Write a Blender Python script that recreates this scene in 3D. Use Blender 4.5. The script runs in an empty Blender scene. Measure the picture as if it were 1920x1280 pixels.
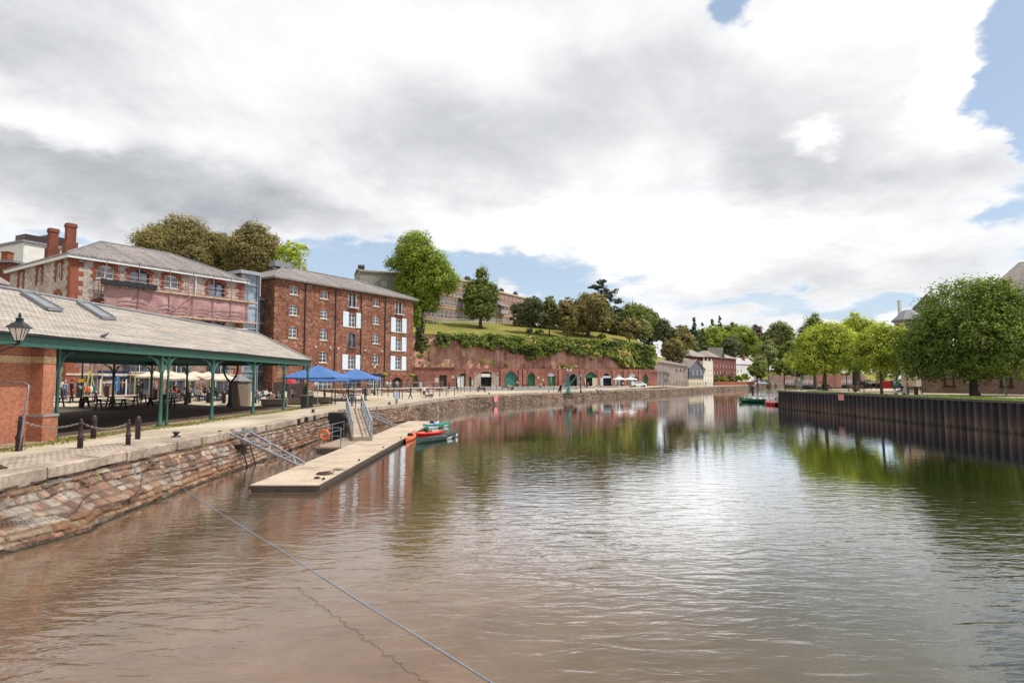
import bpy, math, random
import numpy as np
from mathutils import Vector, Matrix, noise as mnoise

R = math.radians
S = bpy.context.scene
COL = S.collection
random.seed(7)

# ------------------------------------------------------------------ camera
CAMZ, FPX = 4.3, 1100.0
PITCH = math.atan(70.5 / FPX)
cd = bpy.data.cameras.new('camera'); cam = bpy.data.objects.new('camera', cd); COL.objects.link(cam)
cd.sensor_width = 36; cd.lens = FPX / 1920 * 36; cd.clip_end = 6000; cd.clip_start = 0.1
cam.location = (0, 0, CAMZ); cam.rotation_euler = (math.pi / 2 + PITCH, 0, 0)
S.camera = cam

def ray(px, py):
    a = (px - 960) / FPX; b = (640 - py) / FPX
    return Vector((a, math.cos(PITCH) - b * math.sin(PITCH), math.sin(PITCH) + b * math.cos(PITCH)))
def G(px, py, z=0.0):
    d = ray(px, py); t = (z - CAMZ) / d.z
    return Vector((d.x * t, d.y * t, z))
def P(px, py, Y):
    d = ray(px, py); t = Y / d.y
    return Vector((d.x * t, Y, CAMZ + d.z * t))

# ------------------------------------------------------------------ terrain functions
PA = Vector((-32.6, 80.0)); FD = Vector((0.539, 0.842)); FN = Vector((0.842, -0.539))   # warehouse line, its direction and outward normal
FROT = math.atan2(FD.y, FD.x)
COPE = [(-13.2, 3), (-13.6, 16), (-13.8, 25), (-13.9, 34), (-14.6, 50), (-11.4, 60), (-8.9, 81.7), (-6.4, 93.5), (0.3, 106),
        (10.7, 121), (17.6, 133), (40, 162), (77, 222), (92, 242), (130, 305), (172, 372), (300, 400), (600, 420)]
CY = [c[1] for c in COPE]; CX = [c[0] for c in COPE]
def xcope(y): return float(np.interp(y, CY, CX))
CLX = [-400, -60, -25.4, 29.7, 43.4, 60, 110, 200, 400]; CLY = [60, 132, 152, 172, 181, 240, 330, 450, 600]
TPX = [-400, -60, -25, 30, 50, 75, 120, 300]; TPZ = [18, 16.5, 16.3, 15.0, 13.5, 9, 5, 3]
def ycliff(x): return float(np.interp(x, CLX, CLY))
def hilltop(x, v):
    return float(np.interp(x, TPX, TPZ)) + min(max(v, 0) * 0.22, 8.0 + 0.0 * v) + min(max(v - 80, 0) * .05, 6)
def gh(x, y):
    v = ycliff(x) - y
    if v < -2: return hilltop(x, -v)
    sd = (x - PA.x) * FN.x + (y - PA.y) * FN.y
    t = (x - PA.x) * FD.x + (y - PA.y) * FD.y
    a = 0.9 * min(max((16 - sd) / 15, 0), 1) * min(max((34 - t) / 8, 0), 1)
    b = 0.6 * min(max((32 - v) / 30, 0), 1)
    if x > 60: b *= max(0, 1 - (x - 60) / 40)
    return 1.7 + max(a, b)
def GT(px, py):
    z = 1.7
    for _ in range(12):
        p = G(px, py, z); z = .5 * z + .5 * gh(p.x, p.y)
    p = G(px, py, z); p.z = gh(p.x, p.y)
    return p
def PZ(px, Y):
    x = (px - 960) / FPX * Y
    return Vector((x, Y, gh(x, Y)))
def PR(px, Y, z=2.5):
    return Vector(((px - 960) / FPX * Y, Y, z))

# ------------------------------------------------------------------ mesh builder
class MB:
    def __init__(s): s.v = []; s.f = []; s.m = []; s.M = None; s.mi = 0
    def add(s, vs, fs, mi=None):
        o = len(s.v); mi = s.mi if mi is None else mi
        if s.M is not None: vs = [s.M @ Vector(q) for q in vs]
        s.v.extend([tuple(q) for q in vs])
        for q in fs: s.f.append(tuple(i + o for i in q)); s.m.append(mi)
        return s
    def box(s, c, d, rz=0, mi=None, rx=0, ry=0):
        x, y, z = d[0] / 2, d[1] / 2, d[2] / 2
        vs = [Vector(q) for q in ((-x,-y,-z),(x,-y,-z),(x,y,-z),(-x,y,-z),(-x,-y,z),(x,-y,z),(x,y,z),(-x,y,z))]
        if rx or ry or rz:
            E = Matrix.Rotation(rz, 3, 'Z') @ Matrix.Rotation(ry, 3, 'Y') @ Matrix.Rotation(rx, 3, 'X')
            vs = [E @ q for q in vs]
        c = Vector(c)
        return s.add([c + q for q in vs], [(0,3,2,1),(4,5,6,7),(0,1,5,4),(1,2,6,5),(2,3,7,6),(3,0,4,7)], mi)
    def bb(s, x0, x1, y0, y1, z0, z1, mi=None):
        return s.box(((x0+x1)/2, (y0+y1)/2, (z0+z1)/2), (abs(x1-x0), abs(y1-y0), abs(z1-z0)), mi=mi)
    def frame(s, p0, p1):
        a = (Vector(p1) - Vector(p0)).normalized()
        u = a.cross(Vector((0,0,1)))
        if u.length < 1e-4: u = Vector((1,0,0))
        u.normalize(); w = u.cross(a).normalized()
        return u, w
    def bar(s, p0, p1, w, h=None, mi=None):
        h = h or w; u, k = s.frame(p0, p1); p0 = Vector(p0); p1 = Vector(p1)
        vs = [p + u * (a * w / 2) + k * (b * h / 2) for p in (p0, p1) for a, b in ((-1,-1),(1,-1),(1,1),(-1,1))]
        return s.add(vs, [(0,1,2,3),(7,6,5,4),(0,4,5,1),(1,5,6,2),(2,6,7,3),(3,7,4,0)], mi)
    def tube(s, p0, p1, r0, r1=None, n=6, mi=None, cap=True):
        return s.path([p0, p1], [r0, r0 if r1 is None else r1], n, mi, cap)
    def path(s, pts, r, n=6, mi=None, cap=True):
        pts = [Vector(q) for q in pts]
        if not isinstance(r, (list, tuple)): r = [r] * len(pts)
        vs = []; pu = None
        for i, q in enumerate(pts):
            a = (pts[min(i+1, len(pts)-1)] - pts[max(i-1, 0)])
            if a.length < 1e-9: a = Vector((0,0,1))
            a.normalize()
            if pu is None:
                pu = a.cross(Vector((0,0,1)))
                if pu.length < 1e-3: pu = Vector((1,0,0))
            u = (pu - a * pu.dot(a))
            if u.length < 1e-6: u = a.orthogonal()
            u.normalize(); pu = u; w = a.cross(u)
            for k in range(n):
                th = 2 * math.pi * k / n
                vs.append(q + (u * math.cos(th) + w * math.sin(th)) * r[i])
        fs = []
        for i in range(len(pts) - 1):
            for k in range(n):
                k2 = (k + 1) % n
                fs.append((i*n+k, (i+1)*n+k, (i+1)*n+k2, i*n+k2))
        if cap: fs.append(tuple(range(n))); fs.append(tuple(reversed(range((len(pts)-1)*n, len(pts)*n))))
        return s.add(vs, fs, mi)
    def lathe(s, prof, c=(0,0,0), n=12, mi=None, cap=True, sx=1, sy=1):
        vs = []; c = Vector(c)
        for r, z in prof:
            for k in range(n):
                th = 2 * math.pi * (k + .5) / n
                vs.append(c + Vector((r * math.cos(th) * sx, r * math.sin(th) * sy, z)))
        fs = [(i*n+k, i*n+(k+1)%n, (i+1)*n+(k+1)%n, (i+1)*n+k) for i in range(len(prof)-1) for k in range(n)]
        if cap: fs.append(tuple(reversed(range(n)))); fs.append(tuple(range((len(prof)-1)*n, len(prof)*n)))
        return s.add(vs, fs, mi)
    def poly(s, vs, mi=None): return s.add(vs, [tuple(range(len(vs)))], mi)
    def prism(s, pts, z0, z1, mi=None):
        n = len(pts)
        vs = [(x, y, z0) for x, y in pts] + [(x, y, z1) for x, y in pts]
        fs = [tuple(reversed(range(n))), tuple(range(n, 2*n))] + [(i, (i+1)%n, n+(i+1)%n, n+i) for i in range(n)]
        return s.add(vs, fs, mi)
    def slab(s, quad, th, mi=None):
        """closed thin slab under a polygon"""
        n = len(quad); q = [Vector(a) for a in quad]
        vs = q + [a - Vector((0, 0, th)) for a in q]
        fs = [tuple(range(n)), tuple(reversed(range(n, 2*n)))] + [(i, n+i, n+(i+1)%n, (i+1)%n) for i in range(n)]
        return s.add(vs, fs, mi)
    def mesh(s, name, mats, smooth=False):
        me = bpy.data.meshes.new(name)
        me.from_pydata(s.v, [], s.f)
        mats = mats if isinstance(mats, (list, tuple)) else [mats]
        for m in mats: me.materials.append(m)
        if len(mats) > 1: me.polygons.foreach_set('material_index', s.m)
        if smooth: me.polygons.foreach_set('use_smooth', [True] * len(s.f))
        me.validate(); me.update()
        return me
    def build(s, name, mats, parent=None, loc=(0,0,0), rz=0, smooth=False):
        return link(name, s.mesh(name, mats, smooth), parent, loc, rz)

def link(name, me, parent=None, loc=(0,0,0), rz=0):
    o = bpy.data.objects.new(name, me); COL.objects.link(o)
    o.location = loc; o.rotation_euler = (0, 0, rz) if not isinstance(rz, (tuple, list)) else rz
    if parent is not None: o.parent = parent
    return o
def tag(o, label, cat, group=None):
    o['label'] = label; o['category'] = cat
    if group: o['group'] = group
    return o
def thing(name, label, cat, loc=(0,0,0), rz=0, group=None):
    o = bpy.data.objects.new(name, None); COL.objects.link(o); o.empty_display_size = .3
    o.location = loc; o.rotation_euler = (0, 0, rz)
    return tag(o, label, cat, group)
def struct(o): o['kind'] = 'structure'; return o
def stuff(o, label, cat): o['kind'] = 'stuff'; return tag(o, label, cat)
KIDS = {}
def kids_of(o): return [c for c in bpy.data.objects if c.parent == o]
def dup(root, loc, rz=None, label=None, group=None, scale=None):
    def cp(o, par):
        c = o.copy(); COL.objects.link(c)
        if par is not None: c.parent = par
        for k in kids_of(o): cp(k, c)
        return c
    r = cp(root, None); r.location = loc
    if rz is not None: r.rotation_euler = (0, 0, rz)
    if label: r['label'] = label
    if group: r['group'] = group
    if scale: r.scale = (scale,) * 3 if not isinstance(scale, tuple) else scale
    return r
ORD = ['first','second','third','fourth','fifth','sixth','seventh','eighth','ninth','tenth','eleventh','twelfth','thirteenth',
       'fourteenth','fifteenth','sixteenth','seventeenth','eighteenth','nineteenth','twentieth','twenty-first','twenty-second',
       'twenty-third','twenty-fourth','twenty-fifth','twenty-sixth','twenty-seventh','twenty-eighth','twenty-ninth','thirtieth']

# ------------------------------------------------------------------ materials
def newmat(name):
    m = bpy.data.materials.new(name); m.use_nodes = True
    nt = m.node_tree; b = nt.nodes['Principled BSDF']
    return m, nt, b
def N(nt, t, **kw):
    n = nt.nodes.new(t)
    for k, v in kw.items():
        if k in n.inputs: n.inputs[k].default_value = v
        else: setattr(n, k, v)
    return n
def L(nt, a, b): nt.links.new(a, b)
def c4(c): return (c[0], c[1], c[2], 1)
def noise_n(nt, vec, scale, detail=4, rough=.55, dist=0):
    n = N(nt, 'ShaderNodeTexNoise'); n.inputs['Scale'].default_value = scale; n.inputs['Detail'].default_value = detail
    n.inputs['Roughness'].default_value = rough; n.inputs['Distortion'].default_value = dist
    if vec is not None: L(nt, vec, n.inputs['Vector'])
    return n
def ramp(nt, fac, stops):
    r = N(nt, 'ShaderNodeValToRGB'); L(nt, fac, r.inputs['Fac'])
    e = r.color_ramp.elements
    while len(e) < len(stops): e.new(.5)
    for i, (p, c) in enumerate(stops): e[i].position = p; e[i].color = c4(c) if len(c) == 3 else c
    return r
def mix(nt, fac, a, b, mode='MIX'):
    n = N(nt, 'ShaderNodeMix', data_type='RGBA', blend_type=mode)
    for s_, v in ((0, fac), (6, a), (7, b)):
        if hasattr(v, 'is_output') or isinstance(v, bpy.types.NodeSocket): L(nt, v, n.inputs[s_])
        elif isinstance(v, (tuple, list)): n.inputs[s_].default_value = c4(v)
        else: n.inputs[s_].default_value = v
    return n.outputs[2]
def math_n(nt, op, a, b=None, clamp=False):
    n = N(nt, 'ShaderNodeMath', operation=op, use_clamp=clamp)
    for i, v in enumerate((a, b)):
        if v is None: continue
        if isinstance(v, bpy.types.NodeSocket): L(nt, v, n.inputs[i])
        else: n.inputs[i].default_value = v
    return n.outputs[0]
def bump(nt, b, h, strength=.4, dist=.02):
    n = N(nt, 'ShaderNodeBump'); n.inputs['Strength'].default_value = strength; n.inputs['Distance'].default_value = dist
    L(nt, h, n.inputs['Height']); L(nt, n.outputs[0], b.inputs['Normal']); return n
def objco(nt): return N(nt, 'ShaderNodeTexCoord').outputs['Object']
def wallco(nt):
    s = N(nt, 'ShaderNodeSeparateXYZ'); L(nt, objco(nt), s.inputs[0])
    c = N(nt, 'ShaderNodeCombineXYZ')
    L(nt, math_n(nt, 'ADD', s.outputs[0], s.outputs[1]), c.inputs[0]); L(nt, s.outputs[2], c.inputs[1])
    return c.outputs[0]

def pbr(name, c1, c2=None, scale=3, rough=.7, bmp=0, metal=0, spec=.4, big=None):
    m, nt, b = newmat(name)
    b.inputs['Roughness'].default_value = rough; b.inputs['Metallic'].default_value = metal
    b.inputs['Specular IOR Level'].default_value = spec
    c2 = c2 or tuple(x * .72 for x in c1)
    co = objco(nt)
    n = noise_n(nt, co, scale, 5, .6)
    r = ramp(nt, n.outputs[0], [(.32, c2), (.68, c1)])
    out = r.outputs[0]
    if big:
        n2 = noise_n(nt, co, big, 3, .5)
        r2 = ramp(nt, n2.outputs[0], [(.35, (.72, .70, .68)), (.65, (1.12, 1.1, 1.08))])
        out = mix(nt, 1.0, out, r2.outputs[0], 'MULTIPLY')
    L(nt, out, b.inputs['Base Color'])
    if bmp: bump(nt, b, n.outputs[0], bmp, .03)
    return m

def brick_mat(name, c1, c2, mortar, w=.23, h=.08, stain=.5, scale_noise=.6, msize=.012, gain=1.0):
    m, nt, b = newmat(name); b.inputs['Roughness'].default_value = .88; b.inputs['Specular IOR Level'].default_value = .2
    wc = wallco(nt); co = objco(nt)
    t = N(nt, 'ShaderNodeTexBrick'); L(nt, wc, t.inputs['Vector'])
    t.inputs['Color1'].default_value = c4(c1); t.inputs['Color2'].default_value = c4(c2); t.inputs['Mortar'].default_value = c4(mortar)
    t.inputs['Scale'].default_value = 1; t.inputs['Mortar Size'].default_value = msize; t.inputs['Brick Width'].default_value = w
    t.inputs['Row Height'].default_value = h; t.inputs['Bias'].default_value = -.1
    n = noise_n(nt, co, scale_noise, 5, .65)
    r = ramp(nt, n.outputs[0], [(.3, (1 - stain,) * 3), (.7, (1.15 * gain, 1.12 * gain, 1.1 * gain))])
    n2 = noise_n(nt, co, 7, 3, .7)
    r2 = ramp(nt, n2.outputs[0], [(.3, (.6, .58, .6)), (.72, (1.3, 1.22, 1.15))])
    o = mix(nt, 1, t.outputs[0], r.outputs[0], 'MULTIPLY'); o = mix(nt, .8, o, r2.outputs[0], 'MULTIPLY')
    L(nt, o, b.inputs['Base Color'])
    bump(nt, b, t.outputs['Fac'], -.35, .02)
    return m

def rubble_mat(name, cols, scale=2.2, mort=(.35, .3, .26), stretch=1.6, stain=.5, mw=.04):
    """irregular coursed stones: voronoi cells, mortar at the borders"""
    m, nt, b = newmat(name); b.inputs['Roughness'].default_value = .9; b.inputs['Specular IOR Level'].default_value = .2
    co = objco(nt)
    mp = N(nt, 'ShaderNodeMapping'); mp.inputs['Scale'].default_value = (1, 1, stretch); L(nt, co, mp.inputs[0])
    wn = noise_n(nt, co, 1.5, 2, .5)
    va = N(nt, 'ShaderNodeVectorMath', operation='SCALE'); va.inputs['Scale'].default_value = .25; L(nt, wn.outputs['Color'], va.inputs[0])
    ad = N(nt, 'ShaderNodeVectorMath', operation='ADD'); L(nt, mp.outputs[0], ad.inputs[0]); L(nt, va.outputs[0], ad.inputs[1])
    v = N(nt, 'ShaderNodeTexVoronoi'); v.inputs['Scale'].default_value = scale; L(nt, ad.outputs[0], v.inputs['Vector'])
    e = N(nt, 'ShaderNodeTexVoronoi', feature='DISTANCE_TO_EDGE'); e.inputs['Scale'].default_value = scale; L(nt, ad.outputs[0], e.inputs['Vector'])
    s = N(nt, 'ShaderNodeSeparateColor'); L(nt, v.outputs['Color'], s.inputs[0])
    k = len(cols); r = ramp(nt, s.outputs[0], [((i + .5) / k, c) for i, c in enumerate(cols)])
    er = ramp(nt, e.outputs['Distance'], [(mw * .4, (0, 0, 0)), (mw * 1.6, (1, 1, 1))])
    o = mix(nt, er.outputs[0], mort, r.outputs[0])
    n = noise_n(nt, co, .35, 5, .65); r3 = ramp(nt, n.outputs[0], [(.3, (1 - stain,) * 3), (.7, (1.15, 1.12, 1.1))])
    n4 = noise_n(nt, co, 9, 4, .7); r4 = ramp(nt, n4.outputs[0], [(.3, (.7, .7, .7)), (.7, (1.2, 1.2, 1.2))])
    o = mix(nt, 1, o, r3.outputs[0], 'MULTIPLY'); o = mix(nt, .8, o, r4.outputs[0], 'MULTIPLY')
    L(nt, o, b.inputs['Base Color']); bump(nt, b, er.outputs[0], .5, .04)
    return m

def slate_mat(name, c1, c2, row=.3, w=.35, lichen=0, streak=.6, gap=.02, sm=(1.2, .12, 1)):
    """rows of slates; v runs up the slope (object x,y distance works through z), u = along"""
    m, nt, b = newmat(name); b.inputs['Roughness'].default_value = .75; b.inputs['Specular IOR Level'].default_value = .3
    co = objco(nt)
    uv = N(nt, 'ShaderNodeUVMap')
    t = N(nt, 'ShaderNodeTexBrick'); L(nt, uv.outputs[0], t.inputs['Vector'])
    t.inputs['Color1'].default_value = c4(c1); t.inputs['Color2'].default_value = c4(c2); t.inputs['Mortar'].default_value = c4(tuple(x * .35 for x in c2))
    t.inputs['Scale'].default_value = 1; t.inputs['Mortar Size'].default_value = gap; t.inputs['Brick Width'].default_value = w; t.inputs['Row Height'].default_value = row
    mp = N(nt, 'ShaderNodeMapping'); mp.inputs['Scale'].default_value = sm; L(nt, uv.outputs[0], mp.inputs[0])
    n = noise_n(nt, mp.outputs[0], 1.0, 5, .6); r = ramp(nt, n.outputs[0], [(.32, (1 - streak * .6,) * 3), (.68, (1.2, 1.18, 1.15))])
    o = mix(nt, 1, t.outputs[0], r.outputs[0], 'MULTIPLY')
    n3 = noise_n(nt, co, 4, 4, .7); r3 = ramp(nt, n3.outputs[0], [(.35, (.78, .78, .8)), (.7, (1.12, 1.1, 1.08))])
    o = mix(nt, 1, o, r3.outputs[0], 'MULTIPLY')
    if lichen:
        n2 = noise_n(nt, co, .55, 7, .75, .5); r2 = ramp(nt, n2.outputs[0], [(.57, (0, 0, 0)), (.66, (1, 1, 1))])
        n5 = noise_n(nt, co, 5, 4, .7); r5 = ramp(nt, n5.outputs[0], [(.42, (0, 0, 0)), (.6, (1, 1, 1))])
        o = mix(nt, math_n(nt, 'MULTIPLY', math_n(nt, 'MULTIPLY', r2.outputs[0], r5.outputs[0]), lichen), o, (.50, .25, .09))
    L(nt, o, b.inputs['Base Color']); bump(nt, b, t.outputs['Fac'], -.5, .03)
    return m

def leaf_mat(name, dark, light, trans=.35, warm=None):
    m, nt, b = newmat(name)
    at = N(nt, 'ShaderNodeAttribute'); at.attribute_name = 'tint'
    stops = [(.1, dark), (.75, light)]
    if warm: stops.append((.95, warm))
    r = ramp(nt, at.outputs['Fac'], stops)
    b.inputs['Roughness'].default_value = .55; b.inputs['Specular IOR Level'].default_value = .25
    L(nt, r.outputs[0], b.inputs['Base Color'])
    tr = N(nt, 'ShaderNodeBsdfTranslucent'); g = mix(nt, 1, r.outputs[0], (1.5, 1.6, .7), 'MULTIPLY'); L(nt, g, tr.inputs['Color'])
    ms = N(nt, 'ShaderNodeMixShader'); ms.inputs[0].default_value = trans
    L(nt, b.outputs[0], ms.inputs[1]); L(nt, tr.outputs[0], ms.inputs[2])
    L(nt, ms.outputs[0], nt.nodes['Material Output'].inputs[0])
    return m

def glass_mat(name, c=(.04, .05, .06), rough=.08):
    m, nt, b = newmat(name)
    n = noise_n(nt, objco(nt), .8, 2); r = ramp(nt, n.outputs[0], [(.4, tuple(x * .5 for x in c)), (.65, tuple(x * 1.6 for x in c))])
    L(nt, r.outputs[0], b.inputs['Base Color'])
    b.inputs['Roughness'].default_value = rough; b.inputs['Specular IOR Level'].default_value = .9; b.inputs['IOR'].default_value = 1.6
    return m

M = {}
M['white'] = pbr('white_paint', (.72, .74, .76), (.6, .62, .64), 5, .5)
M['shutter'] = pbr('shutter_paint', (.62, .69, .76), (.55, .61, .68), 3, .5)
M['cream'] = pbr('cream_stone', (.55, .48, .36), (.42, .36, .26), 4, .85, .3)
M['black'] = pbr('black_iron', (.022, .02, .024), (.012, .012, .014), 12, .45)
M['brownblack'] = pbr('bollard_iron', (.05, .026, .03), (.022, .014, .018), 10, .4)
M['green'] = pbr('green_paint', (.030, .115, .085), (.018, .075, .058), 6, .45)
M['doorgreen'] = pbr('door_green', (.018, .13, .062), (.014, .09, .045), 2.5, .6)
M['teal'] = pbr('teal_paint', (.04, .19, .15), (.03, .13, .105), 2.5, .6)
M['navy'] = pbr('navy_paint', (.012, .025, .09), (.008, .016, .06), 5, .5)
M['blue'] = pbr('blue_canvas', (.065, .15, .36), (.05, .115, .29), 1.2, .9)
M['canvas'] = pbr('beige_canvas', (.58, .49, .39), (.5, .42, .33), 2, .85)
M['wcanvas'] = pbr('white_canvas', (.75, .73, .68), (.66, .64, .6), 2, .85)
M['glass'] = glass_mat('window_glass', (.075, .085, .10))
M['skyglass'] = glass_mat('bright_glass', (.16, .22, .28), .12)
M['alu'] = pbr('aluminium', (.42, .44, .48), (.32, .34, .38), 10, .42, metal=.6)
M['galv'] = pbr('galvanised_steel', (.28, .29, .31), (.16, .16, .17), 10, .5, metal=.5)
M['darkwood'] = pbr('dark_timber', (.07, .045, .035), (.035, .025, .02), 8, .75)
M['wood'] = pbr('weathered_timber', (.33, .25, .19), (.2, .15, .115), 9, .85, .3)
def planks():
    m, nt, b = newmat('pontoon_deck'); b.inputs['Roughness'].default_value = .9; b.inputs['Specular IOR Level'].default_value = .2; co = objco(nt)
    t = N(nt, 'ShaderNodeTexBrick'); L(nt, co, t.inputs['Vector']); t.offset = 0
    t.inputs['Color1'].default_value = c4((.52, .43, .34)); t.inputs['Color2'].default_value = c4((.44, .36, .28)); t.inputs['Mortar'].default_value = c4((.2, .15, .11)); t.inputs['Scale'].default_value = 1
    t.inputs['Brick Width'].default_value = 30; t.inputs['Row Height'].default_value = .145; t.inputs['Mortar Size'].default_value = .009
    n = noise_n(nt, co, .7, 7, .7); r = ramp(nt, n.outputs[0], [(.3, (.55, .53, .49)), (.47, (.95, .94, .92)), (.75, (1.14, 1.12, 1.1))])
    n2 = noise_n(nt, co, 12, 4, .7); r2 = ramp(nt, n2.outputs[0], [(.3, (.78, .78, .78)), (.7, (1.12, 1.12, 1.12))])
    L(nt, mix(nt, 1, mix(nt, 1, t.outputs[0], r.outputs[0], 'MULTIPLY'), r2.outputs[0], 'MULTIPLY'), b.inputs['Base Color']); bump(nt, b, t.outputs['Fac'], -.3, .01); return m
M['deck'] = planks()
M['decksides'] = pbr('pontoon_side', (.16, .13, .10), (.07, .06, .05), 6, .85, .3)
M['red'] = pbr('red_plastic', (.55, .02, .03), (.42, .015, .02), 4, .35)
M['orange'] = pbr('orange_plastic', (.75, .14, .03), (.6, .1, .02), 4, .35)
M['canoegreen'] = pbr('dark_green_plastic', (.035, .075, .065), (.02, .05, .045), 6, .35)
M['canoeteal'] = pbr('teal_plastic', (.02, .28, .2), (.02, .2, .15), 6, .35)
M['canoeblue'] = pbr('blue_plastic', (.07, .3, .6), (.5, .6, .7), 3, .35)
M['yellow'] = pbr('yellow_paint', (.52, .46, .12), (.4, .34, .09), 6, .5)
M['signyellow'] = pbr('sign_yellow', (.8, .42, .02), (.7, .36, .02), 6, .5)
M['pinknet'] = pbr('pink_debris_netting', (.46, .27, .27), (.28, .15, .155), 1.1, .9, .6)
M['board'] = pbr('scaffold_board', (.5, .36, .27), (.34, .22, .16), 5, .85)
M['steelpole'] = pbr('scaffold_tube', (.30, .22, .21), (.17, .10, .10), 5, .5, metal=.3)
M['concrete'] = pbr('concrete', (.42, .37, .3), (.3, .26, .21), 3, .9, .3)
M['greystone'] = pbr('grey_render', (.28, .26, .24), (.2, .185, .17), 2, .9)
M['whiterender'] = pbr('white_render', (.68, .68, .64), (.55, .55, .52), 1.5, .85)
M['rope'] = pbr('blue_rope', (.30, .42, .55), (.18, .26, .36), 30, .8)
M['brownrope'] = pbr('brown_rope', (.11, .072, .05), (.06, .042, .03), 30, .8)
M['siltline'] = pbr('silted_line', (.10, .068, .048), (.075, .052, .036), 30, .8)
M['chain'] = pbr('chain_steel', (.3, .27, .23), (.16, .14, .12), 30, .5, metal=.4)
M['lampglass'] = pbr('frosted_lamp_glass', (.72, .66, .6), (.6, .55, .5), 3, .3)
M['bark'] = pbr('bark', (.13, .10, .075), (.06, .045, .035), 5, .95, .6)
M['darkbark'] = pbr('dark_bark', (.07, .055, .045), (.035, .03, .025), 5, .95, .6)
M['terracotta'] = pbr('terracotta', (.35, .14, .08), (.25, .1, .06), 4, .8)
M['darkvoid'] = pbr('dark_interior', (.012, .011, .011), (.006, .006, .006), 3, .9)
M['lead'] = pbr('lead_sheet', (.22, .23, .25), (.16, .165, .18), 4, .6)
M['soil'] = pbr('soil', (.16, .08, .05), (.07, .045, .03), 6, .95, .6)
# ------------------------------------------------------------------ light
SUN_AZ = Vector((0.97, -0.20)).normalized(); SUN_EL = R(59)
sd_ = bpy.data.lights.new('sun', 'SUN'); sun = bpy.data.objects.new('sun', sd_); COL.objects.link(sun)
sd_.energy = 4.6; sd_.angle = R(.5); sd_.color = (1.0, .955, .88)
sv = Vector((SUN_AZ.x * math.cos(SUN_EL), SUN_AZ.y * math.cos(SUN_EL), math.sin(SUN_EL)))
sun.rotation_euler = sv.to_track_quat('Z', 'Y').to_euler()

W = bpy.data.worlds.new('World'); S.world = W; W.use_nodes = True
nt = W.node_tree; bg = nt.nodes['Background']
sky = N(nt, 'ShaderNodeTexSky', sky_type='NISHITA'); sky.sun_disc = False
sky.sun_elevation = SUN_EL; sky.sun_rotation = math.atan2(SUN_AZ.x, SUN_AZ.y); sky.air_density = 1.0; sky.dust_density = 1.5; sky.ozone_density = 1.5
dirv = N(nt, 'ShaderNodeTexCoord').outputs['Generated']
sp = N(nt, 'ShaderNodeSeparateXYZ'); L(nt, dirv, sp.inputs[0])
az = math_n(nt, 'MULTIPLY', math_n(nt, 'ARCTAN2', sp.outputs[0], sp.outputs[1]), 57.2958)
el = math_n(nt, 'MULTIPLY', math_n(nt, 'ARCSINE', sp.outputs[2]), 57.2958)
ae = N(nt, 'ShaderNodeCombineXYZ'); L(nt, az, ae.inputs[0]); L(nt, el, ae.inputs[1])
# warp of the direction so that nothing has a geometric outline
zz = math_n(nt, 'ADD', math_n(nt, 'MAXIMUM', sp.outputs[2], 0.0), .22)
pl = N(nt, 'ShaderNodeCombineXYZ'); L(nt, math_n(nt, 'DIVIDE', sp.outputs[0], zz), pl.inputs[0]); L(nt, math_n(nt, 'DIVIDE', sp.outputs[1], zz), pl.inputs[1])
wn = noise_n(nt, pl.outputs[0], 1.6, 6, .62)
ws = N(nt, 'ShaderNodeVectorMath', operation='SUBTRACT'); L(nt, wn.outputs['Color'], ws.inputs[0]); ws.inputs[1].default_value = (.5, .5, .5)
wm = N(nt, 'ShaderNodeVectorMath', operation='MULTIPLY'); L(nt, ws.outputs[0], wm.inputs[0]); wm.inputs[1].default_value = (20, 12, 0)
wa = N(nt, 'ShaderNodeVectorMath', operation='ADD'); L(nt, ae.outputs[0], wa.inputs[0]); L(nt, wm.outputs[0], wa.inputs[1])
def blob(px, py, rx, ry, amp):
    d = ray(px, py).normalized(); a0 = math.degrees(math.atan2(d.x, d.y)); e0 = math.degrees(math.asin(d.z))
    k = 57.3 / FPX * math.cos(math.radians(a0)) * .9
    s1 = N(nt, 'ShaderNodeVectorMath', operation='SUBTRACT'); L(nt, wa.outputs[0], s1.inputs[0]); s1.inputs[1].default_value = (a0, e0, 0)
    s2 = N(nt, 'ShaderNodeVectorMath', operation='MULTIPLY'); L(nt, s1.outputs[0], s2.inputs[0]); s2.inputs[1].default_value = (1 / (rx * k), 1 / (ry * k), 0)
    s3 = N(nt, 'ShaderNodeVectorMath', operation='LENGTH'); L(nt, s2.outputs[0], s3.inputs[0])
    mr = N(nt, 'ShaderNodeMapRange', interpolation_type='SMOOTHERSTEP'); L(nt, s3.outputs['Value'], mr.inputs[0])
    mr.inputs[1].default_value = 0.15; mr.inputs[2].default_value = 1.6; mr.inputs[3].default_value = amp; mr.inputs[4].default_value = 0
    return mr.outputs[0]
def total(base, bl):
    o = base
    for q in bl: o = math_n(nt, 'ADD', o, blob(*q))
    return o
cn = noise_n(nt, pl.outputs[0], 1.15, 9, .62, .3)
cov = total(math_n(nt, 'ADD', math_n(nt, 'MULTIPLY', math_n(nt, 'SUBTRACT', cn.outputs[0], .5), 1.7), .62), [
    (1915, 90, 75, 150, -1.5), (1350, 0, 45, 45, -.9), (1905, 240, 45, 60, -.6), (690, 480, 120, 50, -1.15), (900, 520, 190, 45, -1.0),
    (560, 500, 60, 60, -.4), (1060, 555, 160, 30, -.6), (1500, 560, 260, 30, -.62), (1750, 560, 200, 40, -.5), (1890, 400, 60, 60, -.75), (85, 415, 60, 20, -.4),
    (1600, 200, 260, 260, .3), (300, 200, 600, 200, .5), (1000, 200, 500, 160, .4), (1250, 460, 260, 80, .25), (1300, 610, 200, 25, -.2)])
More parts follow.
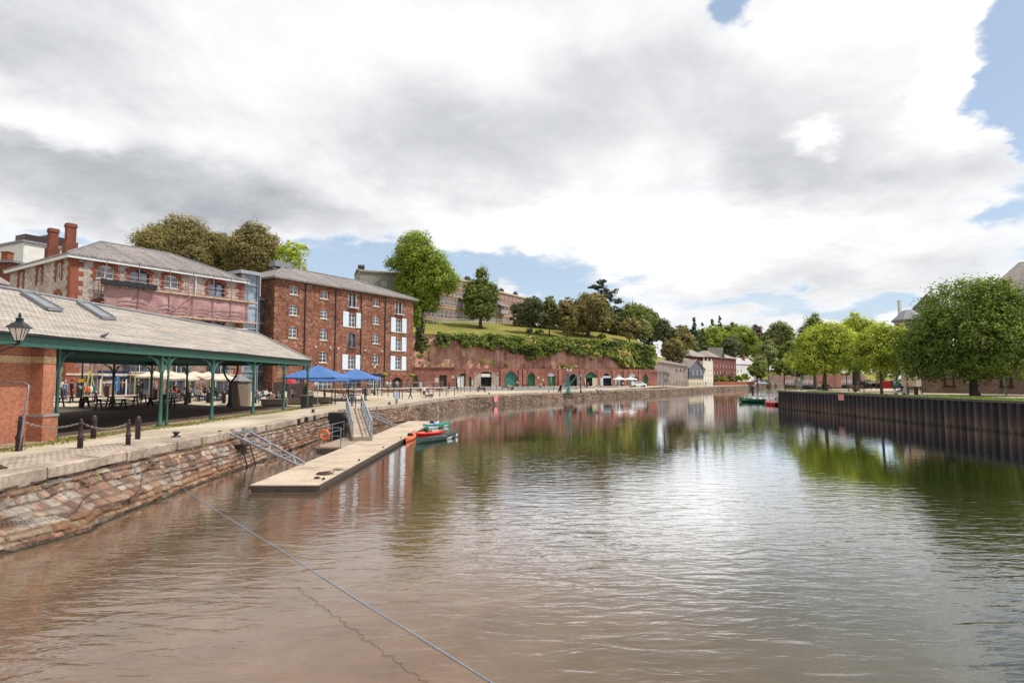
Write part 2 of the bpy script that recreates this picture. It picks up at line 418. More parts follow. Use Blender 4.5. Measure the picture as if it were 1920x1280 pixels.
dn = noise_n(nt, pl.outputs[0], 1.3, 8, .6, .4)
dk = total(math_n(nt, 'ADD', math_n(nt, 'MULTIPLY', math_n(nt, 'SUBTRACT', dn.outputs[0], .5), 1.15), .13), [
    (60, 20, 260, 110, .35), (260, 330, 420, 85, .55), (120, 130, 260, 60, .25), (880, 270, 320, 80, .34), (1180, 160, 200, 90, .3), (1480, 240, 240, 120, .38),
    (1700, 330, 200, 60, .2), (60, 235, 160, 40, -.45), (1600, 10, 260, 55, -.35), (1250, 440, 420, 90, -.4), (860, 60, 260, 70, -.2),
    (1000, 420, 300, 60, -.25), (1800, 120, 90, 120, -.3), (1560, 225, 50, 30, -.5), (600, 410, 200, 45, .12), (1650, 500, 250, 40, .1), (1350, 60, 200, 60, .1)])
d2 = noise_n(nt, pl.outputs[0], 4.6, 8, .62, .6)
dk = math_n(nt, 'ADD', dk, math_n(nt, 'MULTIPLY', math_n(nt, 'SUBTRACT', d2.outputs[0], .47), .40))
dk = math_n(nt, 'DIVIDE', math_n(nt, 'ADD', dk, .5), 1.5)
shade = ramp(nt, dk, [(.02, (2.2, 2.2, 2.2)), (.22, (1.3, 1.3, 1.3)), (.37, (.98, .98, .99)), (.52, (.82, .83, .85)), (.667, (.66, .675, .70)), (.83, (.48, .495, .53)), (1.0, (.34, .355, .39))])
# thin edges of a cloud are bright
edge = N(nt, 'ShaderNodeMapRange'); L(nt, cov, edge.inputs[0]); edge.inputs[1].default_value = .3; edge.inputs[2].default_value = .62; edge.inputs[3].default_value = 0; edge.inputs[4].default_value = 1
cl = mix(nt, edge.outputs[0], (.97, .97, .98), shade.outputs[0])
mask = N(nt, 'ShaderNodeMapRange', interpolation_type='SMOOTHSTEP'); L(nt, cov, mask.inputs[0]); mask.inputs[1].default_value = -.05; mask.inputs[2].default_value = .66
skys = N(nt, 'ShaderNodeVectorMath', operation='SCALE'); L(nt, sky.outputs[0], skys.inputs[0]); skys.inputs['Scale'].default_value = .13
hz = N(nt, 'ShaderNodeMapRange'); L(nt, el, hz.inputs[0]); hz.inputs[1].default_value = 0; hz.inputs[2].default_value = 22; hz.inputs[3].default_value = .65; hz.inputs[4].default_value = .38
blue = mix(nt, hz.outputs[0], skys.outputs[0], (.66, .81, .98))
fin = mix(nt, mask.outputs[0], blue, cl)
L(nt, fin, bg.inputs['Color']); bg.inputs['Strength'].default_value = 1.03

S.view_settings.view_transform = 'Standard'; S.view_settings.look = 'None'; S.view_settings.exposure = 0; S.view_settings.gamma = 1

# ------------------------------------------------------------------ water
m, nt, b = newmat('river_water')
co = objco(nt); s = N(nt, 'ShaderNodeSeparateXYZ'); L(nt, co, s.inputs[0])
wn = noise_n(nt, co, .09, 3)
f = math_n(nt, 'ADD', math_n(nt, 'MULTIPLY', math_n(nt, 'SUBTRACT', s.outputs[0], math_n(nt, 'MULTIPLY', s.outputs[1], .06)), .09), math_n(nt, 'SUBTRACT', wn.outputs[0], .3))
shallow = noise_n(nt, co, .8, 5, .7)
rs = ramp(nt, shallow.outputs[0], [(.3, (.112, .068, .040)), (.7, (.170, .108, .067))])
rc = ramp(nt, f, [(.05, (0, 0, 0)), (.75, (1, 1, 1))])
far_ = ramp(nt, math_n(nt, 'DIVIDE', s.outputs[1], 100), [(.16, (0, 0, 0)), (.5, (1, 1, 1))])
shc = mix(nt, far_.outputs[0], rs.outputs[0], (.050, .036, .021))
L(nt, mix(nt, rc.outputs[0], shc, (.032, .032, .014)), b.inputs['Base Color'])
b.inputs['Roughness'].default_value = .035; b.inputs['IOR'].default_value = 1.55; b.inputs['Specular IOR Level'].default_value = .8
mp = N(nt, 'ShaderNodeMapping'); mp.inputs['Rotation'].default_value = (0, 0, R(-32)); mp.inputs['Scale'].default_value = (.55, 1.7, 1); L(nt, co, mp.inputs[0])
n1 = noise_n(nt, mp.outputs[0], 1.7, 2, .45, .7)
n2 = noise_n(nt, mp.outputs[0], 6.5, 2, .5, .4)
n0 = noise_n(nt, co, .05, 2, .5)
amp = ramp(nt, n0.outputs[0], [(.38, (.3, .3, .3)), (.62, (1, 1, 1))])
n3 = noise_n(nt, co, 17, 2, .5, .3)
h = math_n(nt, 'ADD', math_n(nt, 'ADD', n1.outputs[0], math_n(nt, 'MULTIPLY', n2.outputs[0], .20)), math_n(nt, 'MULTIPLY', n3.outputs[0], .035))
h = math_n(nt, 'MULTIPLY', h, amp.outputs[0])
calm = ramp(nt, math_n(nt, 'DIVIDE', s.outputs[1], 100), [(.07, (1, 1, 1)), (.15, (.62, .62, .62)), (.25, (.34, .34, .34)), (.42, (.19, .19, .19)), (.8, (.11, .11, .11))])
h = math_n(nt, 'MULTIPLY', h, calm.outputs[0])
bp = bump(nt, b, h, 1.0, .048)
b.inputs['Specular IOR Level'].default_value = 0
gl = N(nt, 'ShaderNodeBsdfGlossy'); gl.inputs['Roughness'].default_value = .03; gl.inputs['Color'].default_value = (.97, .98, 1, 1); L(nt, bp.outputs[0], gl.inputs['Normal'])
fr = N(nt, 'ShaderNodeFresnel'); fr.inputs['IOR'].default_value = 1.34; L(nt, bp.outputs[0], fr.inputs['Normal'])
fac = math_n(nt, 'MULTIPLY', math_n(nt, 'POWER', fr.outputs[0], 1.3), 2.75, True)
mx = N(nt, 'ShaderNodeMixShader'); L(nt, fac, mx.inputs[0]); L(nt, b.outputs[0], mx.inputs[1]); L(nt, gl.outputs[0], mx.inputs[2]); L(nt, mx.outputs[0], nt.nodes['Material Output'].inputs[0])
M['water'] = m
mb = MB(); mb.poly([(-18, -30, 0), (620, -30, 0), (620, 420, 0), (-18, 420, 0)])
struct(mb.build('river', M['water']))
# countryside out to the horizon, under everything
M['field'] = pbr('far_meadow', (.10, .13, .05), (.06, .085, .035), .02, .95)
mb = MB(); mb.poly([(-4000, -1500, -.6), (4000, -1500, -.6), (4000, 4500, -.6), (-4000, 4500, -.6)])
struct(mb.build('ground', M['field']))

# ------------------------------------------------------------------ quay ground
m, nt, b = newmat('quay_paving'); b.inputs['Roughness'].default_value = .9; b.inputs['Specular IOR Level'].default_value = .2
co = objco(nt)
n1 = noise_n(nt, co, .25, 6, .65); r1 = ramp(nt, n1.outputs[0], [(.3, (.33, .27, .20)), (.5, (.47, .40, .31)), (.75, (.58, .51, .41))])
n2 = noise_n(nt, co, 6, 5, .7); r2 = ramp(nt, n2.outputs[0], [(.3, (.72, .72, .72)), (.7, (1.12, 1.12, 1.12))])
mp = N(nt, 'ShaderNodeMapping'); mp.inputs['Scale'].default_value = (1.4, .12, 1); L(nt, co, mp.inputs[0])
n3 = noise_n(nt, mp.outputs[0], 1.3, 3, .6); r3 = ramp(nt, n3.outputs[0], [(.42, (1, 1, 1)), (.60, (.82, .80, .76))])
L(nt, mix(nt, 1, mix(nt, 1, r1.outputs[0], r2.outputs[0], 'MULTIPLY'), r3.outputs[0], 'MULTIPLY'), b.inputs['Base Color']); bump(nt, b, n2.outputs[0], .25, .02)
M['paving'] = m
ys = list(np.arange(3, 60, 1.5)) + list(np.arange(60, 200, 3)) + list(np.arange(200, 400, 10)) + [400, 420]
us = [0.5] + list(np.arange(1.5, 60, 2.2)) + list(np.arange(62, 130, 8)) + [160, 220, 300, 420]
mb = MB(); nv = len(us)
vs = []
for y in ys:
    for u in us:
        x = xcope(y) - u; vs.append((x, y, gh(x, y) if ycliff(x) - y > 0 else 2.3))
fs = [(i*nv+j, i*nv+j+1, (i+1)*nv+j+1, (i+1)*nv+j) for i in range(len(ys)-1) for j in range(nv-1)]
mb.add(vs, fs); struct(mb.build('quay_ground', M['paving']))

def cobble(name, c1, c2, mort, sc=1, w=.22, h=.14):
    m, nt, b = newmat(name); b.inputs['Roughness'].default_value = .85
    co = objco(nt); t = N(nt, 'ShaderNodeTexBrick'); L(nt, co, t.inputs['Vector'])
    t.inputs['Color1'].default_value = c4(c1); t.inputs['Color2'].default_value = c4(c2); t.inputs['Mortar'].default_value = c4(mort)
    t.inputs['Scale'].default_value = sc; t.inputs['Brick Width'].default_value = w; t.inputs['Row Height'].default_value = h; t.inputs['Mortar Size'].default_value = .022
    n = noise_n(nt, co, 1.4, 5, .7); r = ramp(nt, n.outputs[0], [(.3, (.55, .52, .5)), (.7, (1.25, 1.2, 1.15))])
    L(nt, mix(nt, 1, t.outputs[0], r.outputs[0], 'MULTIPLY'), b.inputs['Base Color']); bump(nt, b, t.outputs['Fac'], -.6, .03)
    return m
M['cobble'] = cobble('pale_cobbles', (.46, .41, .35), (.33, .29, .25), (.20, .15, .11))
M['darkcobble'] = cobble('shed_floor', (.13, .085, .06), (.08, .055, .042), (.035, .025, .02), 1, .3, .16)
M['setts'] = cobble('brown_setts', (.36, .28, .19), (.26, .20, .13), (.16, .13, .07))
def sheet(name, pts, mat, off=.004, nx=1):
    mb = MB(); mb.poly([(x, y, gh(x, y) + off) for x, y in pts]); return struct(mb.build(name, mat))
sheet('cobbled_strip', [(-14.2, 12), (-14.3, 24), (-14.4, 30), (-15.1, 29), (-16.6, 22.5), (-17.3, 12)], M['cobble'])
# gridded floor of the shed (ground rises a little at its back)
def gridsheet(name, f, nu, nv_, mat, off):
    mb = MB(); vs = []
    for i in range(nu + 1):
        for j in range(nv_ + 1):
            x, y = f(i / nu, j / nv_); vs.append((x, y, gh(x, y) + off))
    mb.add(vs, [(i*(nv_+1)+j, (i+1)*(nv_+1)+j, (i+1)*(nv_+1)+j+1, i*(nv_+1)+j+1) for i in range(nu) for j in range(nv_)])
    return struct(mb.build(name, mat))
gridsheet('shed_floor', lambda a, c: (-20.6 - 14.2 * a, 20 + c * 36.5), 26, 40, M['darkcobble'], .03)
gridsheet('sett_margin', lambda a, c: (-18.7 - 1.9 * a, 12 + c * 46), 3, 30, M['setts'], .006)
M['asphalt'] = pbr('asphalt', (.22, .21, .20), (.16, .155, .15), 5, .9, .2, big=.2)
def roadf(a, c):
    x = -22 + c * 52; yl = float(np.interp(x, CX, CY)) if x > -14 else 60; return (x, max(ycliff(x) - 4 - a * 26, yl + 12))
gridsheet('road', roadf, 10, 30, M['asphalt'], .008)

# ------------------------------------------------------------------ near quay wall: modelled stones with colour per stone
def attr_col(me, name, arr):
    a = me.color_attributes.new(name, 'FLOAT_COLOR', 'POINT'); a.data.foreach_set('color', np.asarray(arr, dtype=np.float32).ravel())
m, nt, b = newmat('sandstone_masonry'); b.inputs['Roughness'].default_value = .92; b.inputs['Specular IOR Level'].default_value = .2
at = N(nt, 'ShaderNodeAttribute'); at.attribute_name = 'stone'
n = noise_n(nt, objco(nt), 9, 6, .75); r = ramp(nt, n.outputs[0], [(.28, (.45, .42, .4)), (.5, (.95, .95, .95)), (.72, (1.35, 1.32, 1.28))])
n2 = noise_n(nt, objco(nt), 1.1, 5, .7); r2 = ramp(nt, n2.outputs[0], [(.3, (.6, .56, .52)), (.65, (1.15, 1.12, 1.1))])
L(nt, mix(nt, 1, mix(nt, 1, at.outputs['Color'], r.outputs[0], 'MULTIPLY'), r2.outputs[0], 'MULTIPLY'), b.inputs['Base Color']); bump(nt, b, n.outputs[0], .9, .05)
M['masonry'] = m
TOE_Y = [3, 12, 14.6, 16, 17, 17.9, 20, 23, 27, 33.5, 43, 60, 70]; TOE = [.8, .8, .9, 1.35, 1.6, 1.25, 1.15, .95, .85, .5, .5, .4, .4]
rng = np.random.default_rng(3)
PAL = np.array([(.44, .27, .19), (.36, .21, .15), (.50, .36, .27), (.30, .18, .135), (.42, .34, .27), (.55, .47, .39), (.40, .25, .18), (.26, .16, .13)])
def near_wall():
    ysn = np.concatenate([np.arange(12.5, 27, .036), np.arange(27, 40, .06), np.arange(40, 63, .11)])
    zs = np.linspace(1.40, -.3, 52)
    rowh = [0]; 
    while rowh[-1] < 2.4: rowh.append(rowh[-1] + rng.uniform(.13, .25))
    rowh = np.array(rowh); offs = rng.uniform(0, 3, len(rowh) + 2); wid = rng.uniform(.28, .60, len(rowh) + 2)
    cols = {}; V = []; C = []
    for y in ysn:
        toe = float(np.interp(y, TOE_Y, TOE)); xt = xcope(y) + .06
        for z in zs:
            q = (1.40 - z) / 1.40
            if toe > 1.0: base = toe * (q * .45 + .55 * min(max((q - .35) / .35, 0), 1))
            else: base = toe * q ** .9
            nz = mnoise.noise(Vector((y * .7, z * .9, 1.3)))
            yy = y + .12 * mnoise.noise(Vector((y * 2.1, z * 2.6, 4))); hh = (1.45 - z) + .05 * mnoise.noise(Vector((y * 1.1, z * 1.9, 9))) + .05 * nz
            k = int(np.searchsorted(rowh, hh)) ; k = min(max(k, 1), len(rowh) - 1)
            t = (yy + offs[k]) / wid[k]; bi = math.floor(t); fy = t - bi
            r0, r1 = rowh[k-1], rowh[k]
            jit = (math.sin(bi * 12.9898 + k * 78.233) * 43758.5453) % 1.0
            jit2 = (math.sin(bi * 39.11 + k * 11.7) * 9731.77) % 1.0
            e = min(fy * wid[k], (1 - fy) * wid[k], hh - r0, r1 - hh); e = max(0, min((e - .006) / .032, 1))
            rough = mnoise.noise(Vector((y * 5, z * 5, 2))) * .03 + mnoise.noise(Vector((y * 13, z * 13, 7))) * .018
            d = (e * e * (3 - 2 * e)) * .055 + (jit - .5) * .09 + rough + nz * .08
            if jit2 > .93: d -= .07
            col = PAL[int(jit * 997) % len(PAL)] * (.85 + .35 * jit2)
            white = mnoise.noise(Vector((y * .8, z * 1.6, 21)))
            if white > .26 and y < 36: col = col * .35 + np.array((.62, .55, .48)) * .65 * (.75 + .3 * jit)
            if white < -.3: col = col * .5 + np.array((.38, .23, .15)) * .5
            mo = np.array((.30, .21, .15)) if y > 22 else np.array((.34, .25, .19))
            col = mo * (1 - e) * .38 + col * (.25 + .75 * e) if e < 1 else col
            if z < .10: wet = min(max((.10 - z) / .08, 0), 1); col = col * (1 - wet) + np.array((.045, .032, .02)) * wet
            elif z < .45: col = col * np.array((1.05, .92, .78))
            if z > 1.28: col = col * .55; d -= .05  # shade below the coping put into the stone colour; strip also set back
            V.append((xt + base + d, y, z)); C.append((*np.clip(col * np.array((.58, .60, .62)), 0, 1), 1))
    nz_ = len(zs); ny = len(ysn)
    F = [(i*nz_+j, i*nz_+j+1, (i+1)*nz_+j+1, (i+1)*nz_+j) for i in range(ny-1) for j in range(nz_-1)]
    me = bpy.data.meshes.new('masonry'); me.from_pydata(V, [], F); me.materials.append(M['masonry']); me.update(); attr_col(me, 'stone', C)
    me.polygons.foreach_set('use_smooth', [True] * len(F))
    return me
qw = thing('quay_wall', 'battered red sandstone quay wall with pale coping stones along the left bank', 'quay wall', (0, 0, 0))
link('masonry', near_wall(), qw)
M['coping'] = pbr('coping_stone', (.43, .36, .29), (.23, .18, .14), 5, .9, .5, big=.5)
M['farmasonry'] = rubble_mat('far_masonry', [(.23, .155, .11), (.165, .115, .085), (.30, .21, .15), (.12, .085, .065)], 2.2, (.07, .05, .038), 1.6, .6)
mb = MB(); y = 9.0
while y < 62:
    ln = random.uniform(1.3, 2.3); y1 = y + ln
    x0, x1 = xcope(y + .03), xcope(y1); hgt = .36 + random.uniform(-.03, .05); j = random.uniform(-.05, .05); zt = 1.735 + random.uniform(-.012, .02)
    w = .75; c = .035
    prof = [(j, -hgt), (j + .01, -c), (j - c, 0), (-w, 0), (-w, -hgt)]
    segs = 7; vs = []
    for i in range(segs + 1):
        a = i / segs; yy = y + .012 + (ln - .03) * a; xx = x0 + (x1 - x0) * a; k = .03 if i in (0, segs) else 0
        for q, (px_, pz_) in enumerate(prof):
            jj = mnoise.noise(Vector((yy * 3, q, 1))) * .03
            vs.append((xx + px_ + (jj - k if q < 3 else 0), yy, zt + pz_ + (jj * .5 - k if q in (1, 2) else 0)))
    n5 = 5; fs = [(i*n5+q, i*n5+(q+1)%n5, (i+1)*n5+(q+1)%n5, (i+1)*n5+q) for i in range(segs) for q in range(n5)]
    fs += [tuple(reversed(range(n5))), tuple(range(segs*n5, segs*n5+n5))]
    mb.add(vs, fs); y = y1
pts = [Vector((xcope(yy), yy, 0)) for yy in [62, 70, 81.7, 93.5, 106, 121, 133, 147, 162, 182, 202, 222, 242, 273, 305, 340, 372, 400, 420]]
for a, b_ in zip(pts, pts[1:]):
    nseg = max(1, int((b_ - a).length / 2.2)); d = (b_ - a) / nseg; nrm = Vector((d.y, -d.x, 0)).normalized()
    for i in range(nseg):
        p0 = a + d * i + d * .01; p1 = a + d * (i + 1) - d * .01; o = nrm * random.uniform(.0, .06)
        q = [p0 + o, p1 + o, p1 - nrm * .8, p0 - nrm * .8]
        mb.slab([(v.x, v.y, 1.735 + random.uniform(0, .015)) for v in q], .36)
mb.build('coping', M['coping'], qw)
mb = MB(); vs = []; zz_ = [1.4, 1.1, .8, .5, .2, -.3]
fp = []
for a, b_ in zip(pts, pts[1:]):
    ns = max(2, int((b_ - a).length / .8)) if a.y < 200 else max(2, int((b_ - a).length / 4))
    for i in range(ns): fp.append(a + (b_ - a) * (i / ns))
fp = fp[:]
for i, p in enumerate(fp):
    d = (fp[min(i+1, len(fp)-1)] - fp[max(i-1, 0)]).normalized(); nrm = Vector((d.y, -d.x, 0))
    for z in zz_:
        q = p + nrm * (.02 + (1.4 - z) * .28 + mnoise.noise(Vector((p.x * .9, p.y * .9, z * 3))) * .16 + random.uniform(-.04, .04)); vs.append((q.x, q.y, z))
n6 = len(zz_); mb.add(vs, [(i*n6+j, i*n6+j+1, (i+1)*n6+j+1, (i+1)*n6+j) for i in range(len(fp)-1) for j in range(n6-1)])
mb.build('far_masonry', M['farmasonry'], qw)
# missing setts behind the coping at the near end
mb = MB()
for i in range(46):
    x = -15.2 + random.uniform(-1.2, .5); y = 16.2 + random.uniform(-1.6, 1.4); s_ = random.uniform(.08, .2)
    mb.box((x, y, 1.71 + s_ * .18), (s_ * 1.3, s_, s_ * .8), rz=random.uniform(0, 3), rx=random.uniform(-.4, .4), ry=random.uniform(-.4, .4))
tag(mb.build('loose_cobbles', M['soil']), 'heap of dark loose broken cobbles at the near left end of the quay', 'rubble')
sheet('bare_earth', [(-16.6, 14.6), (-15.0, 15.1), (-14.75, 16.6), (-15.5, 17.4), (-16.8, 17)], M['soil'], .009)

# ------------------------------------------------------------------ hill and cliff
m, nt, b = newmat('hill_grass'); b.inputs['Roughness'].default_value = .95; b.inputs['Specular IOR Level'].default_value = .1
n1 = noise_n(nt, objco(nt), .12, 6, .7); r1 = ramp(nt, n1.outputs[0], [(.3, (.13, .145, .03)), (.55, (.21, .19, .05)), (.72, (.30, .22, .085))])
n2 = noise_n(nt, objco(nt), 2.5, 4, .7); r2 = ramp(nt, n2.outputs[0], [(.3, (.7, .7, .7)), (.7, (1.2, 1.2, 1.2))])
L(nt, mix(nt, 1, r1.outputs[0], r2.outputs[0], 'MULTIPLY'), b.inputs['Base Color']); M['hillgrass'] = m
xs = list(np.arange(-400, -80, 20)) + list(np.arange(-80, 130, 3)) + list(np.arange(130, 401, 15)); vsl = [3.2, 4, 6, 9, 13, 18, 24, 30, 36, 45, 60, 80, 110, 150, 220, 320, 460]
mb = MB(); vs = []
for x in xs:
    for v in vsl: vs.append((x, ycliff(x) + v, hilltop(x, v - 3) + (.35 * mnoise.noise(Vector((x * .12, v * .12, 0))) if v > 5 else 0)))
k = len(vsl); mb.add(vs, [(i*k+j, i*k+j+1, (i+1)*k+j+1, (i+1)*k+j)[::-1] for i in range(len(xs)-1) for j in range(k-1)])
struct(mb.build('hill', M['hillgrass'], smooth=True))
m, nt, b = newmat('red_cliff'); b.inputs['Roughness'].default_value = .95; b.inputs['Specular IOR Level'].default_value = .1
co = objco(nt); n1 = noise_n(nt, co, .28, 7, .68, .4); r1 = ramp(nt, n1.outputs[0], [(.28, (.24, .11, .08)), (.45, (.42, .23, .175)), (.62, (.55, .34, .26)), (.78, (.36, .18, .135))])  # rock colours raised for distance haze and the weak grazing sun
mp = N(nt, 'ShaderNodeMapping'); mp.inputs['Scale'].default_value = (1, 1, .16); L(nt, co, mp.inputs[0])
n2 = noise_n(nt, mp.outputs[0], .9, 5, .7); r2 = ramp(nt, n2.outputs[0], [(.34, (.42, .40, .40)), (.5, (1, 1, 1)), (.7, (1.15, 1.15, 1.12))])
L(nt, mix(nt, 1, r1.outputs[0], r2.outputs[0], 'MULTIPLY'), b.inputs['Base Color']); bump(nt, b, n1.outputs[0], .9, .5); M['cliff'] = m
mb = MB(); vs = []; xx = list(np.arange(-260, -46, 4.0)) + list(np.arange(-46, 66, .9)); zq = np.linspace(0, 1, 16)
for x in xx:
    top = hilltop(x, 0) + .15
    for q in zq:
        z = 1.5 + (top - 1.5) * q
        p = Vector((x * .22, z * .22, 3)); dd = mnoise.noise(p) * 1.3 + mnoise.noise(p * 3.1) * .6 + mnoise.noise(p * 8) * .25
        vs.append((x, ycliff(x) + 1.8 + q * 1.6 - dd * (1 if 0 < q < .95 else 0), z))
k = len(zq); mb.add(vs, [(i*k+j, (i+1)*k+j, (i+1)*k+j+1, i*k+j+1) for i in range(len(xx)-1) for j in range(k-1)])
struct(mb.build('cliff', M['cliff']))

# ------------------------------------------------------------------ right bank
RB = 2.5
RX0 = 39.9
m_pts = [(RX0, 18), (RX0, 87.6), (44, 97), (60, 108), (110, 122), (240, 150), (240, 18)]
mb = MB(); mb.poly([(x, y, RB) for x, y in m_pts]); struct(mb.build('bank_ground', M['paving']))
M['bankgrass'] = pbr('bank_turf', (.10, .16, .03), (.05, .09, .02), 2.2, .95, .6, big=.3)
mb = MB(); mb.poly([(RX0 + .02, 18, RB + .05), (RX0 + .02, 76, RB + .05), (41.2, 74, RB + .05), (43.5, 66, RB + .05), (44.5, 55, RB + .05), (47.5, 18, RB + .05)]); struct(mb.build('bank_grass', M['bankgrass']))
m, nt, b = newmat('sheet_piling'); b.inputs['Roughness'].default_value = .75
co = objco(nt); s = N(nt, 'ShaderNodeSeparateXYZ'); L(nt, co, s.inputs[0])
mpz = N(nt, 'ShaderNodeMapping'); mpz.inputs['Scale'].default_value = (3.5, 3.5, .35); L(nt, co, mpz.inputs[0])
n1 = noise_n(nt, mpz.outputs[0], 1.2, 6, .7)
hh = math_n(nt, 'ADD', s.outputs[2], math_n(nt, 'MULTIPLY', math_n(nt, 'SUBTRACT', n1.outputs[0], .5), 1.6))
r1 = ramp(nt, math_n(nt, 'DIVIDE', hh, 2.5), [(.02, (.035, .03, .02)), (.10, (.095, .075, .055)), (.32, (.065, .042, .034)), (.55, (.028, .023, .028)), (1, (.019, .019, .029))])
wnz = N(nt, 'ShaderNodeTexWhiteNoise', noise_dimensions='1D'); L(nt, math_n(nt, 'FLOOR', math_n(nt, 'DIVIDE', s.outputs[1], .86)), wnz.inputs['W'])
rw_ = ramp(nt, wnz.outputs['Value'], [(0, (.6, .6, .62)), (1, (1.5, 1.35, 1.25))])
L(nt, mix(nt, 1, r1.outputs[0], rw_.outputs[0], 'MULTIPLY'), b.inputs['Base Color']); bump(nt, b, n1.outputs[0], .5, .04); M['piling'] = m
pw = thing('sheet_pile_wall', 'dark corrugated steel sheet pile wall retaining the right bank', 'retaining wall', (0, 0, 0))
path_ = []
y = 18.0; k = 0
while y < 87.4:
    for dy, dx in ((0, 0), (.28, 0), (.42, -.30), (.72, -.30)):
        if y + dy < 87.6: path_.append((RX0 - .05 + dx + random.uniform(-.02, .02), y + dy))
    y += .86
for t in np.linspace(0, 1, 12)[0:]:
    path_.append((RX0 - .1 + 4.1 * t, 87.6 + 9.4 * t))
path_ += [(60, 108), (110, 122), (240, 150)]
mb = MB(); vs = []
for x, y in path_: vs += [(x, y, RB - .12), (x, y, -.4)]
mb.add(vs, [(2*i, 2*i+1, 2*i+3, 2*i+2) for i in range(len(path_)-1)]); mb.build('piling', M['piling'], pw)
mb = MB()
for y in np.arange(18, 87.3, 3.0): mb.bb(RX0 - .42, RX0 + .25, y, min(y + 2.96, 87.6), RB - .12, RB + .10)
mb.build('capping_beam', pbr('dark_capping', (.12, .10, .075), (.06, .055, .04), 2, .9, .4), pw)
mb = MB(); mb.bb(RX0 - .48, RX0 - .43, 70, 71.2, RB - .75, RB - .02)
tag(mb.build('notice_board', pbr('pink_sign', (.62, .26, .28), (.5, .2, .22), 4, .6)), 'small faded pink notice fixed high on the sheet pile wall', 'sign')
# land behind the inlet on the far right
mb = MB(); mb.poly([(172, 372, 1.9), (620, 372, 1.9), (620, 900, 1.9), (100, 900, 1.9), (100, 372, 1.9)]); struct(mb.build('far_bank', M['bankgrass']))
# ------------------------------------------------------------------ building helpers
def facade(mb, x0, x1, z0, z1, holes, y=0, rev=.22, mi=0, ri=None):
    ri = mi if ri is None else ri
    X = sorted(set([x0, x1] + [h[0] for h in holes] + [h[1] for h in holes])); Z = sorted(set([z0, z1] + [h[2] for h in holes] + [h[3] for h in holes]))
    X = [a for a in X if x0 <= a <= x1]; Z = [a for a in Z if z0 <= a <= z1]
    for i in range(len(X) - 1):
        for j in range(len(Z) - 1):
            cx, cz = (X[i] + X[i+1]) / 2, (Z[j] + Z[j+1]) / 2
            if any(h[0] < cx < h[1] and h[2] < cz < h[3] for h in holes): continue
            mb.add([(X[i], y, Z[j]), (X[i+1], y, Z[j]), (X[i+1], y, Z[j+1]), (X[i], y, Z[j+1])], [(0, 1, 2, 3)], mi)
    for h in holes:
        a, b_, c, d = h[:4]; ar = h[4] if len(h) > 4 else 0
        mb.add([(a, y, c), (b_, y, c), (b_, y+rev, c), (a, y+rev, c)], [(0, 1, 2, 3)], ri)
        mb.add([(a, y, c), (a, y+rev, c), (a, y+rev, d), (a, y, d)], [(0, 1, 2, 3)], ri)
        mb.add([(b_, y, c), (b_, y, d), (b_, y+rev, d), (b_, y+rev, c)], [(0, 1, 2, 3)], ri)
        if ar:
            n = 8; w = b_ - a
            arc = [(a + w * k / n, d - ar + ar * math.sqrt(max(0, 1 - (2 * k / n - 1) ** 2)) if ar > w * .4 else d - ar * (2 * k / n - 1) ** 2) for k in range(n + 1)]
            for k in range(n):
                p, q = arc[k], arc[k+1]
                mb.add([(p[0], y, p[1]), (q[0], y, q[1]), (q[0], y, d), (p[0], y, d)], [(0, 1, 2, 3)], mi)
                mb.add([(p[0], y, p[1]), (p[0], y+rev, p[1]), (q[0], y+rev, q[1]), (q[0], y, q[1])], [(0, 1, 2, 3)], ri)
        else:
            mb.add([(a, y, d), (a, y+rev, d), (b_, y+rev, d), (b_, y, d)], [(0, 1, 2, 3)], ri)
WC = {}
def window(par, x, z, w, h, y=.15, cols=2, rows=3, fm='white', gm='glass', fr=.10, arch=0, rz=0, sill=None, name='window', label=None, mull=.055):
    """x,z = bottom centre in the parent's frame; faces local -y before rz"""
    key = (round(w, 2), round(h, 2), cols, rows, fm, gm, fr, arch, sill, name)
    if key not in WC:
        mb = MB()
        mb.bb(-w/2, -w/2+fr, -.05, .04, 0, h); mb.bb(w/2-fr, w/2, -.05, .04, 0, h)
        mb.bb(-w/2+fr, w/2-fr, -.05, .04, 0, fr); mb.bb(-w/2+fr, w/2-fr, -.05, .04, h-fr-arch*.5, h)
        for i in range(1, cols): xx = -w/2 + w*i/cols; t = fr*.8 if (cols % 2 == 0 and i == cols//2) else mull; mb.bb(xx-t/2, xx+t/2, -.04, .03, fr, h-fr-arch*.5)
        for i in range(1, rows): zz = h*i/rows; mb.bb(-w/2+fr, w/2-fr, -.035, .028, zz-mull/2, zz+mull/2)
        fme = mb.mesh(name, M[fm])
        mg = MB(); mg.bb(-w/2+.02, w/2-.02, .045, .06, .02, h-.02); gme = mg.mesh('pane', M[gm])
        sme = None
        if sill:
            ms = MB(); ms.bb(-w/2-.12, w/2+.12, -y-.09, -.06, -.14, -.01); sme = ms.mesh('sill', M[sill])
        WC[key] = (fme, gme, sme)
    f, g, s_ = WC[key]
    c, sn = math.cos(rz), math.sin(rz)
    if isinstance(x, tuple): loc = (x[0], x[1], z)
    else: loc = (x, y, z)
    o = link(name, f, par, loc, rz); link('pane', g, o)
    if s_: link('sill', s_, o)
    if label: o['label'] = label
    return o
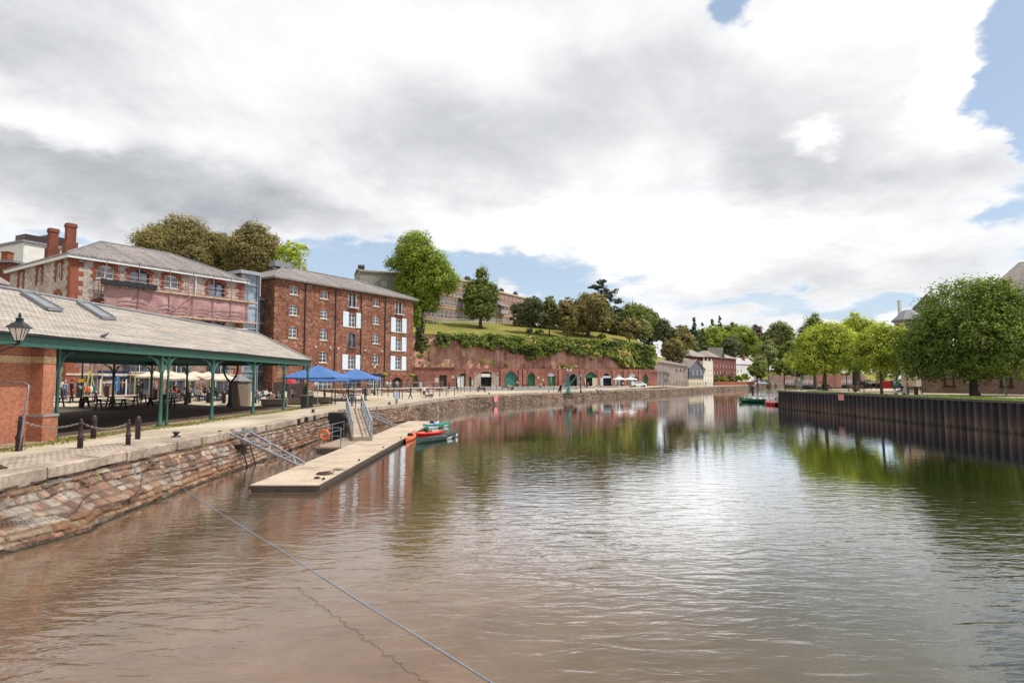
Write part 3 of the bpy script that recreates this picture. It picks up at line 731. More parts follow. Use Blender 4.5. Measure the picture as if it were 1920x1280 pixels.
def roof_obj(name, polys, mat, par, th=.14, upslope=None):
    me = bpy.data.meshes.new(name); vs = []; fs = []; uv = []
    for pl_ in polys:
        q = [Vector(a) for a in pl_]; n = (q[1] - q[0]).cross(q[2] - q[0])
        if n.z < 0: q.reverse(); n = -n
        n.normalize()
        al = Vector((-n.y, n.x, 0));
        if al.length < 1e-4: al = Vector((1, 0, 0))
        al.normalize(); up = n.cross(al); o = len(vs); k = len(q)
        vs += q + [a - Vector((0, 0, th)) for a in q]
        faces = [tuple(range(k)), tuple(reversed(range(k, 2*k)))] + [(i, k+i, k+(i+1)%k, (i+1)%k) for i in range(k)]
        for f_ in faces:
            fs.append(tuple(i + o for i in f_))
            for i in f_: a = vs[i + o]; uv.append((a.dot(al), a.dot(up)))
    me.from_pydata([tuple(v) for v in vs], [], fs); l = me.uv_layers.new(name='UVMap')
    for i, u in enumerate(uv): l.data[i].uv = u
    me.materials.append(mat); me.update()
    return link(name, me, par)
def hip_roof(par, x0, x1, y0, y1, ze, zr, ra, rb, mat, over=.6, name='roof', th=.14):
    x0 -= over; x1 += over; y0 -= over; y1 += over; ym = (y0 + y1) / 2
    A, B, C, D = (x0, y0, ze), (x1, y0, ze), (x1, y1, ze), (x0, y1, ze); r0, r1 = (ra, ym, zr), (rb, ym, zr)
    o = roof_obj(name, [(A, B, r1, r0), (C, D, r0, r1), (D, A, r0), (B, C, r1)], mat, par, th)
    return o
def gable_roof(par, x0, x1, y0, y1, ze, zr, mat, over=.4, name='roof', axis='x'):
    if axis == 'x':
        ym = (y0 + y1) / 2; x0 -= over; x1 += over; k = over * (zr - ze) / ((y1 - y0) / 2)
        return roof_obj(name, [((x0, y0-over, ze-k), (x1, y0-over, ze-k), (x1, ym, zr), (x0, ym, zr)), ((x1, y1+over, ze-k), (x0, y1+over, ze-k), (x0, ym, zr), (x1, ym, zr))], mat, par)
    xm = (x0 + x1) / 2; y0 -= over; y1 += over; k = over * (zr - ze) / ((x1 - x0) / 2)
    return roof_obj(name, [((x0-over, y0, ze-k), (xm, y0, zr), (xm, y1, zr), (x0-over, y1, ze-k)), ((x1+over, y0, ze-k), (x1+over, y1, ze-k), (xm, y1, zr), (xm, y0, zr))], mat, par)

M['slate'] = slate_mat('grey_slate', (.30, .27, .26), (.20, .18, .175), .30, .4, 0, .7)
M['shedslate'] = slate_mat('pale_stone_slate', (.41, .375, .335), (.355, .325, .29), .21, .30, .95, .5, .02, (.35, 2.6, 1))
M['farslate'] = slate_mat('far_slate', (.33, .29, .27), (.26, .23, .22), .3, .5, 0, .4)
M['brickwall'] = brick_mat('near_red_brick', (.47, .155, .085), (.33, .105, .06), (.37, .25, .18), .225, .075, .38, .5, .011)
M['creambrick'] = brick_mat('cream_brick', (.62, .5, .30), (.55, .44, .26), (.35, .24, .15), .225, .075, .2, .5, .012)
M['warebrick'] = rubble_mat('red_rubble', [(.265, .108, .068), (.195, .082, .054), (.335, .165, .108), (.23, .095, .062), (.40, .25, .175), (.14, .066, .048)], 2.6, (.19, .08, .06), 2.0, .45, .03)
M['redtrim'] = brick_mat('orange_red_brick', (.33, .105, .062), (.25, .08, .05), (.18, .08, .055), .4, .12, .35, .8)
M['chimbrick'] = brick_mat('chimney_brick', (.27, .085, .058), (.20, .065, .048), (.15, .08, .06), .23, .08, .4, .8)
M['rubble'] = rubble_mat('grey_rubble', [(.48, .42, .38), (.36, .31, .285), (.56, .50, .46), (.30, .235, .215), (.44, .33, .29)], 2.3, (.52, .45, .39), 1.5, .35, .05)
M['rubbledark'] = rubble_mat('ground_floor_rubble', [(.26, .15, .12), (.33, .22, .18), (.22, .12, .10), (.38, .28, .24)], 2.3, (.25, .18, .15), 1.6, .35)
M['arcadebrick'] = brick_mat('arcade_sandstone', (.36, .165, .13), (.27, .12, .095), (.24, .12, .1), .7, .28, .5, .25, .02)  # lightened to put some distance haze into the colour
M['crescentbrick'] = brick_mat('crescent_brick', (.40, .235, .19), (.34, .195, .155), (.3, .15, .11), .5, .2, .25, .15, .015)

# ------------------------------------------------------------------ red warehouse
WH = thing('warehouse', 'five storey dark red stone warehouse with white shutters and a slate hip roof', 'warehouse', (PA.x, PA.y, 1.7), FROT)
LW, DW, HE = 28.0, 14.0, 16.5
cols = {1: 3.1, 2: 8.45, 3: 13.9, 4: 19.0, 5: 24.3}
holes = []; wins = []
for c in (1, 2, 4):
    x = cols[c]
    for z, h, a in ((14.55, 1.25, 0), (11.6, 1.55, .18), (8.4, 1.75, .22), (5.05, 1.75, .22)):
        holes.append((x-.72, x+.72, z, z+h, a)); wins.append((x, z, 1.44, h, a))
for z, h in ((10.75, 2.2), (4.15, 2.15)): holes.append((13.9-.72, 13.9+.72, z, z+h, .2)); wins.append((13.9, z, 1.44, h, .2))
for z, h in ((10.65, 2.3), (7.45, 2.25), (4.2, 2.2)): holes.append((24.3-.72, 24.3+.72, z, z+h, .2)); wins.append((24.3, z, 1.44, h, .2))
opens = [(13.9, 13.85, 1.7, 1.95), (13.9, 7.6, 1.6, 2.1), (24.3, 13.75, 1.7, 1.9)]
for x, z, w, h in opens: holes.append((x-w/2, x+w/2, z, z+h, 0))
holes.append((22.8, 25.4, 0.4, 3.0, .9))
for x in (3.2, 8.6, 13.9, 18.8): holes.append((x-1.6, x+1.6, .6, 3.0, 0))
mb = MB(); facade(mb, 0, LW, -.3, HE, holes, 0, .35)
mb.M = Matrix.Translation((0, DW, 0)) @ Matrix.Rotation(-math.pi/2, 4, 'Z'); facade(mb, 0, DW, -.3, HE, [], 0)
mb.M = Matrix.Translation((LW, 0, 0)) @ Matrix.Rotation(math.pi/2, 4, 'Z'); facade(mb, 0, DW, -.3, HE, [], 0)
mb.M = None; mb.bb(0.4, LW-.4, .9, 1.0, 0, HE-.1)     # blind inner wall behind openings
mb.build('wall', M['warebrick'], WH)
for x, z, w, h, a in wins: window(WH, x, z, w, h, .2, 2, 3 if h > 1.4 else 2, arch=a, sill='cream')
for h_ in holes[:17]:
    mb = MB(); a, b_, c, d = h_[:4]; w = (b_ - a); ar = h_[4]
    for i in range(9):     # arch voussoirs, proud of the wall
        t = (i - 4) / 4.4; x = (a + b_) / 2 + t * (w / 2 + .12); z = d + .14 - (ar + .02) * t * t
        mb.box((x, -.02, z), (w / 9 + .05, .07, .34), ry=t * .35)
    for k, zz in enumerate(np.arange(c, d - .1, .42)):
        for sx in (a - .16, b_ + .16): mb.box((sx, -.015, zz + .2), (.3 if k % 2 else .22, .05, .425))
    mb.build('window_surround', M['redtrim'], WH)
mb = MB()
for i in range(9):
    t = (i - 4) / 4; mb.box((24.1 + t * 1.5, -.03, 3.12 - t * t * .85), (.42, .1, .4), ry=t * .7)
mb.build('door_arch', M['redtrim'], WH)
for x, z, w, h in opens:
    mb = MB(); mb.bb(x-w/2, x-w/2+.1, .02, .2, z, z+h); mb.bb(x+w/2-.1, x+w/2, .02, .2, z, z+h); mb.bb(x-.05, x+.05, .1, .2, z, z+h); mb.bb(x-w/2-.1, x+w/2+.1, -.45, .2, z-.12, z-.01)
    mb.build('loading_door', M['white'] if z > 8 else M['galv'], WH)
    mg = MB(); mg.bb(x-w/2+.02, x+w/2-.02, .3, .33, z, z+h); mg.build('pane', M['glass'], WH)
    mr = MB()
    for i in range(7): mr.bar((x-w/2+w*i/6, -.06, z), (x-w/2+w*i/6, -.06, z+.85), .025)
    mr.bar((x-w/2, -.06, z+.86), (x+w/2, -.06, z+.86), .04); mr.build('railing', M['black'], WH)
for (x, z, h) in ((13.9, 10.75, 2.2), (13.9, 4.15, 2.15), (24.3, 10.65, 2.3), (24.3, 7.45, 2.25), (24.3, 4.2, 2.2)):
    for sx in (-1, 1):
        mb = MB(); xc = x + sx * 1.33; mb.bb(xc-.55, xc+.55, -.10, -.04, z-.1, z+h+.1)
        for k in range(5): mb.bb(xc-.5+.2*k+.02, xc-.32+.2*k-.02, -.115, -.10, z, z+h)
        for zz in (z+.15, z+h-.25): mb.bb(xc-.53, xc+.53, -.13, -.115, zz, zz+.12)
        mb.build('shutter', M['shutter'], WH)
for i, x in enumerate((5.0, 10.55, 15.7, 21.0)):
    mb = MB(); mb.tube((x, -.12, .6), (x, -.12, HE-.1), .075, n=8)
    for zz in (4, 8, 12, 15.5): mb.bb(x-.12, x+.12, -.2, 0, zz, zz+.1)
    mb.build('downpipe', M['brownblack'], WH)
for x, z in ((4.3, 3.35), (6.9, 7.3), (11.1, 7.25), (9.6, 7.3), (16.6, 7.2), (20.3, 7.2)):
    mb = MB(); mb.lathe([(.02, -.14), (.13, -.1), (.15, 0), (.1, .1), (.02, .13)], (x, -.2, z), 8); mb.bar((x, -.15, z), (x, 0, z), .04); mb.build('wall_lamp', M['white'], WH)
mb = MB(); mb.bb(-.55, LW+.55, -.6, -.42, HE-.05, HE+.12); mb.bb(-.6, -.42, -.42, DW+.4, HE-.05, HE+.12); mb.build('gutter', M['white'], WH)
hip_roof(WH, 0, LW, 0, DW, HE+.14, HE+3.25, 6.3, 21, M['slate'], .7)
mb = MB(); mb.bb(4.5, 7.5, DW/2-.5, DW/2+.9, HE+3.1, HE+3.9); mb.build('roof_plant', M['lead'], WH)
# ridge and hip rolls
def rolls(par, segs, r=.11, mat='lead', name='ridge_tiles'):
    mb = MB()
    for a, b_ in segs: mb.tube(a, b_, r, n=6)
    return mb.build(name, M[mat], par)
e = .7; ze = HE + .18; zr = HE + 3.3
rolls(WH, [((6.3, DW/2, zr), (21, DW/2, zr)), ((-e, -e, ze), (6.3, DW/2, zr)), ((LW+e, -e, ze), (21, DW/2, zr))])
# shopfront glazing on the ground floor
for x in (3.2, 8.6, 13.9, 18.8):
    window(WH, x, .6, 3.2, 2.4, .15, 4, 2, 'white' if x in (8.6, 18.8) else 'navy', fr=.09)
mb = MB(); mb.bb(6.6, 21.2, -.12, -.03, 3.05, 3.5); mb.build('shop_fascia', M['navy'], WH)
mb = MB(); mb.bb(22.85, 25.35, .2, .3, .4, 3.0); mb.build('door', M['darkvoid'], WH)

# glass stair link between the two warehouses
GL = thing('glass_stair_tower', 'glass and white steel stair tower between the stone and the red warehouse', 'stair tower', (PA.x, PA.y, 1.7), FROT)
mb = MB(); 
for x in (-4.7, -2.5): mb.bb(x, x+.16, .2, .36, .5, 16.4)
for z in (3.5, 6.3, 9.2, 12.1, 15.0): mb.bb(-4.54, -2.5, .22, .34, z, z+.14)
mb.bb(-5.1, -2.2, -.1, 4, 16.4, 16.85); mb.bb(-2.35, -2.2, -.1, .2, 13.6, 16.4)
mb.bb(-2.34, -.1, 2.0, 2.14, 13.5, 13.75)
for z in (10.2, 6.8, 3.6): mb.bb(-2.34, -.1, 2.02, 2.12, z, z+.12)
mb.bb(-1.0, -.88, 2.0, 2.12, .5, 13.5); mb.build('steel_frame', M['alu'], GL)
mb = MB(); mb.bb(-4.6, -2.45, .38, 4.2, .5, 16.4); mb.build('glazing', M['skyglass'], GL)
mb = MB(); mb.bb(-2.4, .02, 2.16, 6, .5, 13.5); mb.build('recessed_glazing', M['glass'], GL)

# ------------------------------------------------------------------ stone warehouse
SL, SD, SH = 19.3, 16.5, 15.3
org = PA - FD * 23.9
SB = thing('stone_warehouse', 'grey rubble stone warehouse with red brick quoins, wrapped in scaffolding along its long side', 'warehouse', (org.x, org.y, 1.7), FROT)
fh = [(3.2-.85, 3.2+.85, 13.35, 14.85, .35), (6.6-1.0, 6.6+1.0, 12.5, 14.85, .4), (10.1-.85, 10.1+.85, 13.25, 14.8, .35), (15.6-1.0, 15.6+1.0, 12.7, 14.75, .4),
      (3.2-.8, 3.2+.8, 9.3, 10.9, .3), (10.1-.8, 10.1+.8, 9.3, 10.9, .3), (15.6-.9, 15.6+.9, 9.0, 10.9, .3),
      (5.2, 8.0, 3.35, 4.75, 0), (14.6, 17.6, 3.2, 4.7, 0), (10.6, 12.2, 3.3, 4.6, 0), (1.2, 3.0, .7, 2.9, 0), (4.6, 8.2, .8, 2.9, 0), (10, 13.4, .8, 2.9, 0), (15, 18, .8, 2.9, 0)]
sh_ = [(d-.6, d+.6, z, z+1.75, .3) for d in (2.9, 7.9, 13.1) for z in (13.2, 9.9)] 
mb = MB(); facade(mb, 0, SL, 4.9, SH, fh, 0, .3)
mb.M = Matrix.Translation((0, SD, 0)) @ Matrix.Rotation(-math.pi/2, 4, 'Z'); facade(mb, 0, SD, -.3, SH, [(SD - b_, SD - a, c, d, e_) for a, b_, c, d, e_ in sh_], 0, .3)
mb.M = Matrix.Translation((SL, 0, 0)) @ Matrix.Rotation(math.pi/2, 4, 'Z'); facade(mb, 0, SD, -.3, SH, [], 0)
mb.M = None; mb.bb(.5, SL-.5, .9, 1.0, 0, SH-.2); mb.bb(.6, .7, 1.1, SD-.3, 0, SH-.2); mb.build('wall', M['rubble'], SB)
mb = MB(); facade(mb, 0, SL, -.3, 4.9, fh, -.004, .3); mb.build('ground_floor_wall', M['rubbledark'], SB)
for h_ in fh[:7]: window(SB, (h_[0]+h_[1])/2, h_[2], h_[1]-h_[0], h_[3]-h_[2], .18, 2, 2, 'white' if h_[1]-h_[0] < 1.9 else 'navy', 'skyglass' if h_[1]-h_[0] > 1.9 else 'glass', .09, h_[4], sill='cream')
for h_ in fh[7:]: window(SB, (h_[0]+h_[1])/2, h_[2], h_[1]-h_[0], h_[3]-h_[2], .18, 3, 1, 'white', 'glass', .07)
for a, b_, c, d, e_ in sh_: window(SB, (.18, (a+b_)/2), c, 1.2, 1.75, .18, 2, 2, 'white', 'glass', .09, .3, rz=-math.pi/2)
mb = MB()
def quoin(mb, a, b_, c, d, ar):
    w = b_ - a
    for i in range(9):
        t = (i - 4) / 4.2; mb.box(((a+b_)/2 + t*(w/2+.2), -.03, d + .2 - (ar+.05)*t*t), (w/9+.1, .09, .5), ry=t*.4)
    for k, zz in enumerate(np.arange(c - .3, d - .25, .33)):
        ww = .52 if k % 2 else .32
        mb.box((a - ww/2, -.02, zz+.165), (ww, .07, .31)); mb.box((b_ + ww/2, -.02, zz+.165), (ww, .07, .31))
for h_ in fh[:7]: mb = MB(); quoin(mb, *h_); mb.build('window_surround', M['redtrim'], SB)
MS = Matrix.Translation((0, SD, 0)) @ Matrix.Rotation(-math.pi/2, 4, 'Z')
for a, b_, c, d, e_ in sh_: mb = MB(); mb.M = MS; quoin(mb, SD-b_, SD-a, c, d, e_); mb.build('window_surround', M['redtrim'], SB)
mb = MB()
for k, zz in enumerate(np.arange(-.2, SH-.4, .5)): ww, w2 = (1.15, .55) if k % 2 else (.7, .9); mb.bb(-.03, ww, -.03, .1, zz, zz+.5); mb.bb(-.03, .1, .1, w2, zz, zz+.5)
mb.build('corner_quoins', M['redtrim'], SB); mb = MB()
for k, zz in enumerate(np.arange(-.2, SH-.4, .5)): ww = 1.1 if k % 2 else .7; mb.bb(SL-ww, SL+.03, -.03, .1, zz, zz+.5)
mb.build('corner_quoins', M['redtrim'], SB)
hip_roof(SB, 0, SL, 0, SD, SH+.16, SH+3.7, 5.9, 14.2, M['slate'], .6)
zr = SH+3.75; rolls(SB, [((5.9, SD/2, zr), (14.2, SD/2, zr)), ((-.6, -.6, SH+.2), (5.9, SD/2, zr)), ((SL+.6, -.6, SH+.2), (14.2, SD/2, zr))], .09, 'lead')
mb = MB(); mb.bb(-.5, SL+.5, -.52, -.3, SH-.25, SH+.14); mb.bb(-.52, -.3, -.3, SD+.4, SH-.25, SH+.14); mb.build('gutter', M['white'], SB)
for x, y, h in ((1.0, 3.2, 4.0), (1.2, 8.3, 4.2)):
    mb = MB(); mb.bb(x-.58, x+.58, y-.45, y+.45, SH, SH+2.0); mb.bb(x-.42, x+.42, y-.34, y+.34, SH+2.0, SH+h); mb.bb(x-.49, x+.49, y-.41, y+.41, SH+h-.4, SH+h-.15); mb.bb(x-.45, x+.45, y-.38, y+.38, SH+h-.15, SH+h+.02)
    mb.build('chimney', M['chimbrick'], SB)
for x in (12.9,):
    mb = MB(); mb.tube((x, -.12, 5), (x, -.12, SH-.2), .08, n=8); mb.build('downpipe', M['white'], SB)
mb = MB(); mb.bb(0, SL, -.12, -.006, 3.0, 3.2); mb.build('string_course', M['cream'], SB)
# blue shop doorway with its lettered sign
DX = 20.2 - 23.9 + 23.9 - 16.6   # local x ~ 3.6
mb = MB(); mb.bb(2.9, 5.9, -.10, -.01, 2.62, 3.5); mb.build('shop_sign', M['navy'], SB)
def text(s_, par, loc, size, mat, rx=math.pi/2, rz=0, name='sign_lettering', ext=.01):
    cu = bpy.data.curves.new(name, 'FONT'); cu.body = s_; cu.size = size; cu.align_x = 'CENTER'; cu.align_y = 'CENTER'; cu.extrude = ext
    t = bpy.data.objects.new('tmp', cu); COL.objects.link(t)
    me = bpy.data.meshes.new_from_object(t.evaluated_get(bpy.context.evaluated_depsgraph_get())); bpy.data.objects.remove(t)
    me.materials.clear(); me.materials.append(mat)
    return link(name, me, par, loc, (rx, 0, rz))
text('Glass House', SB, (4.4, -.125, 3.02), .5, M['white'])
mb = MB(); mb.bb(3.1, 3.2, -.08, 0, .75, 2.6); mb.bb(5.6, 5.7, -.08, 0, .75, 2.6); mb.bb(3.2, 5.6, -.08, 0, 2.2, 2.28); mb.bb(4.35, 4.45, -.08, 0, .75, 2.2); mb.build('shop_door_frame', M['white'], SB)

# scaffolding
SC = thing('scaffolding', 'rusty tube scaffolding with pink debris netting on the stone warehouse', 'scaffolding', (org.x, org.y, 1.7), FROT)
px_ = [2.7, 5.9, 9.2, 11.9, 14.4, 16.7, 18.9]
mb = MB(); my = MB()
for x in px_:
    for y in (-1.45, -.35):
        mb.tube((x, y, 3.2), (x, y, 14.6 + (.8 if y < -1 else 0)), .05, n=6); my = MB(); my.tube((x, y, .7), (x, y, 3.2), .055, n=6); my.build('yellow_sleeve', M['yellow'] if y < -1 else M['steelpole'], SC)
for z in (12.75, 13.25, 13.7, 10.2, 10.65, 11.1, 8.3, 7.4, 5.2):
    mb.tube((2.3, -1.45, z), (19.3, -1.45, z), .04, n=6)
for z in (12.55, 9.9): mb.tube((2.3, -.35, z), (19.3, -.35, z), .04, n=6)
for x in px_:
    for z in (12.5, 9.85, 7.3): mb.tube((x, -1.7, z), (x, -.1, z), .04, n=6)
mb.tube((9.2, -1.5, 10.2), (11.9, -1.5, 12.6), .04, n=6); mb.tube((14.4, -1.5, 7.4), (16.7, -1.5, 10.0), .04, n=6); mb.tube((2.7, -1.5, 7.6), (0.6, -.3, 12.0), .04, n=6)
mb.build('tubes', M['steelpole'], SC)
for z in (12.4, 9.75):
    x = 2.3; mb = MB()
    while x < 19.2: mb.bb(x, x+1.75, -1.42, -.4, z, z+.06); mb.bb(x, x+1.75, -1.54, -1.48, z, z+.22); x += 1.8
    mb.build('scaffold_boards', M['board'], SC)
mb = MB(); nx = 70; nz = 10; vs = []
for i in range(nx+1):
    for j in range(nz+1):
        x = 2.6 + 16.6*i/nx; z = 9.95 + 2.4*j/nz
        y = -1.30 + .16*mnoise.noise(Vector((x*.9, z*.6, 5))) + .05*mnoise.noise(Vector((x*3, z*2, 1)))
        sag = .14*math.sin((x-2.6)/3.2*2*math.pi) * (1 - j/nz)
        vs.append((x, y, z + sag))
mb.add(vs, [(i*(nz+1)+j, (i+1)*(nz+1)+j, (i+1)*(nz+1)+j+1, i*(nz+1)+j+1) for i in range(nx) for j in range(nz)])
mb.build('debris_netting', M['pinknet'], SC, smooth=True)
mb = MB(); 
for z in (8.35, 8.95): mb.tube((9.2, -1.62, z), (19.0, -1.62, z), .045, n=6)
x = 9.2; up = True
while x < 18.9: mb.tube((x, -1.62, 8.35 if up else 8.95), (x+.45, -1.62, 8.95 if up else 8.35), .03, n=5); x += .45; up = not up
mb.build('lattice_beam', M['white'], SC)
mb = MB(); 
for i in range(16):
    mb.box((2.3 + i*.34, -1.72+random.uniform(-.05,.05), 12.78+random.uniform(-.03,.06)), (.36, .5, .55), rz=random.uniform(-.1,.1), ry=random.uniform(-.08,.08))
mb.build('black_tarpaulin', M['black'], SC)

# ------------------------------------------------------------------ timber roofed shed with brick end
SHD = thing('market_shed', 'open sided quayside shed with green iron posts, brick end wall and pale stone slate roof', 'shed', (0, 0, 0))
EF, RX, EB = -19.35, -23.3, -27.2
ZE, ZR = 6.12, 8.46
ye, yr, yb = 56.6, 53.4, 56.0
E2, Y2 = -35.2, 57.0
# sagging uneven slate slope built as a grid with uv
def slope(name, fa, fb, n, m_, sag=.06):
    me = bpy.data.meshes.new(name); vs = []; uvs = []
    for i in range(n+1):
        for j in range(m_+1):
            a = Vector(fa(i/n)); b_ = Vector(fb(i/n)); p = a + (b_ - a) * (j/m_)
            p.z += sag * (mnoise.noise(Vector((p.x*.25, p.y*.18, 1))) + .35*mnoise.noise(Vector((p.x*1.1, p.y*.9, 2))))
            vs.append(p); uvs.append((p.y, (p - a).length))
    fs = [(i*(m_+1)+j, (i+1)*(m_+1)+j, (i+1)*(m_+1)+j+1, i*(m_+1)+j+1) for i in range(n) for j in range(m_)]
    me.from_pydata([tuple(v) for v in vs], [], fs); l = me.uv_layers.new(name='UVMap')
    for p in me.polygons:
        for li, vi in zip(p.loop_indices, p.vertices): l.data[li].uv = uvs[vi]
    me.materials.append(M['shedslate']); me.polygons.foreach_set('use_smooth', [True]*len(fs)); me.update(); return me
y0 = 10.0
r = link('roof', slope('roof', lambda t: (EF, y0 + (ye-y0)*t, ZE), lambda t: (RX, y0 + (yr-y0)*t, ZR), 80, 12), SHD)
mb = MB(); mb.add([(EF, y0, ZE-.12), (EF, ye, ZE-.12), (E2, Y2, ZE-.12), (E2, y0, ZE-.12)], [(0, 1, 2, 3)]); mb.build('soffit', pbr('dark_boarded_soffit', (.10, .075, .06), (.06, .045, .035), 3, .9), SHD)
link('back_slope', slope('back_slope', lambda t: (EB, yb + (y0-yb)*t, ZE), lambda t: (RX, yr + (y0-yr)*t, ZR), 30, 6), SHD)
link('rear_bay_roof', slope('rear_bay_roof', lambda t: (EB, y0 + (Y2-y0)*t, ZE), lambda t: (-31.2, y0 + (54-y0)*t, ZR), 30, 6), SHD)
link('rear_bay_roof', slope('rear_bay_roof', lambda t: (E2, Y2 + (y0-Y2)*t, ZE), lambda t: (-31.2, 54 + (y0-54)*t, ZR), 30, 6), SHD)
mb = MB(); mb.poly([(EF, ye, ZE), (EB, yb, ZE), (RX, yr, ZR)]); mb.poly([(EB, yb, ZE), (E2, Y2, ZE), (-31.2, 54, ZR)]); mb.build('roof_end', M['slate'], SHD)
rolls(SHD, [((RX, y0, ZR+.02), (RX, yr, ZR+.02)), ((EF, ye, ZE+.03), (RX, yr, ZR+.03))], .10, 'lead')
def beam(name, a, b_, w, h, mat, z): mb = MB(); mb.bar((a[0], a[1], z), (b_[0], b_[1], z), w, h); return mb.build(name, M[mat], SHD)
mb = MB(); mb.bar((EF-.06, y0, ZE-.32), (EF-.06, ye-.05, ZE-.32), .12, .42); mb.bar((EF-.10, ye-.1, ZE-.32), (E2, Y2-.1, ZE-.32), .12, .42)
mb.bar((EF-.02, y0, ZE-.15), (EF-.02, ye, ZE-.15), .10, .06); mb.bar((E2, y0, ZE-.32), (E2, Y2, ZE-.32), .12, .40); mb.bar((EB, y0, ZE-.35), (EB, yb, ZE-.35), .2, .3); mb.build('eaves_beam', M['green'], SHD)
mb = MB(); n = 60
for i in range(n): a = y0 + (ye-y0)*i/n; b_ = y0 + (ye-y0)*(i+1)/n; mb.bar((EF+.10, a, ZE-.06), (EF+.10, b_+.01, ZE-.06), .12, .09)
mb.build('gutter', M['black'], SHD)
def post_mesh(br=True, both=True, dirv=(0, 1)):
    mb = MB(); H = 4.0
    mb.lathe([(.20, 0), (.20, .12), (.13, .2), (.115, .9), (.105, 3.0), (.15, 3.05), (.15, 3.12), (.11, 3.18), (.105, H-.05), (.17, H)], n=10)
    pme = mb.mesh('post', M['green'], True)
    mb = MB()
    for s_ in (1, -1):
        pts = []
        for k in range(9):
            a = k/8*math.pi/2; pts.append((0, s_*(1.25 - 1.25*math.cos(a)) + s_*.08, 2.75 + 1.15*math.sin(a)))
        mb.path(pts, .045, 6); mb.bar((0, s_*.1, 3.35), (0, s_*.62, 3.82), .04, .05)
        mb.path([(0, s_*(.42+.13*math.cos(a)), 3.62+.13*math.sin(a)) for a in np.linspace(0, 2*math.pi, 10)], .02, 5, cap=False)
    return pme, mb.mesh('bracket', M['green'], True)
pm, bm = post_mesh()
def shed_post(x, y, rz=0, s_=1, mat=None):
    z = gh(x, y); o = link('post', pm, SHD, (x, y, z), rz); b_ = link('bracket', bm, o)
    k = (ZE-.5 - z)/4.0; o.scale = (s_*.84, s_*.84 + .16*(s_ == 1), k)
shed_post(-19.92, 25.8, 0, .75)
for y in (32.7, 38.3, 44.4, 50.3, 56.1): shed_post(EF-.15, y)
shed_post(-19.45, 33.25, 0, .62)
for y in (36.0, 43.6, 51.2, 56.6): shed_post(-34.7, y)
shed_post(-31.4, 56.8)
# Y headed post under the ridge
mb = MB(); mb.lathe([(.26, 0), (.26, .35), (.17, .45), (.14, 2.3), (.2, 2.4)], (0, 0, 0), 10)
for s_ in (1, -1):
    mb.path([(s_*.05, 0, 2.3), (s_*.28, 0, 2.6), (s_*.52, 0, 3.0), (s_*.62, 0, 3.4), (s_*.58, 0, 3.9)], .085, 8)
mb.bar((-.75, 0, 3.95), (.75, 0, 3.95), .16, .14); mb.bar((-.5, 0, 3.55), (.5, 0, 3.55), .05, .08)
mb.build('forked_post', M['black'], SHD, (-26.0, 54.3, 1.7), .1)
# skylights on the front slope
sl = (ZR-ZE)/(EF-RX)
def onroof(x, y, o=.06): return Vector((x, y, ZE + (EF-x)*sl + o))
for (pa, pb, pc, pd) in (((40, 553), (62, 555), (117, 585), (88, 583)), ((145, 571), (167, 572), (217, 601), (190, 599))):
    q = []
    for (px, py) in (pa, pb, pc, pd):
        d = ray(px, py); n_ = Vector((sl, 0, 1)); t = (ZE + EF*sl - CAMZ) / (d.z + sl*d.x); q.append(Vector((d.x*t, d.y*t, CAMZ + d.z*t)))
    mb = MB(); c = [v + Vector((0, 0, .12)) for v in q]
    for i in range(4): mb.bar(c[i], c[(i+1) % 4], .1, .16)
    o = mb.build('skylight', M['lead'], SHD); mg = MB(); mg.slab([tuple(a) for a in c], .04); mg.build('pane', M['lead'], o)
# brick end wall
BX = -20.3
mb = MB(); mb.bb(BX-.4, BX, 8, 25.1, 1.6, 5.75); mb.bb(-35, BX-.4, 24.7, 25.1, 1.6, 5.75); mb.build('brick_wall', M['brickwall'], SHD)
mb = MB(); mb.bb(BX+.004, BX+.03, 8, 24.74, 4.98, 5.24); mb.build('cream_brick_band', M['creambrick'], SHD)
mb = MB(); mb.bb(BX-.42, BX+.55, 24.75, 25.4, 2.75, 5.6); mb.bb(BX-.5, BX+.68, 24.68, 25.5, 1.6, 2.72); mb.build('brick_pier', M['brickwall'], SHD)
mb = MB(); mb.bb(BX-.43, BX+.56, 24.74, 25.41, 4.98, 5.24); mb.build('cream_brick_band', M['creambrick'], SHD)
mb = MB(); mb.bb(BX-.52, BX+.72, 24.65, 25.53, 2.72, 2.82); mb.build('pier_ledge', M['greystone'], SHD)
# pigeon on the eaves
PG = MB(); PG.lathe([(.005, -.17), (.04, -.13), (.075, -.04), (.08, .04), (.05, .12), (.03, .16)], (0, 0, 0), 8)
pv = [Vector((v[2], v[0], v[1])) for v in PG.v]; PG.v = [(v.x*1.0, v.y, v.z*.95 + .14 + v.x*.25) for v in pv]
PG.lathe([(.005, -.04), (.035, -.02), (.04, .01), (.02, .04), (.004, .05)], (.17, 0, .24), 8); PG.bar((.19, 0, .245), (.24, 0, .24), .012); PG.box((-.22, 0, .08), (.16, .06, .02), ry=-.2)
PG.tube((0, .02, .08), (0, .02, 0), .008, n=4); PG.tube((0, -.02, .08), (0, -.02, 0), .008, n=4)
pp = P(142, 632, 25.9); tag(PG.build('pigeon', pbr('pigeon_feathers', (.09, .09, .11), (.04, .04, .05), 20, .7), None, (EF-.25, 28.1, ZE+.13), 1.2, True), 'dark pigeon perched on the edge of the pale shed roof', 'pigeon')

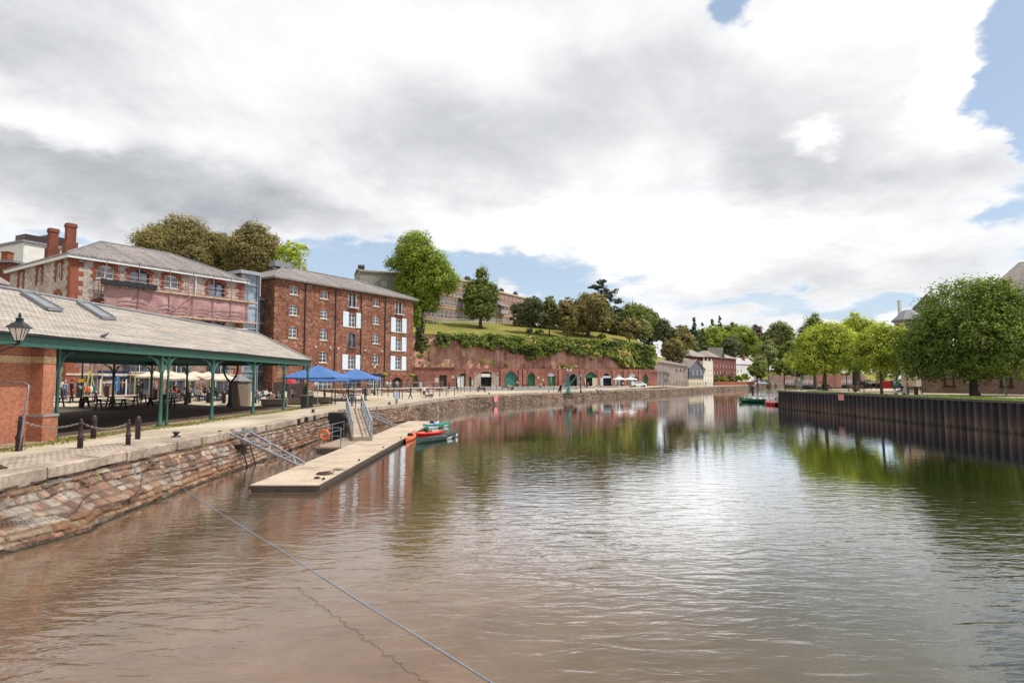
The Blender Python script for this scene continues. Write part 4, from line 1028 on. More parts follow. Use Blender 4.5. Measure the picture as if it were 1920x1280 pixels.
# ------------------------------------------------------------------ buildings behind the stone warehouse
def block(name, label, cat, px0, px1, Y0, Y1, z0, z1, mat, depth=8, wins=(), roof=None, parapet=True, wm='white'):
    a, b_ = PR(px0, Y0, 0), PR(px1, Y1, 0); d = b_ - a; ln = d.length; rz = math.atan2(d.y, d.x)
    t = thing(name, label, cat, (a.x, a.y, z0), rz); h = z1 - z0
    holes = [(x-w/2, x+w/2, z, z+hh, 0) for x, z, w, hh in wins]
    mb = MB(); facade(mb, 0, ln, -3, h, holes, 0, .2)
    mb.M = Matrix.Translation((0, depth, 0)) @ Matrix.Rotation(-math.pi/2, 4, 'Z'); facade(mb, 0, depth, -3, h, [], 0)
    mb.M = Matrix.Translation((ln, 0, 0)) @ Matrix.Rotation(math.pi/2, 4, 'Z'); facade(mb, 0, depth, -3, h, [], 0); mb.M = None
    mb.add([(0, 0, h), (ln, 0, h), (ln, depth, h), (0, depth, h)], [(0, 1, 2, 3)])
    if holes: mb.bb(.2, ln-.2, .5, .6, -2, h-.1)
    mb.build('wall', M[mat], t)
    for x, z, w, hh in wins: window(t, x, z, w, hh, .1, 2, 2, wm)
    if parapet: mb = MB(); mb.bb(-.3, ln+.3, -.3, depth+.2, h+.01, h+.35); mb.build('parapet', M['lead'], t)
    return t, ln, h
t, ln, h = block('white_house', 'tall white rendered building with a flat roof behind the two brick chimneys', 'building', 33, 150, 92, 100, 5, 26.0, 'whiterender', 9)
mb = MB(); mb.bb(1, 4, 2, 5, h+.3, h+1.8); mb.bb(4.5, 7.5, 3, 6, h+.3, h+2.5); mb.build('roof_plant', M['brownblack'], t)
t, ln, h = block('gabled_house', 'white gabled house behind the slate roof of the stone warehouse', 'house', 158, 240, 104, 112, 5, 26.3, 'whiterender', 9, parapet=False)
gable_roof(t, 0, ln, 0, 9, h, h+2.6, M['farslate'], axis='y')
t, ln, h = block('brick_gable_house', 'dark red brick house at the left edge of the picture', 'house', -60, 14, 74, 82, 2, 17.6, 'chimbrick', 8, ((4.2, 12, 1, 1.7), (4.2, 8.6, 1, 1.7)), parapet=False)
gable_roof(t, 0, ln, 0, 8, h, h+2.6, M['farslate'])
t, ln, h = block('brick_stack_house', 'stepped brick party wall between the red house and the white building', 'wall', 14, 36, 86, 88, 5, 21.5, 'chimbrick', 4)
mb = MB(); mb.bb(.2, 1.2, 1, 2, h, h+1.6); mb.bb(.15, 1.25, .9, 2.1, h+1.6, h+1.75); mb.build('chimney', M['redtrim'], t)

# ------------------------------------------------------------------ Georgian crescent on the hill
def terrace(label, pxa, ya, pxb, yb_, zb, ze, nb, rows, depth, bay=(), mat='crescentbrick', band=(), lastdark=False, name='terraced_houses', wsize=1.35):
    a, b_ = PR(pxa, ya, 0), PR(pxb, yb_, 0); d = b_ - a; ln = d.length; rz = math.atan2(d.y, d.x); h = ze - zb
    t = thing(name, label, 'terrace', (a.x, a.y, zb), rz)
    wins = []
    for i in range(nb):
        x = ln * (i + .5) / nb
        for z, hh in rows: wins.append((x, z, wsize, hh))
    mb = MB(); facade(mb, 0, ln, -6, h, [(x-w/2, x+w/2, z, z+hh, 0) for x, z, w, hh in wins], 0, .25)
    for mm, l_ in ((Matrix.Translation((0, depth, 0)) @ Matrix.Rotation(-math.pi/2, 4, 'Z'), depth), (Matrix.Translation((ln, 0, 0)) @ Matrix.Rotation(math.pi/2, 4, 'Z'), depth)):
        mb.M = mm; facade(mb, 0, l_, -6, h, [], 0)
    mb.M = None; mb.bb(.2, ln-.2, .6, .7, -2, h-.1); mb.build('wall', M[mat], t)
    for x, z, w, hh in wins: window(t, x, z, w, hh, .12, 2, 2, 'white', fr=.12, mull=.08)
    mb = MB()
    for z in band: mb.bb(0, ln, -.1, -.004, z, z+.3)
    mb.bb(-.3, ln+.3, -.35, .3, h-.5, h); mb.build('stone_bands', M['cream'] if mat != 'greystone' else M['greystone'], t)
    roof_obj('roof', [((-.2, .3, h+.02), (ln+.2, .3, h+.02), (ln+.2, depth/2, h+1.2), (-.2, depth/2, h+1.2)), ((-.2, depth/2, h+1.2), (ln+.2, depth/2, h+1.2), (ln+.2, depth, h), (-.2, depth, h))], M['farslate'], t)
    k = max(1, nb // 4)
    for i in range(k + 1):
        x = min(max(ln * i / k, 1.2), ln - 1.2); mb = MB(); mb.bb(x-1, x+1, depth/2-.5, depth/2+.5, h+.3, h+2.3)
        for q in range(4): mb.lathe([(.15, 0), (.12, .5)], (x-.75+q*.5, depth/2, h+2.3), 6)
        mb.build('chimney', M['brownblack'], t)
    for x0, x1, z0_, z1_ in bay:
        mb = MB(); mb.bb(x0, x1, -2.0, -.12, z0_-.35, z0_); 
        for i in range(6): xx = x0+.1+(x1-x0-.2)*i/5; mb.bar((xx, -1.9, z0_), (xx, -1.9, z1_), .14)
        mb.slab([(x0-.3, -2.3, z1_), (x1+.3, -2.3, z1_), (x1+.3, -.1, z1_+1.1), (x0-.3, -.1, z1_+1.1)], .12)
        o = mb.build('balcony', M['lead'], t); mr = MB()
        for i in range(24): xx = x0+.1+(x1-x0-.2)*i/23; mr.bar((xx, -1.95, z0_), (xx, -1.95, z0_+1), .05)
        mr.bar((x0, -1.95, z0_+1), (x1, -1.95, z0_+1), .08); mr.build('railing', M['white'], o)
    return t, ln, h
rows3 = ((1.2, 2.6), (5.3, 2.0), (8.8, 1.5))
terrace('grey stuccoed end house of the crescent on the hill', 672, 178, 790, 186, 23.0, 37.6, 4, ((10.2, 1.6), (6.4, 2.0)), 10, mat='greystone', name='hill_house')
# brick terrace in three runs round the gentle curve
terrace('left run of the red brick Georgian crescent above the grass slope', 782, 184, 856, 196, 23.0, 38.3, 9, ((1.2, 2.9), (5.6, 2.6), (9.4, 1.9), (12.4, 1.5)), 10, band=(4.6, 8.7), bay=())
terrace('middle run of the red brick Georgian crescent with a long canopied balcony', 856, 196, 930, 210, 23.2, 38.0, 10, ((1.2, 2.6), (4.9, 2.6), (9.0, 1.8), (12.0, 1.4)), 10, band=(4.2, 8.4, 11.6), bay=((1.0, 7.5, 4.9, 7.6),))
terrace('right run of the red brick Georgian crescent ending behind the dark trees', 930, 210, 990, 230, 23.4, 36.2, 8, ((1.2, 2.4), (4.6, 2.4), (8.0, 1.7), (10.6, 1.3)), 10, band=(4.0, 7.6), bay=((0.4, 5.0, 4.6, 7.2),))
# railing at the top of the grass slope in front of the crescent
mb = MB(); fpts = [PR(790 + i * 5.5, 176 + i * .72) for i in range(44)]
for i, p in enumerate(fpts):
    z = hilltop(p.x, p.y - ycliff(p.x) - 3); mb.bar((p.x, p.y, z-.2), (p.x, p.y, z + 1.3), .12 if i % 4 else .3)
    if i: q = fpts[i-1]; zq_ = hilltop(q.x, q.y - ycliff(q.x) - 3); mb.bar((q.x, q.y, zq_+1.2), (p.x, p.y, z+1.2), .08); mb.bar((q.x, q.y, zq_+.3), (p.x, p.y, z+.3), .08)
tag(mb.build('garden_railing', M['white']), 'pale railing along the top of the grass slope in front of the crescent', 'railing')
# ------------------------------------------------------------------ cellar arcade at the foot of the cliff
A0 = Vector((-25.4, 151.6)); A1 = Vector((29.7, 171.6)); ad = (A1 - A0).normalized(); AROT = math.atan2(ad.y, ad.x)
def atx(px):
    a = (px - 960) / FPX; return (a * A0.y - A0.x) / (ad.x - a * ad.y)
def aty(py, t): return CAMZ + (710.5 - py) / FPX * (A0.y + ad.y * t) - 2.2
ARC = thing('cellar_arcade', 'long low red sandstone wall of arched cellars with painted doors under the cliff', 'arcade', (A0.x, A0.y, 2.2), AROT)
LA = atx(1232)
doors = [  # px0, px1, top py, kind, label
    (776.5, 784, 704, 'g'), (824, 838, 703, 'dark'), (855, 884, 700, 'panels'), (889, 935, 697, 'shop'), (947, 969, 696, 'teal'), (989, 1003, 698.5, 'g'),
    (1027, 1041, 697, 'fan'), (1067, 1082, 701, 'tealdark'), (1097, 1119, 697, 'fanopen'), (1127, 1146, 700, 'blueshop'), (1155.5, 1167, 700, 'whitefan'), (1179, 1193, 698.5, 'whitefan'), (1205, 1214, 702, 'g')]
holes = []; info = []
for a, b_, py, k in doors:
    x0, x1 = atx(a), atx(b_); z1 = aty(py, x0); z0 = 0.02 if k != 'g' or a > 800 else 1.4
    ar = 0 if k == 'dark' or a < 780 else min((x1 - x0) * .38, 1.2)
    holes.append((x0, x1, z0, z1, ar)); info.append((x0, x1, z0, z1, k, ar))
mb = MB(); facade(mb, 0, LA, -.6, 5.0, holes, 0, .5)
mb.add([(0, 0, 5.0), (LA, 0, 5.0), (LA, 3.5, 5.0), (0, 3.5, 5.0)], [(0, 1, 2, 3)]); mb.bb(0, LA, .9, 1, -.5, 4.9)
mb.bb(0, atx(852), -.25, 3.5, 5.0, 5.25); mb.build('wall', M['arcadebrick'], ARC)
mb = MB()
for (x0, x1, z0, z1, k, ar) in info:
    if not ar: continue
    n = 11; w = x1 - x0
    for i in range(n):
        t = (i - (n-1)/2) / ((n-1)/2); mb.box(((x0+x1)/2 + t*(w/2+.35), -.05, z1 + .28 - (ar+.35)*t*t), (w/n+.3, .16, .5), ry=t*.7)
for x in (atx(876), atx(941), atx(975), atx(983), atx(1050), atx(1090), atx(1122), atx(1150), atx(1171), atx(1199)): mb.bb(x-.45, x+.45, -.28, -.01, -.5, 4.7)
mb.build('arches_and_piers', brick_mat('arch_stone', (.42, .20, .155), (.33, .155, .12), (.26, .13, .1), .5, .3, .4, .4), ARC)
for (x0, x1, z0, z1, k, ar) in info:
    w = x1 - x0; xc = (x0 + x1) / 2; mb = MB(); lab = None; mat = 'doorgreen'; nm = 'door'
    if k in ('g', 'teal'):
        mat = 'doorgreen' if k == 'g' else 'teal'
        mb.bb(x0, x1, .35, .45, z0, z1)
        for i in range(1, 6): mb.bb(x0+w*i/6-.03, x0+w*i/6+.03, .32, .35, z0, z1-.4)
        lab = 'green boarded cellar door' if k == 'g' else 'wide blue green cellar door'
    elif k == 'dark': mb.bb(x0, x1, .4, .5, z0, z1); mat = 'darkwood'; lab = 'dark brown timber door'
    elif k == 'panels':
        mb.bb(xc, x1, .3, .4, z0, z1-.2); mb.bb(x0, xc, .6, .7, z0, z1); lab = 'open green door with white panels'
        m2 = MB(); m2.bb(x0+.4, x0+1.3, .2, .3, z0+.1, z1-.7); m2.bb(x0+1.5, x0+2.3, .2, .3, z0+.1, z1-.7); m2.build('white_panel', M['white'], ARC)
    elif k == 'shop':
        q = w * .27
        mb.bb(x0, x0+q, -.1, .1, z0, z1-.2); mb.bb(x1-q*1.1, x1, -.1, .1, z0, z1-.2); mat = 'rubble'; nm = 'shop_front'
        m2 = MB(); m2.bb(x0+q+.1, x1-q*1.3, -.2, -.05, z1-1.35, z1-.5); m2.build('shop_sign', M['whiterender'], ARC)
        m2 = MB(); m2.bb(x0+q, x1-q, .45, .5, z0, z1); m2.build('shop_interior', M['darkvoid'], ARC)
    elif k in ('fan', 'whitefan'):
        mb.bb(x0+.1, x1-.1, .35, .45, z0, z0+(z1-z0)*.68); mat = 'doorgreen' if k == 'fan' else 'glass'
        m2 = MB(); m2.bb(x0, x1, .36, .46, z0+(z1-z0)*.7, z1-.1); m2.bb(xc-.06, xc+.06, .3, .36, z0, z1); m2.build('fanlight', M['white'], ARC)
    elif k == 'tealdark': mb.bb(x0, x1, .4, .5, z0, z1); mat = 'darkvoid'; m2 = MB(); m2.bb(x1-.1, x1+1.9, -.15, -.05, z0, z1-.8); m2.build('open_door', M['galv'], ARC)
    elif k == 'fanopen':
        mb.bb(x0, x1, .2, .3, z1-1.7, z1); m2 = MB(); m2.bb(x1-1.6, x1+.3, -.2, -.1, z0, z1-1.7); m2.bb(x0-.3, x0+.1, -.2, -.1, z0, z1-1.6); m2.build('open_door', M['cream'], ARC)
        m2 = MB(); m2.bb(x0, x1, .5, .6, z0, z1-1.7); m2.build('shop_interior', M['darkvoid'], ARC)
    else:
        mb.bb(x0, x1, .4, .5, z0, z1); mat = 'darkvoid'; m2 = MB(); m2.bb(x0+.4, x1-.3, -.1, 0, z1-1.3, z1-.7); m2.bb(x0-.4, x0+.5, -.2, -.1, z0, z1-1.2); m2.bb(x1, x1+1.6, -.1, -.02, z0+.5, z1-1.2)
        m2.build('blue_shop_boards', pbr('pale_blue_board', (.38, .48, .58), (.5, .55, .6), 3, .6), ARC)
    o = mb.build(nm, M[mat], ARC)
    if lab: o['label'] = lab
for px, z, w, h in ((819, 1.2, 1.0, 1.2), (849, 2.3, .6, .7), (781, .0, .01, .01), (1009, 2.2, .5, .7), (1018, 1.6, .5, .6), (886, .4, .5, 1.6)):
    if w < .1: continue
    x = atx(px); mb = MB(); mb.bb(x-w/2, x+w/2, -.08, -.01, z, z+h); mb.build('notice', M['cream'], ARC)
# metal lattice staging and its posts
p = PR(1214, 176, 0)
mb = MB(); w = 6.2; H = 4.4
for i in range(7):
    x = w*i/6; mb.bar((x, 0, 0), (x, 0, H), .1); mb.bar((x, 2, 0), (x, 2, H), .1)
for i in range(6):
    for j in range(3):
        a, b_ = w*i/6, w*(i+1)/6; c, d = H*j/3, H*(j+1)/3
        mb.bar((a, 0, c), (b_, 0, d), .09); mb.bar((b_, 0, c), (a, 0, d), .09)
for j in range(4): mb.bar((0, 0, H*j/3), (w, 0, H*j/3), .1); mb.bar((0, 2, H*j/3), (w, 2, H*j/3), .1)
mb.slab([(-.3, -.4, H+.15), (w+.3, -.4, H+.15), (w+.3, 2.2, H+.15), (-.3, 2.2, H+.15)], .12)
tag(mb.build('lattice_screen', M['galv'], None, (p.x, p.y, 2.0), .25), 'grey steel lattice staging standing beside the last cellar arch', 'metal frame')

# long stone boat store with sloping top
a, b_ = PR(1223, 200, 0), PR(1289, 208, 0)
BS = thing('stone_boat_store', 'long windowless grey stone building with a sloping lean-to roof by the far quay', 'building', (a.x, a.y, 1.7), math.atan2((b_-a).y, (b_-a).x))
ln = (b_ - a).length; zl = CAMZ + (710-676)/FPX*200 - 1.7; zr_ = CAMZ + (710-686)/FPX*208 - 1.7
mb = MB(); n = 14
for i in range(n):
    x0, x1 = ln*i/n, ln*(i+1)/n; f = lambda t: zl + (zr_-zl)*t**1.0
    mb.add([(x0, 0, -.5), (x1, 0, -.5), (x1, 0, f(x1/ln)), (x0, 0, f(x0/ln))], [(0, 1, 2, 3)])
mb.add([(0, 0, -.5), (0, 0, zl), (0, 9, zl+.8), (0, 9, -.5)], [(0, 1, 2, 3)]); mb.add([(ln, 0, -.5), (ln, 9, -.5), (ln, 9, zr_+1.5), (ln, 0, zr_)], [(0, 1, 2, 3)])
mb.build('wall', rubble_mat('boat_store_stone', [(.33, .28, .26), (.26, .22, .21), (.40, .33, .30), (.30, .23, .21)], 1.6, (.36, .3, .27), 2.2, .3), BS)
roof_obj('roof', [((-.3, -.4, zl+.1), (ln+.2, -.4, zr_+.1), (ln+.2, 9, zr_+2.2), (-.3, 9, zl+1.2))], M['farslate'], BS, .25)
for x, z in ((ln-3.4, zr_-1.9), (ln-1.6, zr_-1.9), (ln-5.4, zr_-1.9)): mb = MB(); mb.bb(x-.3, x+.3, -.06, -.01, z, z+.9); mb.build('small_window', M['glass'], BS)
# dark boarded gabled house beside it
a, b_ = PR(1290, 210, 0), PR(1317, 218, 0)
GH = thing('boarded_gable_house', 'small gabled building with grey boarded upper floor over pale stone, slate roof', 'building', (a.x, a.y, 1.7), math.atan2((b_-a).y, (b_-a).x))
w = (b_ - a).length; zt = CAMZ + (710-689)/FPX*214 - 1.7; zp = zt + 2.9
mb = MB(); mb.bb(0, w, 0, 14, -.4, 2.9); mb.build('stone_base', M['cream'], GH)
mb = MB(); mb.poly([(-.1, -.3, 2.9), (w+.1, -.3, 2.9), (w+.1, -.3, zt), (w/2, -.3, zp), (-.1, -.3, zt)]); mb.poly([(-.1, -.3, 2.9), (-.1, -.3, zt), (-.1, 14, zt), (-.1, 14, 2.9)]); mb.poly([(w+.1, -.3, 2.9), (w+.1, 14, 2.9), (w+.1, 14, zt), (w+.1, -.3, zt)])
for i in range(12): z = 3.0 + i*.2; mb.bb(-.1, w+.1, -.34, -.3, z, z+.03)
mb.build('boarded_upper_floor', pbr('slate_grey_boards', (.13, .135, .16), (.09, .09, .11), 3, .8), GH)
gable_roof(GH, 0, w, -.3, 14, zt, zp+.1, M['farslate'], axis='y')
roof_obj('side_roof', [((-9, 2, zt-.2), (0, 2, zt-.2), (0, 9, zt+2.6), (-7, 9, zt+2.6))], M['farslate'], GH)
for x in (w*.28, w*.55, w*.82): window(GH, x, 4.1, .7, 1.5, -.34, 1, 2, 'white', 'skyglass')
# white battlemented tower
a, b_ = PR(1318, 228, 0), PR(1336.5, 234, 0)
TW = thing('white_tower', 'narrow pale rendered tower with stepped battlements beside the boarded gable', 'tower', (a.x, a.y, 1.7), math.atan2((b_-a).y, (b_-a).x))
w = (b_ - a).length; h = CAMZ + (710-676)/FPX*230 - 1.7
wn_ = [(w*f, z, .5, 1.0) for f in (.18, .5, .82) for z in (1.3, 3.6, 5.4)]
mb = MB(); facade(mb, 0, w, -.4, h, [(x-.25, x+.25, z, z+hh, .1) for x, z, _, hh in wn_], 0, .2); mb.bb(.1, w-.1, .5, 6, -.3, h-.1); mb.poly([(0, 0, -.4), (0, 0, h), (0, 8, h), (0, 8, -.4)]); mb.poly([(w, 0, -.4), (w, 8, -.4), (w, 8, h), (w, 0, h)])
for f in (.12, .5, .88):
    x = w*f; mb.bb(x-.36, x+.36, -.05, .4, h, h+.35); mb.bb(x-.2, x+.2, 0, .35, h+.35, h+.75)
    mb.add([(x-.2, 0, h+.75), (x+.2, 0, h+.75), (x+.2, .35, h+.75), (x-.2, .35, h+.75), (x, .17, h+1.1)], [(0, 1, 4), (1, 2, 4), (2, 3, 4), (3, 0, 4)])
mb.build('wall', pbr('pale_tower_render', (.62, .58, .50), (.5, .46, .39), 1.5, .85), TW)
for x, z, w_, hh in wn_: window(TW, x, z, .5, hh, .1, 1, 1, 'white')
roof_obj('roof', [((-3, 8, h+.5), (w, 8, h+.5), (w-1, 13, h+2), (-4, 13, h+2)), ((-3, 8, h+.5), (0, 1, h), (w, 1, h), (w, 8, h+.5))], M['farslate'], TW)

# brick apartment block with hipped roofs
a, b_ = PR(1336, 252, 0), PR(1380, 278, 0); d = b_ - a; ln = d.length
AP = thing('brick_apartments', 'dark red brick riverside apartment block with white windows and a pointed dormer gable', 'apartments', (a.x, a.y, 2), math.atan2(d.y, d.x))
he = CAMZ + (710-669)/FPX*254 - 2
wn_ = [(ln*(i+.5)/8, z, .9, 1.5) for i in range(8) for z in (1.6, 4.5, 7.4)]
mb = MB(); facade(mb, 0, ln, -1, he, [(x-.45, x+.45, z, z+1.5, .1) for x, z, _, _ in wn_ if z+1.5 < he], 0, .2); mb.bb(.1, ln-.1, .5, .6, -.9, he-.1)
mb.M = Matrix.Rotation(math.pi, 4, 'Z') @ Matrix.Translation((0, 0, 0)) if False else None
mb.poly([(0, 0, -1), (0, 0, he), (0, 12, he), (0, 12, -1)]); mb.poly([(ln, 0, -1), (ln, 12, -1), (ln, 12, he), (ln, 0, he)])
mb.bb(-14, -.02, 5, 13, -1, he); mb.build('wall', brick_mat('apartment_brick', (.19, .07, .058), (.15, .058, .05), (.14, .07, .06), .5, .2, .2, .3), AP)
for x, z, w_, hh in wn_:
    if z + 1.5 < he: window(AP, x, z, .9, 1.5, .1, 2, 2, 'white')
hip_roof(AP, 0, ln, 0, 12, he+.1, he+3.2, 6, ln-6, M['farslate'], .6); hip_roof(AP, -14, 4, 4, 14, he+.1, he+3.4, -9, -1, M['farslate'], .6, 'wing_roof')
x = ln*.36; mb = MB(); mb.poly([(x-2, -.4, he-.6), (x+2, -.4, he-.6), (x, -.4, he+4.4)]); mb.build('dormer_gable', M['darkwood'], AP)
roof_obj('dormer_roof', [((x-2.4, -.8, he-.9), (x, -.8, he+4.7), (x, 6, he+4.7), (x-2.4, 6, he-.9)), ((x+2.4, -.8, he-.9), (x+2.4, 6, he-.9), (x, 6, he+4.7), (x, -.8, he+4.7))], M['farslate'], AP)
for i, xx in enumerate((x-.2, x+ln*.32)):
    mb = MB()
    for z in (1.4, 4.3): mb.bb(xx-1.2, xx+1.2, -1.1, -.01, z, z+.12); [mb.bar((xx-1.2+.3*k, -1.1, z), (xx-1.2+.3*k, -1.1, z+.95), .05) for k in range(9)]; mb.bar((xx-1.2, -1.1, z+.95), (xx+1.2, -1.1, z+.95), .07)
    mb.build('balcony', M['black'], AP)
# white house
t, ln, h = block('white_cottage', 'white rendered two storey house with a pale slate roof right of the brick apartments', 'house', 1379, 1416, 290, 304, 2, 12, 'whiterender', 8,
                 ((2.0, 5.4, 1.1, 1.7), (5.6, 5.4, 1.2, 1.8), (2.0, 1.6, 1.5, 2.0), (5.6, 1.6, 1.1, 1.8)), parapet=False)
gable_roof(t, 0, ln, 0, 8, h, h+3.1, slate_mat('pale_slate', (.5, .49, .5), (.42, .41, .43), .3, .5, 0, .3), .3)
mb = MB(); mb.bb(ln*.62, ln*.62+.9, 2, 3, h+1, h+4.3); mb.build('chimney', M['redtrim'], t)
# low planted brick wall in front of apartments
a, b_ = G(1337, 717.5, 1.9), G(1412, 715, 1.9)
mb = MB(); aa, bb_ = PR(1337, 240, 0), PR(1412, 275, 0); mb.bar((aa.x, aa.y, 2.4), (bb_.x, bb_.y, 2.4), .5, 1.6)
tag(mb.build('garden_wall', M['redtrim']), 'low red brick garden wall below the shrubs in front of the apartments', 'wall')
aa, bb_ = PR(1440, 300, 0), PR(1620, 330, 0); mb = MB(); mb.bar((aa.x, aa.y, 4.2), (bb_.x, bb_.y, 4.2), .8, 4.2)
tag(mb.build('stone_boundary_wall', M['rubbledark']), 'long dark stone wall under the trees beyond the inlet', 'wall')
aa, bb_ = PR(1525, 205, 0), PR(1575, 210, 0); mb = MB(); mb.bar((aa.x, aa.y, 3.6), (bb_.x, bb_.y, 3.6), .6, 4.4)
tag(mb.build('red_stone_wall', M['arcadebrick']), 'reddish stone wall glimpsed between the tree trunks on the right bank', 'wall')
# church spire on the skyline
p = PR(1187.5, 420, 30); mb = MB(); mb.lathe([(3, 0), (3, 20), (2.2, 22), (.12, 35)], (0, 0, 0), 8); mb.bar((0, 0, 34.5), (0, 0, 37.5), .2)
tag(mb.build('church_spire', M['lead'], None, (p.x, p.y, 26)), 'thin grey church spire rising behind the wooded hill', 'spire')

# ------------------------------------------------------------------ right bank buildings
aa = Vector((54.5, 82.0)); bb2 = Vector((67.0, 62.0)); d = bb2 - aa; ln = d.length
RBd = thing('riverside_flats', 'brown sandstone and render riverside building with round windows behind the big tree', 'building', (aa.x, aa.y, RB), math.atan2(d.y, d.x))
L2 = ln + 22
mb = MB(); mb.bb(0, L2, 0, 12, -.1, 4.6); mb.build('ground_floor', brick_mat('brown_sandstone', (.36, .26, .20), (.29, .20, .155), (.2, .14, .11), .7, .3, .35, .4, .015), RBd)
for i, px in enumerate((1, 5.0, 11.0, 20.0, 28, 36)):
    x = px + .6; mb = MB(); mb.lathe([(1.25, -.02), (1.25, .12), (1.05, .12), (1.05, -.02)], (0, 0, 0), 20)
    mb.v = [(x + v[0], -v[2], 3.75 + v[1]) for v in mb.v]; o = mb.build('round_window', M['greystone'], RBd)
    mg = MB(); mg.lathe([(1.1, 0), (1.1, .03)], (0, 0, 0), 20); mg.v = [(x + v[0], -v[2]-.01, 3.75 + v[1]) for v in mg.v]; mg.build('pane', M['darkvoid'], o)
    mr = MB(); mr.bb(x-.55, x-.45, -.2, -.01, .9, 2.8); mr.bb(x+.45, x+.55, -.2, -.01, .9, 2.8); mr.bb(x-.7, x+.7, -.22, -.01, .8, .95); mr.build('iron_grille', M['black'], RBd)
mb = MB(); mb.bb(0, L2, -.12, -.003, 2.0, 2.15)
for x in np.arange(2.6, L2, 4.4): mb.bb(x-.12, x+.12, -.10, -.004, 0, 4.6)
mb.build('stone_string_course', M['greystone'], RBd)
# upper floors set back with big slate roof
wn_ = [(x, z, 1.2, 1.6) for x in np.arange(8, L2-1, 3.2) for z in (.8, 3.8)]
mb = MB(); mb.M = Matrix.Translation((0, 1.0, 4.6)); facade(mb, 6.0, L2, 0, 6.6, [(x-.6, x+.6, z, z+1.6, 0) for x, z, _, _ in wn_], 0, .2); mb.bb(6.1, L2, .6, .7, 0, 6.5); mb.M = None
mb.poly([(6.0, 1, 4.6), (6.0, 1, 11.2), (6.0, 12, 11.2), (6.0, 12, 4.6)]); mb.build('upper_wall', M['cream'], RBd)
for x, z, w_, hh in wn_: window(RBd, x, z + 4.6, 1.2, 1.6, 1.12, 2, 2, 'navy')
roof_obj('roof', [((8.0, .4, 11.2), (L2+.5, .4, 11.2), (L2+.5, 6.5, 17.0), (11.5, 6.5, 17.0)), ((8.0, 12.6, 11.2), (8.0, .4, 11.2), (11.5, 6.5, 17.0))], M['farslate'], RBd)
# bay tower on the corner
bp_ = PR(1709, 76, 0)
BT = thing('corner_bay_tower', 'cream octagonal bay tower with tall glazing and small slate cap left of the big tree', 'tower', (bp_.x + .5, bp_.y + 1.0, RB), .3); BT.scale = (.72, .72, .88)
mb = MB(); mb.lathe([(2.3, 4.2), (2.35, 4.6), (2.3, 7.4), (2.45, 7.5), (2.45, 7.7)], (0, 0, 0), 8); mb.lathe([(2.3, 10.2), (2.3, 10.7)], (0, 0, 0), 8)
for k in range(8): th = 2*math.pi*(k+.5)/8; mb.bar((2.2*math.cos(th), 2.2*math.sin(th), 7.6), (2.2*math.cos(th), 2.2*math.sin(th), 10.3), .22)
mb.lathe([(1.6, 0), (1.6, 4.3)], (0, 0, 0), 8); mb.build('wall', M['cream'], BT)
mb = MB(); mb.lathe([(2.05, 7.6), (2.05, 10.3)], (0, 0, 0), 8); mb.build('glazing', M['skyglass'], BT)
mb = MB(); mb.lathe([(2.75, 10.6), (2.8, 10.85), (.9, 12.3), (.5, 12.4)], (0, 0, 0), 8); mb.build('roof', M['lead'], BT)
mb = MB(); mb.bb(-1.2, -.75, .6, 1.05, 10, 13.9); mb.build('chimney', M['whiterender'], BT)
p = PR(1737, 80, 0); mb = MB(); w = 2.1; z0 = CAMZ + (710-585)/FPX*80; z1 = CAMZ + (710-552)/FPX*80
mb.add([(-w, 0, RB), (w, 0, RB), (w, 0, z0), (0, 0, z1), (-w, 0, z0), (-w, 6, RB), (w, 6, RB), (w, 6, z0), (0, 6, z1), (-w, 6, z0)], [(0, 1, 2, 3, 4), (9, 8, 7, 6, 5), (0, 4, 9, 5), (1, 6, 7, 2)])
GB = thing('gabled_bay', 'steep pointed grey gable rising between the bay tower and the big tree', 'building', (p.x+.4, p.y, 0), -.62); mb.build('wall', M['greystone'], GB)
roof_obj('roof', [((-w-.2, -.3, z0-.1), (0, -.3, z1+.2), (0, 6.2, z1+.2), (-w-.2, 6.2, z0-.1)), ((w+.2, -.3, z0-.1), (w+.2, 6.2, z0-.1), (0, 6.2, z1+.2), (0, -.3, z1+.2))], M['farslate'], GB)
# ------------------------------------------------------------------ foliage
G_ = np.random.default_rng(11)
_lm = leaf_mat
def leaf_mat(name, dark, light, trans=.35, warm=None, k=1.65):
    f = lambda c: tuple(min(x * k, .6) for x in c)
    return _lm(name, f(dark), f(light), trans, f(warm) if warm else None)
LM = {
 'holm': leaf_mat('holm_oak_leaves', (.052, .050, .019), (.160, .135, .050), .3, (.25, .18, .07)),
 'dark': leaf_mat('dark_leaves', (.026, .036, .016), (.080, .088, .036), .2, (.13, .12, .055)),
 'bright': leaf_mat('fresh_green_leaves', (.060, .085, .014), (.175, .21, .032), .4, (.24, .28, .05)),
 'mid': leaf_mat('mid_green_leaves', (.042, .062, .016), (.125, .14, .032), .35, (.15, .18, .045)),
 'lime': leaf_mat('lime_green_leaves', (.10, .128, .02), (.26, .28, .05), .5, (.36, .36, .09)),
 'chest': leaf_mat('chestnut_leaves', (.028, .050, .010), (.095, .128, .022), .44, (.17, .20, .05)),
 'pale': leaf_mat('pale_olive_leaves', (.07, .085, .03), (.17, .18, .07), .3, (.28, .26, .12)),
 'purple': leaf_mat('copper_beech_leaves', (.035, .022, .022), (.085, .052, .05), .2, (.13, .09, .07)),
 'conifer': leaf_mat('conifer_needles', (.014, .026, .018), (.04, .058, .036), .1, (.07, .09, .05)),
 'olive': leaf_mat('olive_green_leaves', (.05, .062, .018), (.13, .14, .045), .3, (.22, .20, .08)),
}
